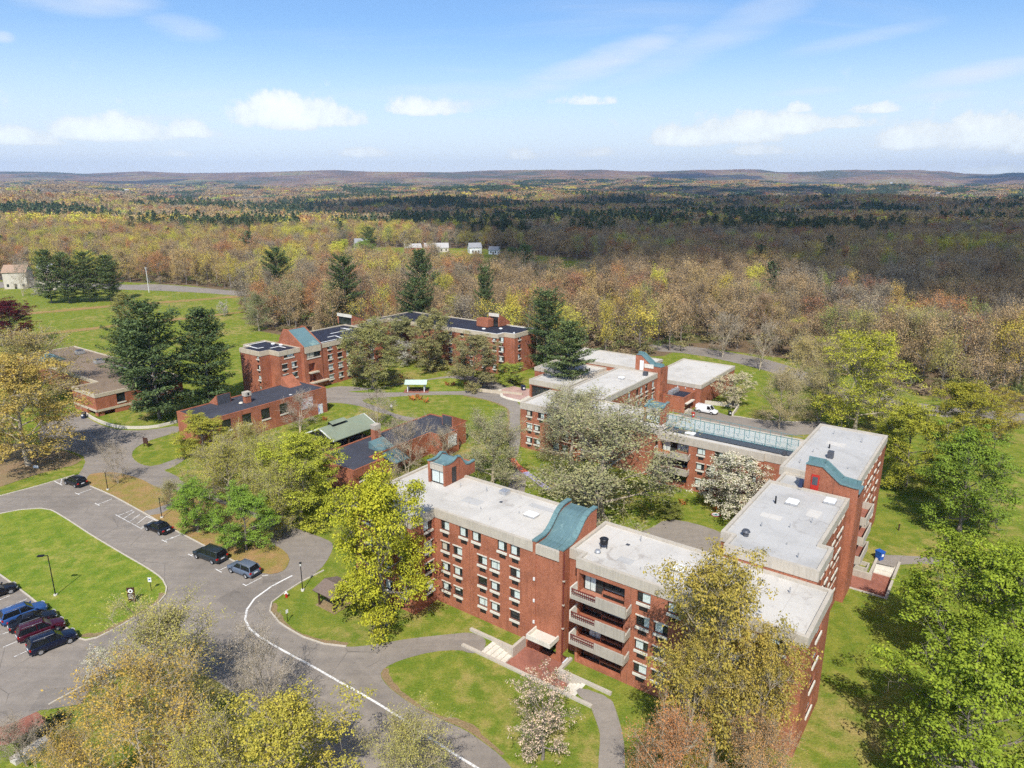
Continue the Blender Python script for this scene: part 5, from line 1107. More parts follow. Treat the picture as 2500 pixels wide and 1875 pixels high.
# ------------------------------------------------------------------ pavilion with green roof, picnic shelter, kiosk
def pavilion():
    o = empty('pavilion', W(-102.5, 85.2), TH, 'open pavilion with pale green metal gable roof and cupola', 'pavilion')
    lu, wv = 4.0, 5.6
    for s_ in (-1, 1):
        mb = MB(); mb.quad((s_*lu,-wv,2.75),(s_*lu,wv,2.75),(0,wv,4.5),(0,-wv,4.5)); mb.quad((s_*lu,-wv,2.62),(s_*lu,wv,2.62),(0,wv,4.37),(0,-wv,4.37),1); mb.quad((s_*lu,-wv,2.62),(s_*lu,wv,2.62),(s_*lu,wv,2.75),(s_*lu,-wv,2.75)); mb.build('roof_slope', [M_GREEN_METAL, M_BLACK], o)
    for v in (-wv, wv):
        mb = MB()
        for s_ in (-1, 1): mb.bar((s_*lu, v, 2.68), (0, v, 4.43), .12, .22)
        mb.build('barge_board', M_WHITE, o); MB().add([(-lu*.9,v*.97,2.7),(lu*.9,v*.97,2.7),(0,v*.97,4.3)], [(0,1,2)]).build('gable_truss', M_BLACK, o)
    c = MB().box(-.7,.7,-2.9,.2,4.2,4.75).build('cupola', M_BLACK, o)
    for s_ in (-1,1):
        mb = MB(); mb.quad((s_*1.0,-3.2,4.72),(s_*1.0,.5,4.72),(0,.5,5.1),(0,-3.2,5.1)); mb.build('cupola_roof', M_GREEN_METAL, c)
    for u in (-3.6, 3.6):
        for v in (-5,-1.7,1.7,5): MB().box(u-.11,u+.11,v-.11,v+.11,0,2.7).build('post', M_DARKWOOD, o)
    MB().box(-3.8,3.8,-5.4,5.4,.02,.10).build('floor_slab', M_DARKWOOD, o)
    for v in (-3.5, 0, 3.2): MB().box(-1.2,1.2,v-.4,v+.4,.7,.78).build('table_top', M_DARKWOOD, o)
pavilion()
def picnic():
    x, y = SITE['picnic']; o = empty('picnic_shelter', (x, y, .04), 0, 'small picnic shelter with mint metal roof and white posts on the central lawn', 'shelter')
    MB().box(-3.0,3.0,-1.5,1.7,-.02,.04).build('brick_pad', M_PAVER, o)
    for sx in (-2.0, 2.0):
        for sy in (-1.0, 1.1): MB().box(sx-.09,sx+.09,sy-.09,sy+.09,.04,2.1).build('post', M_WHITE, o)
    for s_ in (-1, 1):
        mb = MB(); mb.quad((-2.7,.05+s_*1.7,2.05),(2.7,.05+s_*1.7,2.05),(2.7,.05,2.85),(-2.7,.05,2.85)); mb.quad((-2.7,.05+s_*1.7,1.97),(2.7,.05+s_*1.7,1.97),(2.7,.05,2.77),(-2.7,.05,2.77),1); mb.build('roof_slope', [M_MINT, M_DARKWOOD], o)
    t = empty('picnic_table', (x, y+.1, .08), 0, 'wooden picnic table under the mint shelter roof', 'table')
    MB().box(-1.1,1.1,-.38,.38,.70,.76).build('table_top', M_DARKWOOD, t)
    for s_ in (-1,1):
        MB().box(-1.1,1.1,s_*.72-.14,s_*.72+.14,.42,.47).build('bench', M_DARKWOOD, t); MB().bar((s_*.8,-.7,.02),(s_*.8,.7,.02),.07).bar((s_*.8,-.55,0),(s_*.8,-.25,.72),.07).bar((s_*.8,.55,0),(s_*.8,.25,.72),.07).build('leg', M_DARKWOOD, t)
picnic()
M_BROWNSHINGLE = plain('brown_shingle', (.20,.15,.12), .85)
def kiosk():
    o = empty('kiosk_shelter', W(-60.6, 47.6), TH, 'small dark wooden shelter half hidden under the yellow-green maple', 'shelter')
    MB().box(-1.7,1.7,-1.7,1.7,.0,.07).build('floor_slab', M_SOIL, o)
    for sx in (-1.3,1.3):
        for sy in (-1.4,1.4): MB().box(sx-.09,sx+.09,sy-.09,sy+.09,.07,2.15).build('post', M_DARKWOOD, o)
    for s_ in (-1,1):
        mb = MB(); mb.quad((-1.8,s_*1.9,2.1),(1.8,s_*1.9,2.1),(1.8,0,2.75),(-1.8,0,2.75)); mb.quad((-1.8,s_*1.9,2.02),(1.8,s_*1.9,2.02),(1.8,0,2.67),(-1.8,0,2.67),1); mb.build('roof_slope', [M_BROWNSHINGLE, M_DARKWOOD], o)
    MB().box(-1.3,1.3,-.2,.2,.42,.5).build('bench', M_DARKWOOD, o)
kiosk()

# ------------------------------------------------------------------ sunken entrance plazas
def wallbar(o, name, u0, u1, v0, v1, z0, z1, m=M_CONC):
    c = W(0,0); return MB().box(u0-o[0], u1-o[0], v0-o[1], v1-o[1], z0, z1).build(name, m, o[2])
o = (-36, 52, empty('entrance_plaza', W(-36, 52), TH, 'sunken brick entrance plaza with concrete walls and steps before the curved tower', 'plaza'))
wallbar(o, 'plaza_floor', -38.3, -31.0, 50.45, 52.9, -1.0, -.85, M_PAVER); wallbar(o, 'plaza_floor', -38.2, -32.5, 52.9, 55.1, -1.0, -.852, M_PAVER)
wallbar(o, 'retaining_wall', -43.2, -27.1, 50.10, 50.48, -1.0, .22); wallbar(o, 'retaining_wall', -44.2, -38.2, 52.75, 53.1, -1.0, .32); wallbar(o, 'retaining_wall', -38.55, -38.2, 53.1, 55.2, -1.0, .32)
wallbar(o, 'retaining_wall', -32.55, -32.2, 53.05, 55.15, -1.0, .32); wallbar(o, 'retaining_wall', -32.55, -26.4, 52.72, 53.05, -1.0, .30)
for k in range(5): wallbar(o, 'step', -41.0+k*.54, -40.46+k*.54, 50.48, 52.75, -1.0, -.02-k*.166, M_SILL)
for k in range(4): wallbar(o, 'step', -29.2-(k+1)*.45, -29.2-k*.45, 50.48, 52.72, -1.0, -.02-k*.2, M_SILL)
o = (-10, 90, empty('entrance_plaza', W(-10, 90), TH, 'sunken brick side plaza with concrete walls and steps on the right lawn', 'plaza'))
wallbar(o, 'plaza_floor', -12.4, -7.7, 87.5, 92.0, -1.2, -.62, M_PAVER); wallbar(o, 'plaza_floor', -10.0, -7.7, 92.0, 94.2, -1.2, -.622, M_PAVER); wallbar(o, 'retaining_wall', -12.9, -7.4, 87.2, 87.5, -1.2, .10); wallbar(o, 'retaining_wall', -7.7, -7.4, 87.5, 97.8, -1.2, .16)
wallbar(o, 'retaining_wall', -12.4, -9.9, 91.9, 92.2, -1.2, .25); wallbar(o, 'retaining_wall', -10.3, -10.0, 92.2, 99.0, -1.2, .25)
for k in range(4): wallbar(o, 'step', -10.0, -7.7, 97.0-(k+1)*.7, 97.0-k*.7, -1.2, -.02-k*.15, M_SILL)
for a in ((-12.6,-10.6,92.6,92.75),(-12.6,-10.6,94.2,94.35),(-12.6,-12.45,92.75,94.2),(-10.75,-10.6,92.75,94.2)): wallbar(o, 'planter_wall', *a, 0, .55)
# entry plaza of the hall across the lawn
pl = SITE['plaza_entry']
o = empty('entry_plaza', (pl[0][0], pl[0][1], 0), 0, 'pink paved entry plaza with white angled steps by the entry hall', 'plaza')
for k, s_ in enumerate((1.0, .95, .90)):
    cx = sum(p[0] for p in pl)/len(pl); cy = sum(p[1] for p in pl)/len(pl)
    MB().prism([((p[0]-cx)*s_+cx-pl[0][0], (p[1]-cy)*s_+cy-pl[0][1]) for p in pl], 0, .08+.09*k).build('step', M_SILL, o)
s_ = .85; MB().prism([((p[0]-cx)*s_+cx-pl[0][0], (p[1]-cy)*s_+cy-pl[0][1]) for p in pl], 0, .30).build('paving', M_PINK, o)
def polywall(name, pts, h, w, m, label, cat='wall'):
    L, Rr = ribbon(pts, w, 0, '', None); mb = MB(); n = len(L); x0, y0 = pts[0]; vs = []
    for i in range(n): vs += [(L[i].x-x0,L[i].y-y0,-.1),(L[i].x-x0,L[i].y-y0,h),(Rr[i].x-x0,Rr[i].y-y0,h),(Rr[i].x-x0,Rr[i].y-y0,-.1)]
    fs = [(0,1,2,3),(n*4-1,n*4-2,n*4-3,n*4-4)]
    for i in range(n-1): a = i*4; fs += [(a,a+1,a+5,a+4),(a+1,a+2,a+6,a+5),(a+2,a+3,a+7,a+6)]
    mb.add(vs, fs); return tag(mb.build(name, m, None, (x0, y0, 0)), label, cat)
polywall('retaining_wall', SITE['curb_wall'], .55, .35, M_STONE, 'curved pale stone retaining wall in front of the left building')
ws = SITE['wall_service']; polywall('retaining_wall', ws[:2], .9, .3, M_STONE, 'pale stone retaining wall behind the white van'); polywall('retaining_wall', ws[1:], .7, .3, M_STONE, 'short pale stone wall end at the service drive corner')
polywall('garden_wall', SITE['wall_bl'], .5, .9, M_STONE, 'pale stone garden wall in the lower left corner')
wp = W(-103, 133); polywall('garden_wall', [tuple(W(-103.5,128.5)[:2]), tuple(W(-92.5,131.5)[:2])], .7, .5, M_TAN, 'tan garden wall between the green shrub and the entry plaza')
# ------------------------------------------------------------------ trees
def leaf_mat(name, source, rough=.6, spread=.26, white=False, transl=.16):
    m = bpy.data.materials.new(name); m.use_nodes = True; t = NT(m.node_tree); out = t.n('ShaderNodeOutputMaterial')
    if source == 'object': c = t.n('ShaderNodeObjectInfo').outputs['Color']
    else: c = t.n('ShaderNodeAttribute', attribute_type='INSTANCER', attribute_name='tint').outputs['Color']
    g = t.n('ShaderNodeNewGeometry'); r = g.outputs['Random Per Island']
    k = t.mix(1.0, c, t.ramp(r, [(0, (1-spread, 1-spread*.95, 1-spread*.8)), (.5, (1,1,1)), (1, (1+spread*.9, 1+spread*.7, 1+spread*.4))]), 'MULTIPLY')
    if source == 'object':
        cl = t.noise(coords(t), .55, 3, .6); k = t.mix(1.0, k, t.ramp(cl, [(.30, (.74,.78,.80)), (.52, (1,1,1)), (.72, (1.22,1.16,1.05))]), 'MULTIPLY')
    if white: k = t.mix(t.m('LESS_THAN', r, .24), k, (.20, .24, .07))
    d = t.n('ShaderNodeBsdfDiffuse'); t.put(d.inputs[0], k); tl = t.n('ShaderNodeBsdfTranslucent'); t.put(tl.inputs[0], k)
    mx = t.n('ShaderNodeMixShader'); mx.inputs[0].default_value = transl
    t.t.links.new(d.outputs[0], mx.inputs[1]); t.t.links.new(tl.outputs[0], mx.inputs[2]); t.t.links.new(mx.outputs[0], out.inputs[0])
    return m
M_LEAF = leaf_mat('foliage', 'object'); M_PETAL = leaf_mat('blossom', 'object', white=True, spread=.22); M_NEEDLE = leaf_mat('needles', 'object', spread=.55, transl=.15)
M_FLEAF = leaf_mat('wood_foliage', 'inst', spread=.14)
def _bark(t, bs, out):
    n = t.noise(coords(t), 2.5, 5, .65); t.put(bs.inputs['Base Color'], t.ramp(n, [(.3, (.13,.105,.085)), (.7, (.31,.265,.225))])); bs.inputs['Roughness'].default_value = .95
M_BARK = mat('bark', _bark)
def _bark2(t, bs, out):
    n = t.noise(coords(t), 2.5, 5, .65); t.put(bs.inputs['Base Color'], t.ramp(n, [(.3, (.32,.26,.18)), (.7, (.58,.49,.36))])); bs.inputs['Roughness'].default_value = .95
M_PALEBARK = mat('pale_bark', _bark2)

def np_mesh(name, V, F, m, smooth=False):
    me = bpy.data.meshes.new(name); V = np.asarray(V, np.float32); F = np.asarray(F, np.int32)
    nf, k = F.shape
    me.vertices.add(len(V)); me.vertices.foreach_set('co', V.ravel())
    me.loops.add(nf*k); me.loops.foreach_set('vertex_index', F.ravel())
    me.polygons.add(nf); me.polygons.foreach_set('loop_start', np.arange(0, nf*k, k, dtype=np.int32))
    try: me.polygons.foreach_set('loop_total', np.full(nf, k, np.int32))
    except Exception: pass
    me.update(calc_edges=True); me.validate()
    if smooth: me.polygons.foreach_set('use_smooth', np.ones(nf, bool))
    me.materials.append(m); return me
def tubes(P0, P1, R0, R1, n):
    P0, P1 = np.asarray(P0, float), np.asarray(P1, float); R0, R1 = np.asarray(R0, float), np.asarray(R1, float)
    d = P1-P0; L = np.linalg.norm(d, axis=1, keepdims=True); d = d/np.maximum(L, 1e-6)
    ref = np.where(np.abs(d[:, 2:3]) < .9, np.array([[0,0,1.]]), np.array([[1.,0,0]]))
    s = np.cross(d, ref); s /= np.linalg.norm(s, axis=1, keepdims=True); t = np.cross(s, d)
    a = 2*np.pi*np.arange(n)/n; ring = s[:,None,:]*np.cos(a)[None,:,None] + t[:,None,:]*np.sin(a)[None,:,None]
    V = np.concatenate([P0[:,None]+ring*R0[:,None,None], P1[:,None]+ring*R1[:,None,None]], 1)
    N = len(P0); base = (np.arange(N)*2*n)[:,None,None]; i = np.arange(n); j = (i+1) % n
    F = np.stack([i, j, n+j, n+i], -1)[None] + base
    return V.reshape(-1,3), F.reshape(-1,4)
def leaves(rng, C, size, flat=.5, outward=None, aspect=.62, dirs=None):
    """rhombic leaf sprays at centres C"""
    N = len(C); nrm = rng.normal(size=(N,3)); nrm /= np.linalg.norm(nrm, axis=1, keepdims=True)
    nrm[:,2] = np.abs(nrm[:,2]); nrm = nrm*(1-flat) + np.array([0,0,1.])*flat
    if outward is not None: nrm = nrm + outward*.5
    nrm /= np.linalg.norm(nrm, axis=1, keepdims=True)
    a = dirs if dirs is not None else rng.normal(size=(N,3)); a = a - nrm*np.sum(a*nrm, 1, keepdims=True); a /= np.maximum(np.linalg.norm(a, axis=1, keepdims=True), 1e-6)
    b = np.cross(nrm, a); s = (size*rng.uniform(.6, 1.4, N))[:,None]
    V = np.stack([C-a*s*.5, C+b*s*.5*aspect+nrm*s*.08, C+a*s*.5, C-b*s*.5*aspect+nrm*s*.08], 1)
    F = (np.arange(N)*4)[:,None] + np.arange(4)[None]
    return V.reshape(-1,3), F
def env_r(t, shape):
    """relative crown radius at relative crown height t"""
    if shape == 'round': return math.sqrt(max(0, 1-(2*t-1)**2))**.8
    if shape == 'vase': return max(.15, math.sin(math.pi*min(1, .12+.80*t))**.8)
    if shape == 'spread': return max(.2, math.sqrt(max(0, 1-(1.55*t-.6)**2)))
    return 1.0
def grow(rng, H=10., R=4., zb=1.8, n1=15, n2=7, n3=6, shape='round', el=(.15, 1.1), tr=.22, twig=.9, multi=1):
    S0, S1, r0, r1 = [], [], [], []; tips = []
    def seg(a, b, ra, rb): S0.append(a); S1.append(b); r0.append(ra); r1.append(rb)
    for mtr in range(multi):
        lean = rng.normal(size=2)*(.03 if multi == 1 else .16); pts = []
        for i in range(8):
            z = H*.86*i/7; off = lean*z + rng.normal(size=2)*.07*(i > 0); pts.append(np.array([off[0], off[1], z]))
        k = 1/math.sqrt(multi)
        for i in range(7): seg(pts[i], pts[i+1], tr*k*(1-.125*i)*(1.25 if i == 0 else 1), tr*k*(1-.125*(i+1)))
        for i in range(n1 // multi):
            t = (i+rng.uniform(0,1))/(n1//multi); z = zb*.8 + (H*.84-zb*.8)*t*.92
            f = z/(H*.86)*7; q = min(6, int(f)); st = pts[q]*(1-(f-q)) + pts[q+1]*(f-q)
            az = i*2.399+rng.uniform(-.5,.5) + mtr; e = el[0]+(el[1]-el[0])*t+rng.uniform(-.12,.12)
            d = np.array([math.cos(az)*math.cos(e), math.sin(az)*math.cos(e), math.sin(e)])
            zend = min(1, max(0, (z+1.0-zb)/(H-zb))); rr = R*env_r(zend, shape)
            Ln = min(rr/max(.3, math.cos(e)), (H-z)/max(.25, math.sin(e)))*rng.uniform(.78, 1.08); Ln = max(Ln, .8)
            rad0 = tr*k*.5*(1-.6*t); p = st; lp = [p]
            for j in range(4):
                d = d + np.array([0,0,.07]) + rng.normal(size=3)*.09; d /= np.linalg.norm(d); p2 = p + d*Ln/4
                seg(p, p2, rad0*(1-.2*j), rad0*(1-.2*(j+1))); p = p2; lp.append(p)
            for j in range(n2):
                s = rng.uniform(.25, 1.0); f2 = s*4; q2 = min(3, int(f2)); b0 = lp[q2]*(1-(f2-q2)) + lp[q2+1]*(f2-q2)
                d2 = d + rng.normal(size=3)*.75; d2[2] += .15; d2 /= np.linalg.norm(d2); L2 = Ln*.42*rng.uniform(.5,1.1)*(1.15-.5*s)+.3
                m1 = b0 + d2*L2*.5; d2b = d2+rng.normal(size=3)*.25+np.array([0,0,.12]); d2b /= np.linalg.norm(d2b); m2 = m1 + d2b*L2*.5
                ra = max(.014, rad0*.35); seg(b0, m1, ra, ra*.7); seg(m1, m2, ra*.7, ra*.35)
                for kk in range(n3):
                    s3 = rng.uniform(.2, 1); c0 = b0*(1-s3)+m2*s3 if s3 < .5 else m1*(2-2*s3)+m2*(2*s3-1)
                    d3 = d2b*.6 + rng.normal(size=3)*.7; d3[2] += .22; d3 /= np.linalg.norm(d3); L3 = twig*rng.uniform(.5,1.2)
                    c1 = c0 + d3*L3; seg(c0, c1, .013, .006); tips.append((c0, c1))
    # fit the grown crown to the nominal 4 m radius and 10 m height
    T = np.array([b_ for a_, b_ in tips]); fx = R/np.percentile(np.hypot(T[:,0], T[:,1]), 95); fz = H/np.percentile(T[:,2], 99.5); k = np.array([fx, fx, fz])
    S0 = [np.asarray(p)*k for p in S0]; S1 = [np.asarray(p)*k for p in S1]; tips = [(a_*k, b_*k) for a_, b_ in tips]
    return S0, S1, r0, r1, tips
def wood_mesh(name, sk, m, thick=1.0, sides=5):
    S0, S1, r0, r1, tips = sk; r0 = np.array(r0)*thick; r1 = np.array(r1)*thick
    big = r0 > .03*thick; V1, F1 = tubes(np.array(S0)[big], np.array(S1)[big], r0[big], r1[big], sides)
    V2, F2 = tubes(np.array(S0)[~big], np.array(S1)[~big], r0[~big], r1[~big], 3)
    return np_mesh(name, np.concatenate([V1, V2]), np.concatenate([F1, F2+len(V1)]), m, True)
def crown_mesh(name, rng, tips, per, size, m, jit=.18, flat=.35, aspect=.62, frac=1.0):
    T0 = np.array([a for a, b in tips]); T1 = np.array([b for a, b in tips])
    if frac < 1: keep = rng.uniform(size=len(T0)) < frac; T0, T1 = T0[keep], T1[keep]
    s = rng.uniform(.15, 1.1, (len(T0), per))[:,:,None]; C = T0[:,None]*(1-s)+T1[:,None]*s; C = C.reshape(-1,3) + rng.normal(size=(len(T0)*per,3))*jit
    ctr = np.array([0,0,5.]); ow = C-ctr; ow /= np.maximum(np.linalg.norm(ow, axis=1, keepdims=True), .1)
    V, F = leaves(rng, C, size, flat, ow, aspect); return np_mesh(name, V, F, m)
def crown_clumps(name, rng, tips, frac, per, size, m, rad=.55, squash=.62):
    """leaf sprays gathered in shells round the twig ends: separate clumps with gaps between"""
    T1 = np.array([b_ for a_, b_ in tips]); T1 = T1[rng.uniform(size=len(T1)) < frac]; n = len(T1)
    d = rng.normal(size=(n, per, 3)); d /= np.linalg.norm(d, axis=2, keepdims=True); d[..., 2] = np.where(rng.uniform(size=(n, per)) < .72, np.abs(d[..., 2]), d[..., 2])
    r = rad*rng.uniform(.65, 1.35, (n,1,1))*rng.uniform(.45, 1.05, (n,per,1)); C = (T1[:,None] + d*r*np.array([1,1,squash])).reshape(-1,3); dd = d.reshape(-1,3)
    V, F = leaves(rng, C, size, .30, dd*1.6, .62); return np_mesh(name, V, F, m)
PROTO = {}
def proto(style, k):
    key = (style, k)
    if key in PROTO: return PROTO[key]
    rng = np.random.default_rng(abs(hash(style)) % 1000 + k*17 if False else sum(map(ord, style))*7 + k*131)
    if style == 'maple':
        sk = grow(rng, zb=1.3, n1=18, n2=9, n3=8, shape='round', el=(-.1, 1.15), tr=.2, twig=.9); w = wood_mesh('trunk', sk, M_BARK); c = crown_clumps('crown', rng, sk[4], .42, 62, .165, M_LEAF, .60)
    elif style == 'bronze':
        sk = grow(rng, zb=1.5, n1=19, n2=9, n3=8, shape='round', el=(.0, 1.2), tr=.2, twig=1.0); w = wood_mesh('trunk', sk, M_PALEBARK); c = crown_clumps('crown', rng, sk[4], .50, 40, .135, M_LEAF, .50)
    elif style == 'bud':
        sk = grow(rng, zb=1.3, n1=20, n2=9, n3=11, shape='vase', el=(.3, 1.25), tr=.19, twig=1.25, multi=1 + k % 2); w = wood_mesh('trunk', sk, M_PALEBARK, .85); c = crown_mesh('crown', rng, sk[4], 9, .12, M_LEAF, .14, .15, .5)
    elif style == 'spread':
        sk = grow(rng, zb=1.3, n1=20, n2=10, n3=11, shape='spread', el=(-.05, 1.0), tr=.25, twig=1.0); w = wood_mesh('trunk', sk, M_PALEBARK, .9); c = crown_mesh('crown', rng, sk[4], 9, .125, M_LEAF, .17, .25)
    elif style == 'bare':
        sk = grow(rng, zb=1.2, n1=18, n2=9, n3=9, shape='vase', el=(.4, 1.2), tr=.16, twig=1.2, multi=2); w = wood_mesh('trunk', sk, M_PALEBARK, .9); c = crown_mesh('crown', rng, sk[4], 3, .11, M_LEAF, .08, .2, .5)
    elif style in ('blossom', 'blossom_thin'):
        sk = grow(rng, zb=1.4, n1=17, n2=9, n3=7, shape='round', el=(-.05, 1.0), tr=.2, twig=.9); w = wood_mesh('trunk', sk, M_BARK)
        c = crown_clumps('crown', rng, sk[4], .5 if style == 'blossom' else .4, 36 if style == 'blossom' else 18, .16, M_PETAL, .48)
    elif style == 'pine':
        S0, S1, r0, r1, C, Dn, sz = [], [], [], [], [], [], []
        for i in range(8): S0.append((0,0,i*1.22)); S1.append((0,0,(i+1)*1.22)); r0.append(.2*(1-i*.12)); r1.append(.2*(1-(i+1)*.12))
        nl = 17; lop = rng.uniform(.75, 1.2, 8)
        for l in range(nl):
            t = l/(nl-1); z = .9+8.7*t; nb = 7 if t < .8 else 5
            for q in range(nb):
                if rng.uniform() < .16: continue
                az = q*2*math.pi/nb + l*1.1 + rng.uniform(-.35,.35); prof = math.sqrt(max(0, 1-t**2.0))*(.62+.38*min(1, t*3.2))
                Ln = 4.3*prof*rng.uniform(.55,1.12)*lop[int((az % 6.283)/6.284*8)]+.3
                d = np.array([math.cos(az), math.sin(az), .10+.45*t+rng.normal()*.08]); a = np.array([0,0,z]); e = a+d*Ln
                S0.append(a); S1.append(e); r0.append(.05*(1-.6*t)); r1.append(.012)
                n = int(12+22*Ln/4)
                for s in np.linspace(.25, 1.03, n):
                    wd = (.60+.45*Ln/4)*(1.0-.45*abs(s-.72))
                    for _ in range(6):
                        side = rng.normal()*wd*.55; p = a*(1-s)+e*s + np.array([-math.sin(az), math.cos(az), 0])*side + np.array([0,0,rng.uniform(-.05,.34)*(.5+s*.5)])
                        C.append(p); Dn.append(d*.8+np.array([-math.sin(az), math.cos(az), .35])*np.sign(side)*.9+rng.normal(size=3)*.35)
        V, F = leaves(rng, np.array(C), .34, .50, None, .36, np.array(Dn)); c = np_mesh('crown', V, F, M_NEEDLE)
        V, F = tubes(S0, S1, r0, r1, 5); w = np_mesh('trunk', V, F, M_BARK, True)
    PROTO[key] = (w, c); return w, c
rt = random.Random(11)
count = {}
CATN = {'pine': 'pine_tree', 'maple': 'leafy_tree', 'bronze': 'leafy_tree', 'bud': 'budding_tree', 'spread': 'spreading_tree', 'bare': 'bare_tree', 'blossom': 'blossom_tree', 'blossom_thin': 'blossom_tree'}
def plant(style, col, x, y, H, R, label, k=None):
    n = count.get(style, 0); count[style] = n+1
    w, c = proto(style, (n % 3) if k is None else k)
    sh = 'shrub' in label and 'tree' not in label
    o = empty('shrub' if sh else CATN[style], (x, y, float(terrain(x, y))), rt.uniform(0, 6.28), label, 'shrub' if sh else 'tree')
    s = (R/4.0, R/4.0, H/10.0)
    a = inst('trunk', w, o, (0,0,-.05), 0, s); q = inst('crown', c, o, (0,0,-.05), 0, s); q.color = (*[min(.85, c_*1.28) for c_ in col], 1)
    return o
for (st, col, x, y, H, R, lab) in SITE['trees']: plant(st, col, x, y, H, R, lab)

# ------------------------------------------------------------------ woodland
def forest_protos(mleaf, mbark):
    out = []
    for k in range(5):
        rng = np.random.default_rng(900+k)
        sk = grow(rng, zb=3.4, n1=13, n2=5, n3=5, shape='vase' if k % 2 else 'round', el=(.5, 1.25), tr=.16, twig=1.3, multi=1 + (k == 2)); 
        w = wood_mesh('trunk', sk, mbark, 1.25, 4); c = crown_mesh('crown', rng, sk[4], [8,8,6,10,15][k], .24, mleaf, .34, .1, .42); out.append((w, c))
    return out
def conifer_proto(mleaf, mbark):
    rng = np.random.default_rng(77); C, Dn = [], []
    for l in range(11):
        t = l/10; z = 1.6+8*t
        for q in range(7):
            az = rng.uniform(0, 6.28); Ln = 4.2*math.sqrt(max(0,1-t**2))*rng.uniform(.6,1.1)+.3; d = np.array([math.cos(az), math.sin(az), .05+.4*t])
            for s in np.linspace(.25, 1, 7):
                for _ in range(2): C.append(np.array([0,0,z])+d*Ln*s+rng.normal(size=3)*.18); Dn.append(d+rng.normal(size=3)*.5)
    V, F = leaves(rng, np.array(C), .75, .6, None, .45, np.array(Dn)); V2, F2 = tubes([(0,0,0)], [(0,0,9.4)], [.18], [.04], 5)
    return np_mesh('trunk', V2, F2, mbark), np_mesh('crown', V, F, mleaf)
def m_inst_bark():
    def fn(t, bs, out): 
        n = t.noise(coords(t), 2.0, 3); t.put(bs.inputs['Base Color'], t.ramp(n, [(.3,(.15,.12,.10)),(.7,(.34,.29,.25))])); bs.inputs['Roughness'].default_value = 1
    return mat('wood_bark', fn)
M_WBARK = m_inst_bark()
def far_proto(mleaf, k):
    rng = np.random.default_rng(500+k); C = []
    n = 150
    d = rng.normal(size=(n,3)); d[:,2] = np.abs(d[:,2])*.9-.15; d /= np.linalg.norm(d, axis=1, keepdims=True); r = rng.uniform(.55, 1.05, n)[:,None]
    C = d*r*np.array([4.,4.,4.6])+np.array([0,0,5.2]); V, F = leaves(rng, C, 1.25, .1, d, .5, d+rng.normal(size=(n,3))*.6+np.array([0,0,.6])); V2, F2 = tubes([(0,0,0)], [(.2,.1,7)], [.22], [.1], 4)
    me = np_mesh('far_crown', np.concatenate([V, V2]), np.concatenate([F, F2+len(V)]), mleaf); return me
def far_conifer(mleaf):
    rng = np.random.default_rng(51); C, D = [], []
    for i in range(150):
        t = rng.uniform(0, 1); az = rng.uniform(0, 6.28); r = 4.4*(1-t**1.6)*rng.uniform(.5,1.05)+.2; d = np.array([math.cos(az), math.sin(az), -.1]); C.append(np.array([0,0,1.2+8.6*t])+d*r); D.append(d)
    V, F = leaves(rng, np.array(C), 1.5, .4, None, .6, np.array(D)); return np_mesh('far_crown', V, F, mleaf)
def clump(mleaf, k):
    rng = np.random.default_rng(700+k); Cs, Ds = [], []
    for i in range(16):
        cx, cy = rng.uniform(-20, 20, 2); h = rng.uniform(8, 12); R = rng.uniform(3.4, 5.2); n = 26
        d = rng.normal(size=(n,3)); d[:,2] = np.abs(d[:,2]); d /= np.linalg.norm(d, axis=1, keepdims=True); Cs.append(d*np.array([R,R,h*.45])+np.array([cx,cy,h*.52])); Ds.append(d)
    C = np.concatenate(Cs); D = np.concatenate(Ds); V, F = leaves(rng, C, 3.0, .25, D, .7); return np_mesh('clump', V, F, mleaf)

PAL = np.array([(.43,.31,.165),(.49,.35,.18),(.40,.335,.225),(.55,.40,.18),(.46,.41,.12),(.70,.57,.10),(.66,.62,.09),(.58,.29,.12),(.48,.23,.12),(.40,.45,.11),(.62,.44,.13)])
PNAME = ['brown twiggy','tan twiggy','grey-brown twiggy','straw-coloured','olive-brown','yellow-olive','yellow-green','orange-red','russet','light green','amber']
def vnoise(x, y, s, seed): return np.array([mnoise.fractal(Vector((a/s+seed, b/s-seed*1.7, seed)), 0.8, 2.1, 4) for a, b in zip(x, y)])
def candidates(y0, y1, sp, rng, margin=20):
    ys = np.arange(y0, y1, sp); X, Y = [], []
    for y in ys:
        w = .80*y + margin; xs = np.arange(-w, w, sp); X.append(xs + rng.uniform(-.48,.48,len(xs))*sp); Y.append(np.full(len(xs), y) + rng.uniform(-.48,.48,len(xs))*sp)
    X = np.concatenate(X); Y = np.concatenate(Y); k = woodland(X, Y); return X[k], Y[k]
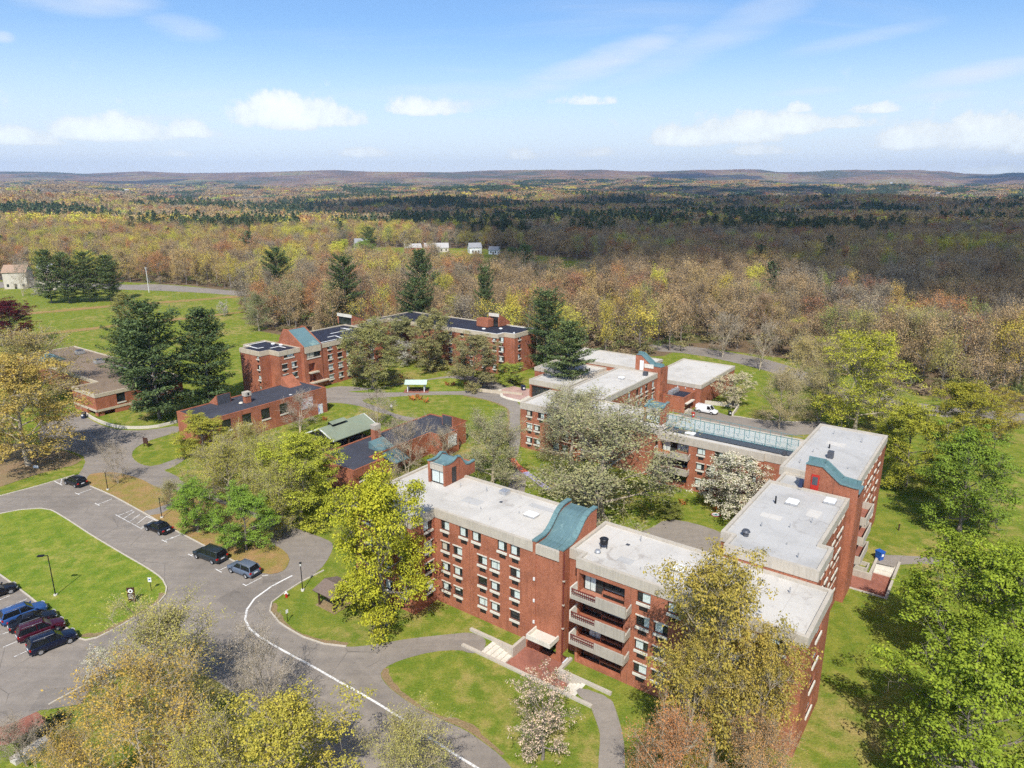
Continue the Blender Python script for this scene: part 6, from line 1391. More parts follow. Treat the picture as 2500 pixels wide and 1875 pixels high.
def palette(x, y, rng):
    """kind: 0 leaf-off/budding broadleaf, 1 conifer; colour from patches"""
    n1 = vnoise(x, y, 260., 3.1); n2 = vnoise(x, y, 45., 7.7); n3 = vnoise(x, y, 120., 1.9)
    sunny = (x < -20) & (y > 300) & (y < 900)
    nq = vnoise(x, y, 62., 4.4) + rng.normal(size=len(x))*.12; idx = np.array([2,0,1,3,1])[np.clip(((nq+.45)/.9*5).astype(int), 0, 4)]; r = rng.uniform(size=len(x))
    idx = np.where((n2 > .27) & (r < .55), rng.choice([7,8,10,8], len(x)), idx)
    idx = np.where((n3 > .30) & (r < .5), rng.choice([5,6,9,4], len(x)), idx)
    idx = np.where(sunny & (r < .66), np.array([7,10,3,5,6])[np.clip(((vnoise(x, y, 50., 8.8)+rng.normal(size=len(x))*.15+.45)/.9*5).astype(int), 0, 4)], idx)
    idx = np.where((r > .945), rng.choice([5,6,7,9], len(x)), idx)
    con = ((vnoise(x, y, 190., 5.3) + .6*vnoise(x, y, 700., 2.2) > .30) & (y > 780) & (x > -700) & (rng.uniform(size=len(x)) < .9)) | ((n1 > .34) & (y > 600) & (rng.uniform(size=len(x)) < .7)) | (rng.uniform(size=len(x)) < .008)
    return idx, con
rngF = np.random.default_rng(4)
X, Y = candidates(150, 720, 8.6, rngF); order = np.argsort(np.hypot(X, Y)); X, Y = X[order], Y[order]
# keep clear of hand-placed trees and far houses
occ = np.array([(t[2], t[3]) for t in SITE['trees']])
ok = np.array([np.min(np.hypot(occ[:,0]-a, occ[:,1]-c)) > 5 for a, c in zip(X, Y)]); X, Y = X[ok], Y[ok]
idx, con = palette(X, Y, rngF)
FP = forest_protos(M_LEAF, M_BARK); FC = conifer_proto(M_NEEDLE, M_BARK)
vis = np.abs(X) < .735*Y*1.02 + 4
NEAR = np.where(vis)[0][:296]
def zone(x, y):
    if x < -115: return 'at the far edge of the meadow'
    if x < -58: return 'behind the left end of the back dormitory'
    if x < 8: return 'behind the back dormitory'
    if x < 48: return 'behind the entry hall and gymnasium'
    if x < 82: return 'along the far driveway'
    return 'beyond the right car park'
ONES = ['', 'first','second','third','fourth','fifth','sixth','seventh','eighth','ninth','tenth','eleventh','twelfth','thirteenth','fourteenth','fifteenth','sixteenth','seventeenth','eighteenth','nineteenth']
def ordinal(n):
    if n < 20: return ONES[n]
    t_, o_ = divmod(n, 10); return ['', '', 'twenty', 'thirty', 'forty', 'fifty', 'sixty', 'seventy', 'eighty', 'ninety'][t_] + ('-' + ONES[o_] if o_ else 'th').replace('twentyth', 'twentieth')
ORD = ['leftmost'] + [ordinal(n).replace('tyth', 'tieth') for n in range(2, 99)]
RANK, SEEN = {}, {}
for i in sorted(NEAR, key=lambda j: X[j]/Y[j]):
    key = ('c' if con[i] else int(idx[i]), zone(float(X[i]), float(Y[i]))); n_ = SEEN.get(key, 0); SEEN[key] = n_+1; RANK[i] = n_
for i in NEAR:
    x, y = float(X[i]), float(Y[i])
    if con[i]: w, c = FC; col = (.085, .135, .06); nm, ds = 'conifer_tree', 'dark green conifer'
    else:
        w, c = FP[int(rngF.integers(0, 5))]; col = PAL[idx[i]]*rngF.uniform(.85, 1.15); nm, ds = 'woodland_tree', PNAME[idx[i]] + ' tree'
    H = rngF.uniform(10.0, 19.5)*(1.0 if not con[i] else 1.15); R = rngF.uniform(3.2, 6.8)
    z = zone(x, y); o = empty(nm, (x, y, float(terrain(x, y))-.1), float(rngF.uniform(0, 6.28)), (ORD[min(RANK[i], 97)] + (' ' if RANK[i] == 0 else '-from-left ') + '%s in woods %s' % (ds, z)), 'tree', '%ss in the woods %s' % (ds, z))
    s = (R/4, R/4, H/10); inst('trunk', w, o, (0,0,0), 0, s); q = inst('crown', c, o, (0,0,0), 0, s); q.color = (*[float(v) for v in col], 1)
REST = np.setdiff1d(np.arange(len(X)), NEAR)

def scatter(name, label, meshes, pts, kinds, scl, rot, tint, cat='woodland'):
    """one woodland object: points carrying kind, scale, turn and tint, instanced by geometry nodes"""
    src = bpy.data.collections.new(name + '_source')
    for i, me in enumerate(meshes):
        o = bpy.data.objects.new('%s_%02d' % (name, i), me); src.objects.link(o)
    me = bpy.data.meshes.new(name); me.from_pydata(pts.tolist(), [], []); 
    a = me.attributes.new('kind', 'INT', 'POINT'); a.data.foreach_set('value', kinds.astype(np.int32))
    a = me.attributes.new('scl', 'FLOAT_VECTOR', 'POINT'); a.data.foreach_set('vector', scl.astype(np.float32).ravel())
    a = me.attributes.new('turn', 'FLOAT_VECTOR', 'POINT'); a.data.foreach_set('vector', np.stack([rot*0, rot*0, rot], -1).astype(np.float32).ravel())
    a = me.attributes.new('tint', 'FLOAT_COLOR', 'POINT'); a.data.foreach_set('color', np.concatenate([tint, np.ones((len(tint),1))], 1).astype(np.float32).ravel())
    ob = bpy.data.objects.new(name, me); link(ob)
    ng = bpy.data.node_groups.new(name, 'GeometryNodeTree'); ng.interface.new_socket('Geometry', in_out='INPUT', socket_type='NodeSocketGeometry'); ng.interface.new_socket('Geometry', in_out='OUTPUT', socket_type='NodeSocketGeometry')
    N = ng.nodes; Lk = ng.links; gi = N.new('NodeGroupInput'); go = N.new('NodeGroupOutput'); m2p = N.new('GeometryNodeMeshToPoints'); iop = N.new('GeometryNodeInstanceOnPoints'); ci = N.new('GeometryNodeCollectionInfo')
    ci.inputs['Collection'].default_value = src; ci.inputs['Separate Children'].default_value = True; ci.inputs['Reset Children'].default_value = True
    def attr(nm, ty): n = N.new('GeometryNodeInputNamedAttribute'); n.data_type = ty; n.inputs[0].default_value = nm; return n.outputs[0]
    Lk.new(gi.outputs[0], m2p.inputs['Mesh']); Lk.new(m2p.outputs[0], iop.inputs['Points']); Lk.new(ci.outputs[0], iop.inputs['Instance']); iop.inputs['Pick Instance'].default_value = True
    Lk.new(attr('kind', 'INT'), iop.inputs['Instance Index']); Lk.new(attr('scl', 'FLOAT_VECTOR'), iop.inputs['Scale'])
    e = N.new('FunctionNodeEulerToRotation'); Lk.new(attr('turn', 'FLOAT_VECTOR'), e.inputs[0]); Lk.new(e.outputs[0], iop.inputs['Rotation']); Lk.new(iop.outputs[0], go.inputs[0])
    md = ob.modifiers.new('scatter', 'NODES'); md.node_group = ng
    return tag(ob, label, cat, kind='stuff')
def joined(w, c, bark):
    """wood and crown in one mesh with two materials for the scattered copies"""
    bm = bmesh.new(); bm.from_mesh(w); n = len(bm.faces); bm.from_mesh(c); bm.faces.ensure_lookup_table()
    for f in bm.faces[n:]: f.material_index = 1
    me = bpy.data.meshes.new('wood_tree'); bm.to_mesh(me); bm.free(); me.materials.append(bark); me.materials.append(M_FLEAF); return me
J = [joined(w, c, M_WBARK) for w, c in FP] + [joined(FC[0], FC[1], M_WBARK)]
def scatter_set(name, label, meshes, X, Y, idx, con, hr, rr, conk, nb, rng, jit=.15):
    n = len(X); pts = np.stack([X, Y, terrain(X, Y)-.1], -1); kinds = np.where(con, conk, rng.integers(0, nb, n))
    H = rng.uniform(*hr, n)*np.where(con, 1.2, 1.0); R = rng.uniform(*rr, n); scl = np.stack([R/4, R/4, H/10], -1)
    tint = PAL[idx]*rng.uniform(1-jit, 1+jit, (n,1)); tint = np.where(con[:,None], np.array([[.105,.145,.07]])*rng.uniform(.8,1.3,(n,1)), tint)
    return scatter(name, label, meshes, pts, kinds, scl, rng.uniform(0, 6.28, n), tint)
scatter_set('woodland', 'mixed brown and yellow spring woodland behind the campus', J, X[REST], Y[REST], idx[REST], con[REST], (10,19.5), (3.2,6.8), 5, 5, rngF)
X2, Y2 = candidates(720, 2300, 10.5, rngF, 60); i2, c2 = palette(X2, Y2, rngF)
FM = [far_proto(M_FLEAF, k) for k in range(4)] + [far_conifer(M_FLEAF)]
scatter_set('far_woodland', 'dark distant woodland stretching to the hills', FM, X2, Y2, i2, c2, (9.5,18), (3.8,7.6), 4, 4, rngF)
X3, Y3 = candidates(2300, 4700, 36, rngF, 100); i3, c3 = palette(X3, Y3, rngF)
CM = [clump(M_FLEAF, k) for k in range(3)]
scatter_set('hill_foot_woodland', 'hazy woodland at the foot of the hills', CM + [CM[0]], X3, Y3, i3, c3, (9,13), (3.6,4.6), 1, 3, rngF)
# low brush on the woodland floor near the campus
XB, YB = candidates(150, 420, 4.2, rngF); nb_ = len(XB); fb = 1/(1+.0)
BM = [far_proto(M_FLEAF, 20+k) for k in range(3)]
kb = rngF.uniform(size=nb_) < .55; XB, YB = XB[kb], YB[kb]; nb_ = len(XB); Hb = rngF.uniform(2.0, 6.0, nb_); Rb = rngF.uniform(1.2, 3.0, nb_)
tb = np.array([(.30,.23,.14),(.24,.22,.09),(.20,.24,.08),(.36,.28,.17),(.32,.27,.12)])[rngF.integers(0, 5, nb_)]*rngF.uniform(.8, 1.2, (nb_,1))
scatter('underbrush', 'low twiggy brush on the woodland floor behind the campus', BM, np.stack([XB, YB, terrain(XB, YB)-.2], -1), rngF.integers(0, 3, nb_), np.stack([Rb/4, Rb/4, Hb/10], -1), rngF.uniform(0, 6.28, nb_), tb, 'underbrush')
# ------------------------------------------------------------------ cars
def carpaint(name, c, metal=0.0):
    metal = 0.0
    def fn(t, bs, out):
        bs.inputs['Base Color'].default_value = (*c, 1); bs.inputs['Roughness'].default_value = .28; bs.inputs['Metallic'].default_value = metal
        bs.inputs['Coat Weight'].default_value = .35; bs.inputs['Coat Roughness'].default_value = .06
        bs.inputs['Specular IOR Level'].default_value = .35
    return mat(name, fn)
M_TYRE = plain('tyre', (.018,.018,.018), .85); M_RIM = plain('rim', (.45,.45,.46), .35, .6); M_HEAD = plain('headlight', (.7,.7,.72), .15, 0, .05); M_TAIL = plain('taillight', (.5,.015,.01), .2)
M_CARGLASS = mat('car_glass', lambda t, bs, out: (setattr(bs.inputs['Base Color'], 'default_value', (.012,.014,.017,1)), setattr(bs.inputs['Roughness'], 'default_value', .04)))
M_PLATE = plain('plate', (.7,.72,.75), .5); M_TRIM = plain('car_trim', (.03,.03,.032), .5)
STY = {  # length, width, height, belt, hood height, cabin base rear/front, roof rear/front (fractions of half length), tail height
 'suv':    (4.60, 1.84, 1.68, 1.08, 1.02, -.97, .42, -.84, .14, 1.02),
 'minivan':(5.05, 1.98, 1.76, 1.10, 1.0, -.98, .60, -.90, .26, 1.02),
 'sedan':  (4.70, 1.82, 1.44, .92, .86, -.66, .40, -.42, .08, .94),
 'wagon':  (4.45, 1.80, 1.60, .98, .94, -.95, .40, -.80, .12, .98),
 'van':    (4.75, 1.85, 1.86, 1.08, 1.02, -.99, .58, -.97, .34, 1.08)}
WHEELS = {}
def wheel_meshes():
    if not WHEELS:
        t = MB(); t.tube((0,-.11,0),(0,.11,0), .34, n=18); WHEELS['tyre'] = t.mesh('tyre', M_TYRE)
        r = MB(); r.tube((0,-.118,0),(0,.118,0), .22, n=14)
        for k in range(5):
            a = k*1.2566
            for s in (-1,1): r.bar((.04*math.cos(a), s*.122, .04*math.sin(a)), (.21*math.cos(a), s*.122, .21*math.sin(a)), .05, .01)
        WHEELS['rim'] = r.mesh('rim', M_RIM)
        WHEELS['wheel'] = MB().tube((0,-.10,0),(0,.10,0), .10, n=8).mesh('wheel', M_TRIM)
    return WHEELS
def car(name, style, paint, rear, front, label, rails=False, panel_van=False):
    L, Wd, Ht, belt, hood, cb0, cb1, rf0, rf1, tail = STY[style]; h = L/2; w = Wd/2
    a, f = Vector((*rear, 0)), Vector((*front, 0)); d = (f-a).normalized(); c = (a+f)/2
    o = empty(name, (c.x, c.y, .02), math.atan2(d.y, d.x), label, 'van' if panel_van else 'car')
    # lower body lofted along x
    st = [(-1.0,.80,.42,tail-.22),(-.985,.90,.30,tail-.06),(-.93,.97,.24,tail),(-.6,1.0,.22,belt),(0,1.0,.22,belt),(.40,1.0,.22,belt-.02),(.52,.985,.22,hood),(.80,.95,.24,hood-.08),(.93,.88,.26,hood-.17),(.985,.78,.30,hood-.30),(1.0,.66,.38,hood-.40)]
    mb = MB(); rings = []
    for (x, k, zb, zt) in st:
        ww = w*k; zm = zb+(zt-zb)*.62
        rings.append([(x*h,-ww*.90,zb),(x*h,-ww*.985,zb+.10),(x*h,-ww,zm),(x*h,-ww*.93,zt-.05),(x*h,-ww*.80,zt),(x*h,ww*.80,zt),(x*h,ww*.93,zt-.05),(x*h,ww,zm),(x*h,ww*.985,zb+.10),(x*h,ww*.90,zb)])
    n = 10; vs = [p for r in rings for p in r]; fs = []
    for i in range(len(rings)-1):
        for j in range(n): fs.append((i*n+j, i*n+(j+1) % n, (i+1)*n+(j+1) % n, (i+1)*n+j))
    mb.add(vs, fs, 0, True); mb.add(rings[0], [tuple(range(n))]); mb.add(rings[-1], [tuple(reversed(range(n)))])
    body = mb.build('body', paint, o); body.modifiers.new('round', 'SUBSURF').render_levels = 1
    # greenhouse: glass sides, body-coloured roof and pillars
    wb, wr = w*.90, w*.72; zr = Ht-.05; zb_ = belt-.03
    B = [(cb0*h,-wb,zb_),(cb1*h,-wb*.96,zb_),(cb1*h,wb*.96,zb_),(cb0*h,wb,zb_)]; T = [(rf0*h,-wr,zr),(rf1*h,-wr*.96,zr),(rf1*h,wr*.96,zr),(rf0*h,wr,zr)]
    g = MB(); g.add(B+T, [(0,1,5,4),(1,2,6,5),(2,3,7,6),(3,0,4,7)]); g.build('windows', M_CARGLASS, o)
    r = MB(); e = .03
    mid = [((T[0][0]+T[1][0])/2, s*wr*1.0, zr+.055) for s in (-1,1)]
    rv = [(T[0][0]-.05,-wr-e,zr-.03),(T[1][0]+.05,-wr*.96-e,zr-.03),(T[2][0]+.05,wr*.96+e,zr-.03),(T[3][0]-.05,wr+e,zr-.03),(T[0][0]+.1,-wr+.10,zr+.05),(T[1][0]-.12,-wr*.96+.10,zr+.04),(T[2][0]-.12,wr*.96-.10,zr+.04),(T[3][0]+.1,wr-.10,zr+.05)]
    r.add(rv, [(0,1,5,4),(1,2,6,5),(2,3,7,6),(3,0,4,7),(4,5,6,7),(3,2,1,0)], 0, True); r.build('roof', paint, o)
    for s in (0, 1, 2, 3):
        MB().bar(B[s], T[s], .10, .07).build('pillar', paint, o)
    for s in (-1, 1):
        for fx in ((-.18,) if style != 'minivan' else (-.08, -.5)):
            MB().bar((fx*h, s*wb*1.0, zb_), (fx*h-.04, s*wr*1.0, zr), .07, .04).build('pillar', paint if not panel_van else paint, o)
        if panel_van:
            q = MB(); q.add([(cb0*h+.05,s*(wb+.012),zb_),(.12*h,s*(wb+.012),zb_),(.10*h,s*(wr+.012),zr),(rf0*h+.05,s*(wr+.012),zr)], [(0,1,2,3)]); q.build('side_panel', paint, o)
        if rails: MB().bar((rf0*h+.15, s*(wr-.08), zr+.11), (rf1*h-.2, s*(wr-.08), zr+.10), .04).build('roof_rail', M_RIM if rails == 1 else M_TRIM, o)
        MB().box(.40*h-.02, .40*h+.14, min(s*(w+.02), s*(w+.19)), max(s*(w+.02), s*(w+.19)), belt-.06, belt+.09).build('mirror', paint, o)
        hl = MB(); hl.add([(h*.995-.05, s*w*.42, hood-.36),(h*.995-.05, s*w*.42, hood-.22),(h*.93, s*w*.80, hood-.19),(h*.93, s*w*.83, hood-.34),(h*.86, s*w*.93, hood-.20),(h*.86, s*w*.945, hood-.30)], [(0,1,2,3),(3,2,4,5)]); 
        hl.v = [(p[0]+.03, p[1]+s*.015, p[2]+.01) for p in hl.v]; hl.build('headlight', M_HEAD, o)
        tl = MB().box(-h+.0, -h*.94, min(s*w*.66, s*w*.95), max(s*w*.66, s*w*.95), tail-.26, tail-.08); tl.build('taillight', M_TAIL, o)
        for x in (-.60, .61):
            k = wheel_meshes(); wv = inst('wheel', k['wheel'], o, (x*h*.98, s*(w-.10), .34)); inst('tyre', k['tyre'], wv); inst('rim', k['rim'], wv)
            ar = MB(); na = 10; R_ = .41
            ar.add([(x*h*.98+R_*math.cos(math.pi*i/na), s*(w*1.004), .34+R_*math.sin(math.pi*i/na)) for i in range(na+1)] + [(x*h*.98, s*(w*1.004), .34)], [(i, i+1, na+1) for i in range(na)]); ar.build('wheel_arch', M_TRIM, o)
    MB().box(-h-.035, -h+.05, -w*.80, w*.80, .30, .52).build('bumper', M_TRIM, o); MB().box(h-.08, h+.02, -w*.58, w*.58, .28, .46).build('bumper', M_TRIM, o)
    MB().box(-h-.045, -h-.0, -.26, .26, .66, .80).build('number_plate', M_PLATE, o)
    return o
PB, PK, PM, PN, PG, PC, PW = carpaint('blue_paint', (.03,.085,.25), .5), carpaint('black_paint', (.007,.007,.010), .2), carpaint('maroon_paint', (.055,.005,.014), .4), carpaint('navy_paint', (.005,.008,.026), .3), carpaint('slate_paint', (.12,.15,.20), .6), carpaint('charcoal_paint', (.022,.030,.034), .4), carpaint('white_car_paint', (.78,.78,.77), 0)
K = SITE['cars']
car('parked_car', 'suv', PB, *K['blue'], 'bright blue SUV at the top of the row of four in the car park', 1)
car('parked_car', 'sedan', PK, *K['black'], 'black sedan parked between the blue and maroon SUVs')
car('parked_car', 'suv', PM, *K['maroon'], 'dark maroon SUV third in the car park row', 1)
car('parked_car', 'suv', PN, *K['navy'], 'navy blue SUV nearest the road in the car park row', 1)
car('parked_car', 'sedan', PK, *K['dark'], 'dark car cut off by the left edge in the car park')
car('parked_car', 'minivan', PC, *K['van_dark'], 'charcoal minivan parked along the planting strip', 2)
car('parked_car', 'suv', PG, *K['grey'], 'slate grey SUV with black roof parked at the end of the planting strip', 1)
car('parked_car', 'sedan', PK, *K['sedan'], 'black sedan parked beside the hatched bay')
car('parked_car', 'wagon', PK, *K['suv_top'], 'black hatchback at the far end of the parking strip')
v = SITE['van']; car('delivery_van', 'van', PW, v[0], v[1], 'white panel van beside the gymnasium annex', False, True)

# ------------------------------------------------------------------ street furniture
def lamp_post(p, h, label, arm=0.0, kind='shoebox'):
    o = empty('lamp_post', (p[0], p[1], 0), 0, label, 'lamp post')
    MB().tube((0,0,-.1),(0,0,.22), .22, .22, 12).build('base', M_SILL, o)
    MB().tube((0,0,.2),(0,0,h), .065, .05, 8).build('pole', M_BLACK, o)
    if kind == 'shoebox':
        a = MB(); a.bar((0,0,h-.05), (-arm*.55,-.05*arm,h-.08), .07); a.build('arm', M_BLACK, o)
        MB().add([(-arm*1.2,-.22,h-.16),(-arm*.5,-.18,h-.14),(-arm*.5,.18,h-.14),(-arm*1.2,.14,h-.16),(-arm*1.2,-.22,h-.02),(-arm*.5,-.18,h+.02),(-arm*.5,.18,h+.02),(-arm*1.2,.14,h-.02)], [(3,2,1,0),(4,5,6,7),(0,1,5,4),(1,2,6,5),(2,3,7,6),(3,0,4,7)]).build('lamp_head', M_BLACK, o)
    elif kind == 'globe':
        MB().tube((0,0,h-.05),(0,0,h+.05),.16,.16,10).build('cap', M_BLACK, o); MB().tube((0,0,h-.38),(0,0,h-.05),.10,.14,10).build('lantern', M_WHITE, o)
    else:
        MB().tube((0,0,h-.3),(0,0,h),.09,.07,8).build('lamp_head', M_BLACK, o)
    return o
lamp_post(SITE['tall_lamp'][0], 5.5, 'tall black shoebox lamp post on the left lawn island', 1.0)
lamp_post(SITE['tall_lamp'][1], 5.5, 'tall black shoebox lamp post just past the left edge of the island', 1.0)
LP = SITE['lamps']
lamp_post(LP[0][0], LP[0][1], 'slim black post with white tag at the far end of the planting strip', 0, 'stub'); MB().box(LP[0][0][0]-.12,LP[0][0][0]+.12,LP[0][0][1]-.08,LP[0][0][1]-.07,1.5,1.9)
lamp_post(LP[1][0], LP[1][1], 'slim black post in the planting strip beside the hatched bay', 0, 'stub')
lamp_post(LP[2][0], LP[2][1], 'slim black post behind the charcoal minivan', 0, 'stub')
lamp_post(LP[3][0], LP[3][1], 'black lamp post with white lantern at the road bend', 0, 'globe')
_p = SITE['light_pole_far']; _o = empty('lamp_post', (_p[0], _p[1], 0), 0, 'tall white pole on the far meadow road', 'lamp post'); MB().tube((0,0,0),(0,0,11.5),.16,.12,8).build('pole', M_WHITE, _o); MB().box(-.5,.5,-.3,.3,11.4,11.6).build('lamp_head', M_WHITE, _o)

def disc_text(o, r, z, y, m1, m2):
    MB().tube((0,y,z),(0,y-.02,z), r, n=18).build('emblem', m1, o); MB().tube((0,y-.02,z),(0,y-.03,z), r*.45, n=14).build('emblem_centre', m2, o)
p = SITE['sign_brown']; o = empty('road_sign', (p[0], p[1], 0), rad(8), 'dark brown panel sign with white ring emblem on the left lawn island', 'sign')
MB().box(-.42,.42,-.05,.05,.35,2.05).build('panel', M_BROWNSIGN, o); disc_text(o, .27, 1.62, -.05, M_WHITE, M_BROWNSIGN)
for s in (-1,1): MB().box(s*.3-.05,s*.3+.05,-.04,.04,-.2,.4).build('post', M_BROWNSIGN, o)
for k in range(4): MB().box(-.3,.12+.1*(k%2),-.062,-.05,1.12-k*.16,1.17-k*.16).build('text_line', M_WHITE, o)
def small_sign(p, label, hgt=1.9, w=.42, h=.6, c=M_WHITE, rz=0):
    o = empty('road_sign', (p[0], p[1], 0), rz, label, 'sign'); MB().box(-.03,.03,.0,.05,-.1,hgt).build('post', M_BLACK if hgt > 1 else M_WHITE, o); MB().box(-w/2,w/2,-.03,0,hgt-h,hgt).build('panel', c, o)
    return o
o = small_sign(SITE['sign_white'], 'small white notice sign beside the brown panel sign'); MB().box(-.12,.12,-.04,-.03,1.55,1.72).build('symbol', M_BLUE, o)
small_sign(SITE['sign_small'], 'small white sign on the grass at the road bend', 1.6, .3, .45, M_WHITE, .9)
small_sign(SITE['sign_yard'], 'low white yard sign under the ochre oak', .55, .9, .5, M_WHITE)
p = SITE['sign_double']; o = empty('road_sign', (p[0], p[1], 0), rad(-30), 'brown two-post sign on the grass island by the low hall', 'sign'); MB().box(-.7,.7,-.05,.05,.6,1.8).build('panel', M_BROWNSIGN, o)
for s in (-1,1): MB().box(s*.6-.06,s*.6+.06,-.06,.06,-.1,1.9).build('post', M_BROWNSIGN, o)
p = SITE['hydrant']; o = empty('fire_hydrant', (p[0], p[1], 0), 0, 'red fire hydrant with white top at the kerb', 'hydrant'); MB().tube((0,0,0),(0,0,.62),.15,.14,10).build('barrel', M_RED, o); MB().tube((0,0,.62),(0,0,.85),.17,.06,10).build('bonnet', M_WHITE, o); MB().tube((-.24,0,.48),(.24,0,.48),.07,n=8).build('nozzle', M_WHITE, o)
def wheelie(p, m, label, rz=0.0, s=1.0):
    o = empty('waste_bin', (p[0], p[1], 0), rz, label, 'bin'); o.scale = (s, s, s)
    MB().add([(-.28,-.3,.05),(.28,-.3,.05),(.28,.3,.05),(-.28,.3,.05),(-.36,-.4,1.05),(.36,-.4,1.05),(.36,.4,1.05),(-.36,.4,1.05)], [(3,2,1,0),(0,1,5,4),(1,2,6,5),(2,3,7,6),(3,0,4,7),(4,5,6,7)]).build('tub', m, o)
    MB().box(-.38,.38,-.43,.43,1.05,1.13).build('lid', m, o); MB().tube((-.34,.34,.13),(.34,.34,.13),.13,n=10).build('axle_wheels', M_BLACK, o); MB().box(-.15,.15,-.405,-.36,.55,.85).build('label_plate', M_WHITE, o)
wheelie(SITE['blue_bin'], M_BLUE, 'blue recycling bin at the top of the side steps', .4, 1.15); wheelie(SITE['bin_left'], M_NAVY, 'dark blue bin by the underpass of the left building', 0, 1.2)
wheelie(SITE['bin_plaza'], M_NAVY, 'dark blue bin on the pink entry plaza', .3, 1.3); wheelie(SITE['barrel'], M_RED, 'red barrel bin on the service drive', 0, .9); wheelie(SITE['bin_service'], M_BLACK, 'black bin at the end of the stone wall by the van', 0, .9)
p = SITE['post_brown']; o = empty('marker_post', (p[0], p[1], 0), 0, 'short brown marker post on the right lawn', 'post'); MB().box(-.07,.07,-.07,.07,-.1,.9).build('shaft', M_DARKWOOD, o); MB().box(-.1,.1,-.1,.1,.9,.98).build('cap', M_BROWNSIGN, o)
def chair_proto(m):
    o = empty('garden_chair', (0,0,0)); 
    MB().add([(-.27,-.30,.36),(.27,-.30,.36),(.27,.28,.24),(-.27,.28,.24),(-.27,-.30,.40),(.27,-.30,.40),(.27,.28,.28),(-.27,.28,.28)], [(3,2,1,0),(4,5,6,7),(0,1,5,4),(1,2,6,5),(2,3,7,6),(3,0,4,7)]).build('seat', m, o)
    for k in range(5):
        x = -.24+k*.12; t = 1.0-.05*abs(k-2); MB().bar((x,.24,.25),(x*1.15,.58,t),.10,.025).build('back_slat', m, o)
    for s in (-1,1):
        MB().box(s*.36-.08,s*.36+.08,-.38,.36,.54,.57).build('armrest', m, o); MB().box(s*.33-.04,s*.33+.04,-.34,-.26,0,.54).build('leg', m, o); MB().bar((s*.29,.55,.02),(s*.29,-.30,.34),.035,.09).build('leg', m, o)
    return o
ch0 = chair_proto(M_ORANGE)
chl = ['orange chair at the left of the cluster on the central lawn','pale orange chair at the back of the cluster on the central lawn','orange chair at the right of the cluster on the central lawn','orange chair at the front of the cluster on the central lawn','lone orange chair right of the cluster on the central lawn','left of two orange chairs beside the mint shelter','right of two orange chairs beside the mint shelter','orange chair under the grey-olive tree near the shelter','orange chair in the shade left of the shelter','orange chair alone on the right courtyard lawn','orange chair beside the round painted board','dark orange chair in the shade of the crabapple','orange chair beside the green pavilion']
rz = [2.2,3.3,4.4,.6,5.3,2.6,3.6,3.1,2.9,2.0,3.2,3.9,3.0]
for i, p in enumerate(SITE['chairs']):
    o = ch0 if i == 0 else copy_tree(ch0); o.location = (p[0], p[1], .05); o.rotation_euler = (0, 0, rz[i]); s = 1.15 if i < 9 else 1.1; o.scale = (s, s, s); tag(o, chl[i], 'chair', 'orange garden chairs on the lawns')
p = SITE['disc']; o = empty('painted_board', (p[0], p[1], 0), 0, 'round white board with red rim and teal centre leaning on the lawn', 'board')
for nm, r_, z, m in (('rim', .72, .06, M_RED), ('face', .62, .075, M_WHITE), ('emblem', .26, .09, M_TEALRAIL)): MB().tube((0,0,z-.05),(0,0,z), r_, n=28).build(nm, m, o)
# painted mural strip along the courtyard path
M_M1 = m_paint_noise('mural_red', [(0,(.55,.10,.06)),(.5,(.70,.22,.06)),(.6,(.20,.14,.30))], 1.2, 2); M_M2 = m_paint_noise('mural_violet', [(0,(.28,.26,.45)),(.45,(.45,.42,.60)),(.55,(.22,.20,.42)),(.62,(.5,.45,.55))], 1.6, 4)
ml = SITE['mural']
def strip(pts, w, m, label):
    L, Rr = ribbon(pts, w, 0, '', None); mb = MB(); n = len(L); x0, y0 = pts[0]
    mb.add([(q.x-x0,q.y-y0,.045) for q in L]+[(q.x-x0,q.y-y0,.045) for q in Rr], [(n+i,n+i+1,i+1,i) for i in range(n-1)]); return tag(mb.build('path_mural', m, None, (x0,y0,0)), label, 'mural')
strip(ml[:3], 1.3, M_M1, 'red and orange end of the painted strip along the courtyard path'); strip(ml[2:], 1.1, M_M2, 'violet and blue part of the painted strip along the courtyard path')
# hedge in the lower left corner
hp = SITE['hedge_bl']; rng = np.random.default_rng(3)
o = empty('hedge', (hp[0][0], hp[0][1], 0), 0, 'dark low hedge beside the brick patio in the lower left corner', 'hedge')
Cc = []
for a, c in zip(hp[:-1], hp[1:]):
    for k in range(450):
        s = rng.uniform(); Cc.append((a[0]*(1-s)+c[0]*s-hp[0][0]+rng.normal()*.45, a[1]*(1-s)+c[1]*s-hp[0][1]+rng.normal()*.45, abs(rng.normal())*.45+.05))
V, F = leaves(rng, np.array(Cc), .22, .3); q = bpy.data.objects.new('foliage', np_mesh('foliage', V, F, M_LEAF)); link(q, o); q.color = (.03,.035,.02,1)
MB().tube((0,0,0),(0,0,.5),.05,.03,6).build('stem', M_BARK, o)
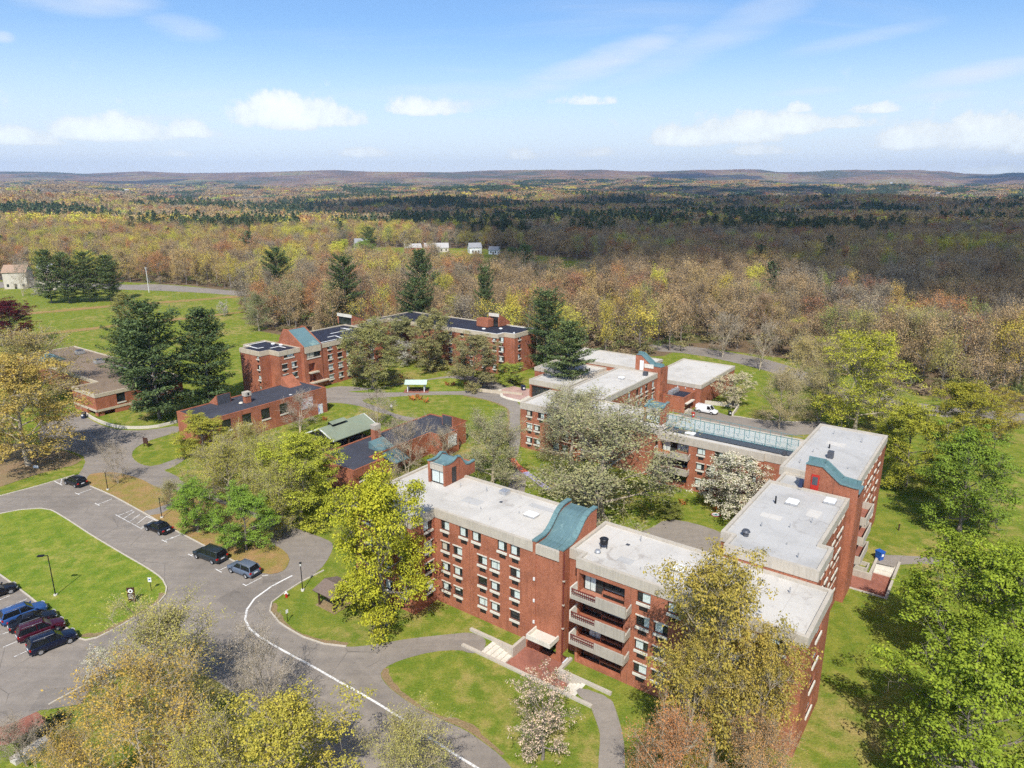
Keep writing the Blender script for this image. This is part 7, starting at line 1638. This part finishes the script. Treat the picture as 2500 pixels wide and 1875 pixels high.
# benches by the patio, planter wall
# person walking on the path
def person(p):
    bm = bmesh.new(); 
    J = {'pel':(0,0,.95),'spine':(0,0,1.15),'chest':(0,.01,1.38),'neck':(0,.01,1.52),'head':(0,.03,1.66),'sl':(-.18,.0,1.42),'el':(-.23,.02,1.15),'wl':(-.21,.16,.95),'sr':(.18,0,1.42),'er':(.23,-.05,1.15),'wr':(.22,-.02,.92),'hl':(-.09,0,.92),'kl':(-.10,.12,.50),'al':(-.10,.06,.08),'tl':(-.10,.22,.04),'hr':(.09,0,.92),'kr':(.10,-.02,.50),'ar':(.10,-.22,.10),'tr':(.10,-.08,.04)}
    Rr = {'pel':.14,'spine':.13,'chest':.15,'neck':.06,'head':.11,'sl':.07,'el':.05,'wl':.04,'sr':.07,'er':.05,'wr':.04,'hl':.10,'kl':.07,'al':.05,'tl':.04,'hr':.10,'kr':.07,'ar':.05,'tr':.04}
    E = [('pel','spine'),('spine','chest'),('chest','neck'),('neck','head'),('chest','sl'),('sl','el'),('el','wl'),('chest','sr'),('sr','er'),('er','wr'),('pel','hl'),('hl','kl'),('kl','al'),('al','tl'),('pel','hr'),('hr','kr'),('kr','ar'),('ar','tr')]
    ks = list(J); me = bpy.data.meshes.new('body'); me.from_pydata([J[k] for k in ks], [(ks.index(a), ks.index(b_)) for a, b_ in E], [])
    ob = bpy.data.objects.new('tmp_body', me); COL.objects.link(ob); sk = ob.modifiers.new('skin', 'SKIN'); ob.modifiers.new('sub', 'SUBSURF').levels = 1
    for i, k in enumerate(ks): me.skin_vertices[0].data[i].radius = (Rr[k], Rr[k]); me.skin_vertices[0].data[i].use_root = (k == 'pel')
    dg = bpy.context.evaluated_depsgraph_get(); m2 = bpy.data.meshes.new_from_object(ob.evaluated_get(dg)); bpy.data.objects.remove(ob)
    m2.materials.clear()
    for m in (plain('skin', (.42,.26,.19), .6), plain('pale_shirt', (.70,.68,.68), .8), plain('dark_trousers', (.03,.03,.04), .8), M_BLACK): m2.materials.append(m)
    for f in m2.polygons:
        z = f.center.z; x = abs(f.center.x); f.material_index = 3 if z < .10 else 2 if z < .98 and x < .19 else 1 if z < 1.53 and not (z < 1.1 and x > .19) else 0
    o = empty('person', (p[0], p[1], .03), .6, 'person in pale shirt and dark trousers walking on the lawn-side path', 'person'); q = bpy.data.objects.new('body', m2); link(q, o)
    hm = MB(); 
    for k in range(3): hm.tube((0,.02,1.66+k*.04),(0,.02,1.70+k*.04), .125-.02*k, .115-.035*k, 10)
    hm.build('hair', M_BLACK, o)
person(SITE['person'])

# ------------------------------------------------------------------ distant houses
def house(x, y, w, d, h, rz, wall, roof, label, rh=2.2):
    z = float(terrain(x, y)); o = empty('house', (x, y, z), rz, label, 'building')
    wl = MB(); wl.box(-w/2,w/2,-d/2,d/2,-.5,h); wl.add([(-w/2,-d/2,h),(-w/2,d/2,h),(-w/2,0,h+rh)], [(0,1,2)]); wl.add([(w/2,-d/2,h),(w/2,d/2,h),(w/2,0,h+rh)], [(0,1,2)]); wl.build('wall', wall, o)
    for s in (-1,1):
        MB().add([(-w/2-.4,s*(d/2+.4),h-.2),(w/2+.4,s*(d/2+.4),h-.2),(w/2+.4,0,h+rh+.1),(-w/2-.4,0,h+rh+.1),(-w/2-.4,s*(d/2+.4),h),(w/2+.4,s*(d/2+.4),h),(w/2+.4,0,h+rh+.3),(-w/2-.4,0,h+rh+.3)], [(0,1,2,3),(4,5,6,7),(0,1,5,4)]).build('roof', roof, o)
    n = max(2, int(w/3.2))
    for k in range(n): MB().box(-w/2+w*(k+.5)/n-.5, -w/2+w*(k+.5)/n+.5, -d/2-.06, -d/2-.01, 1.0, 2.4).build('window', M_GLASS, o)
    MB().box(-.5,.5,-d/2-.09,-d/2-.02,0,2.1).build('door', M_FRAME, o)
M_HROOF = plain('white_barn_roof', (.46,.44,.42), .7); M_HROOF2 = plain('terracotta_roof', (.40,.27,.19), .8); M_HGREY = plain('grey_shingle', (.30,.30,.31), .8); M_BARN = plain('barn_red', (.36,.05,.05), .8)
house(-75, 540, 12, 9, 4, .25, M_BARN, M_HROOF, 'red-fronted farm building with pale roof beyond the woods', 2.5); house(-58, 548, 18, 9, 3.4, .15, M_STONE, M_HROOF, 'long white barn with pale roof beside the red farm building', 3.0)
house(-28, 535, 9, 7, 4.5, .3, M_WHITE, M_HGREY, 'white farmhouse with grey gable roof beyond the woods', 3.0); house(-13, 528, 7, 6, 3.2, -.3, M_WHITE, M_HGREY, 'small white outbuilding at the right of the farm', 2.2)
house(-118, 560, 10, 8, 6, .4, M_STONE, M_HGREY, 'pale stone house behind the far pines', 3.0); house(262, 388, 9, 6, 3.5, .2, M_WHITE, M_HGREY, 'small white house in the right woods', 2.0)
house(-243, 348, 10, 9, 8, .25, M_STONE, M_HROOF2, 'tall pale house with terracotta roof at the left edge behind the pines', 3.0); house(-231, 352, 6, 6, 10, .25, M_STONE, M_HGREY, 'narrow pale tower house between the terracotta roofs at the left edge', 1.2); house(-222, 342, 9, 8, 5, .25, M_STONE, M_HROOF2, 'lower white house wing with terracotta roof at the left edge', 2.6)
far = [(-1450,2750),(-1250,2500),(-700,1560),(-560,1540),(640,1750),(820,1900),(980,2400),(1330,2600),(420,1500),(1750,3000),(-1600,2300),(1950,3100),(160,1950),(2900,5600),(3300,5800)]
for i, (x, y) in enumerate(far):
    dd = ['left','right'][x > 0]; house(x, y, 16, 11, 9, .3*i, M_WHITE, M_HGREY if i % 2 else M_HROOF, ['tiny white house on the left knoll','tiny white house below the left knoll','white shed at the left end of the far field','white shed at the right end of the far field','tiny white house in the shaded woods right of centre','tiny white house behind the shaded woods','tiny white house on the shaded rise','white house on the right rise','tiny white house in the shaded hollow','pale house at the far right','tiny white house at the far left','pale house at the right end of the far rise','tiny white house in the dark wood','white house on the right hill slope','second white house on the right hill slope'][i], 4)

# ------------------------------------------------------------------ clouds above the lookout (their shadows lie on the woods) 
def _cloud(t, bs, out):
    t.put(bs.inputs['Base Color'], t.ramp(t.noise(coords(t), .01, 4), [(.3,(.75,.76,.78)),(.7,(.85,.85,.86))])); bs.inputs['Roughness'].default_value = 1
    tr = t.n('ShaderNodeBsdfTransparent'); mx = t.n('ShaderNodeMixShader'); mx.inputs[0].default_value = .62; t.t.links.new(tr.outputs[0], mx.inputs[1]); t.t.links.new(bs.outputs[0], mx.inputs[2]); t.t.links.new(mx.outputs[0], out.inputs[0])
M_CLOUD = mat('cloud_vapour', _cloud)
def shadow_at(x, y, z): return (x + _to_sun.x/_to_sun.z*z, y + _to_sun.y/_to_sun.z*z)
def cloud(ground, z, cell, seed, thick=120.0, ragged=.35):
    """a flat-based cumulus bank at height z whose shadow covers the outline 'ground'"""
    P = [shadow_at(x, y, z) for x, y in ground]; xs = [p[0] for p in P]; ys = [p[1] for p in P]; m = cell*3
    gx = np.arange(min(xs)-m, max(xs)+m, cell); gy = np.arange(min(ys)-m, max(ys)+m, cell); GX, GY = np.meshgrid(gx, gy, indexing='ij')
    wob = np.array([[Vector((mnoise.noise(Vector((a*.0035, c*.0035, seed))), mnoise.noise(Vector((a*.0035, c*.0035, seed+7.)))))[:] for c in gy] for a in gx]); fin = np.array([[mnoise.fractal(Vector((a*.006, c*.006, seed+3.)), .9, 2.1, 4) for c in gy] for a in gx])
    ins = inside(P, GX+wob[...,0]*cell*5*ragged+fin*cell*2, GY+wob[...,1]*cell*5*ragged+fin*cell*2)
    # distance to the edge in cells
    d = ins.astype(float)
    cur = ins.copy()
    for k in range(8):
        nb = cur.copy(); nb[1:] &= cur[:-1]; nb[:-1] &= cur[1:]; nb[:,1:] &= cur[:,:-1]; nb[:,:-1] &= cur[:,1:]; cur = nb; d += cur
    top = thick*np.sqrt(d/9)*(1+.5*fin); vid = -np.ones(ins.shape, int); V = []; 
    for i, j in zip(*np.where(ins)): vid[i,j] = len(V)//2; V += [(GX[i,j]-xs[0], GY[i,j]-ys[0], 0.0), (GX[i,j]-xs[0], GY[i,j]-ys[0], float(max(5, top[i,j])))]
    F = []
    for i in range(len(gx)-1):
        for j in range(len(gy)-1):
            q = [vid[i,j], vid[i+1,j], vid[i+1,j+1], vid[i,j+1]]
            if min(q) >= 0: F.append([2*k+1 for k in q]); F.append([2*k for k in reversed(q)])
    me = bpy.data.meshes.new('cloud'); me.from_pydata(V, [], F); me.materials.append(M_CLOUD); me.polygons.foreach_set('use_smooth', [True]*len(me.polygons))
    o = bpy.data.objects.new('cloud', me); link(o); o.location = (xs[0], ys[0], z); tag(o, kind='structure')
cloud([(-25,375),(20,352),(75,325),(110,290),(140,252),(160,212),(260,190),(900,250),(1900,900),(2300,1500),(1500,1750),(900,2150),(300,2250),(-300,2050),(-620,1750),(-330,1250),(-130,780),(-50,520)], 1000, 24, 1)
cloud([(-100,3000),(500,2900),(1200,3000),(1500,3300),(900,3600),(0,3450)], 1700, 60, 2)
cloud([(-3900,5300),(-2700,5000),(-2300,5500),(-2900,6300),(-4000,6200)], 2600, 110, 4); cloud([(1300,6400),(2100,6300),(2500,6900),(1900,7500),(1300,7200)], 2800, 100, 5); cloud([(3600,5600),(6000,5400),(6500,7000),(4200,7200)], 2600, 130, 6)

# ------------------------------------------------------------------ haze
HAZE = 0.000075
def haze():
    m = bpy.data.materials.new('haze'); m.use_nodes = True; t = NT(m.node_tree); out = t.n('ShaderNodeOutputMaterial'); pv = t.n('ShaderNodeVolumePrincipled')
    pv.inputs['Color'].default_value = (.46, .67, 1.0, 1); pv.inputs['Density'].default_value = HAZE; pv.inputs['Anisotropy'].default_value = .0
    t.t.links.new(pv.outputs[0], out.inputs['Volume'])
    mb = MB(); mb.box(-12000, 12000, -900, 9600, -60, 360); o = mb.build('haze', m); tag(o, kind='stuff'); o.display_type = 'WIRE'
haze()
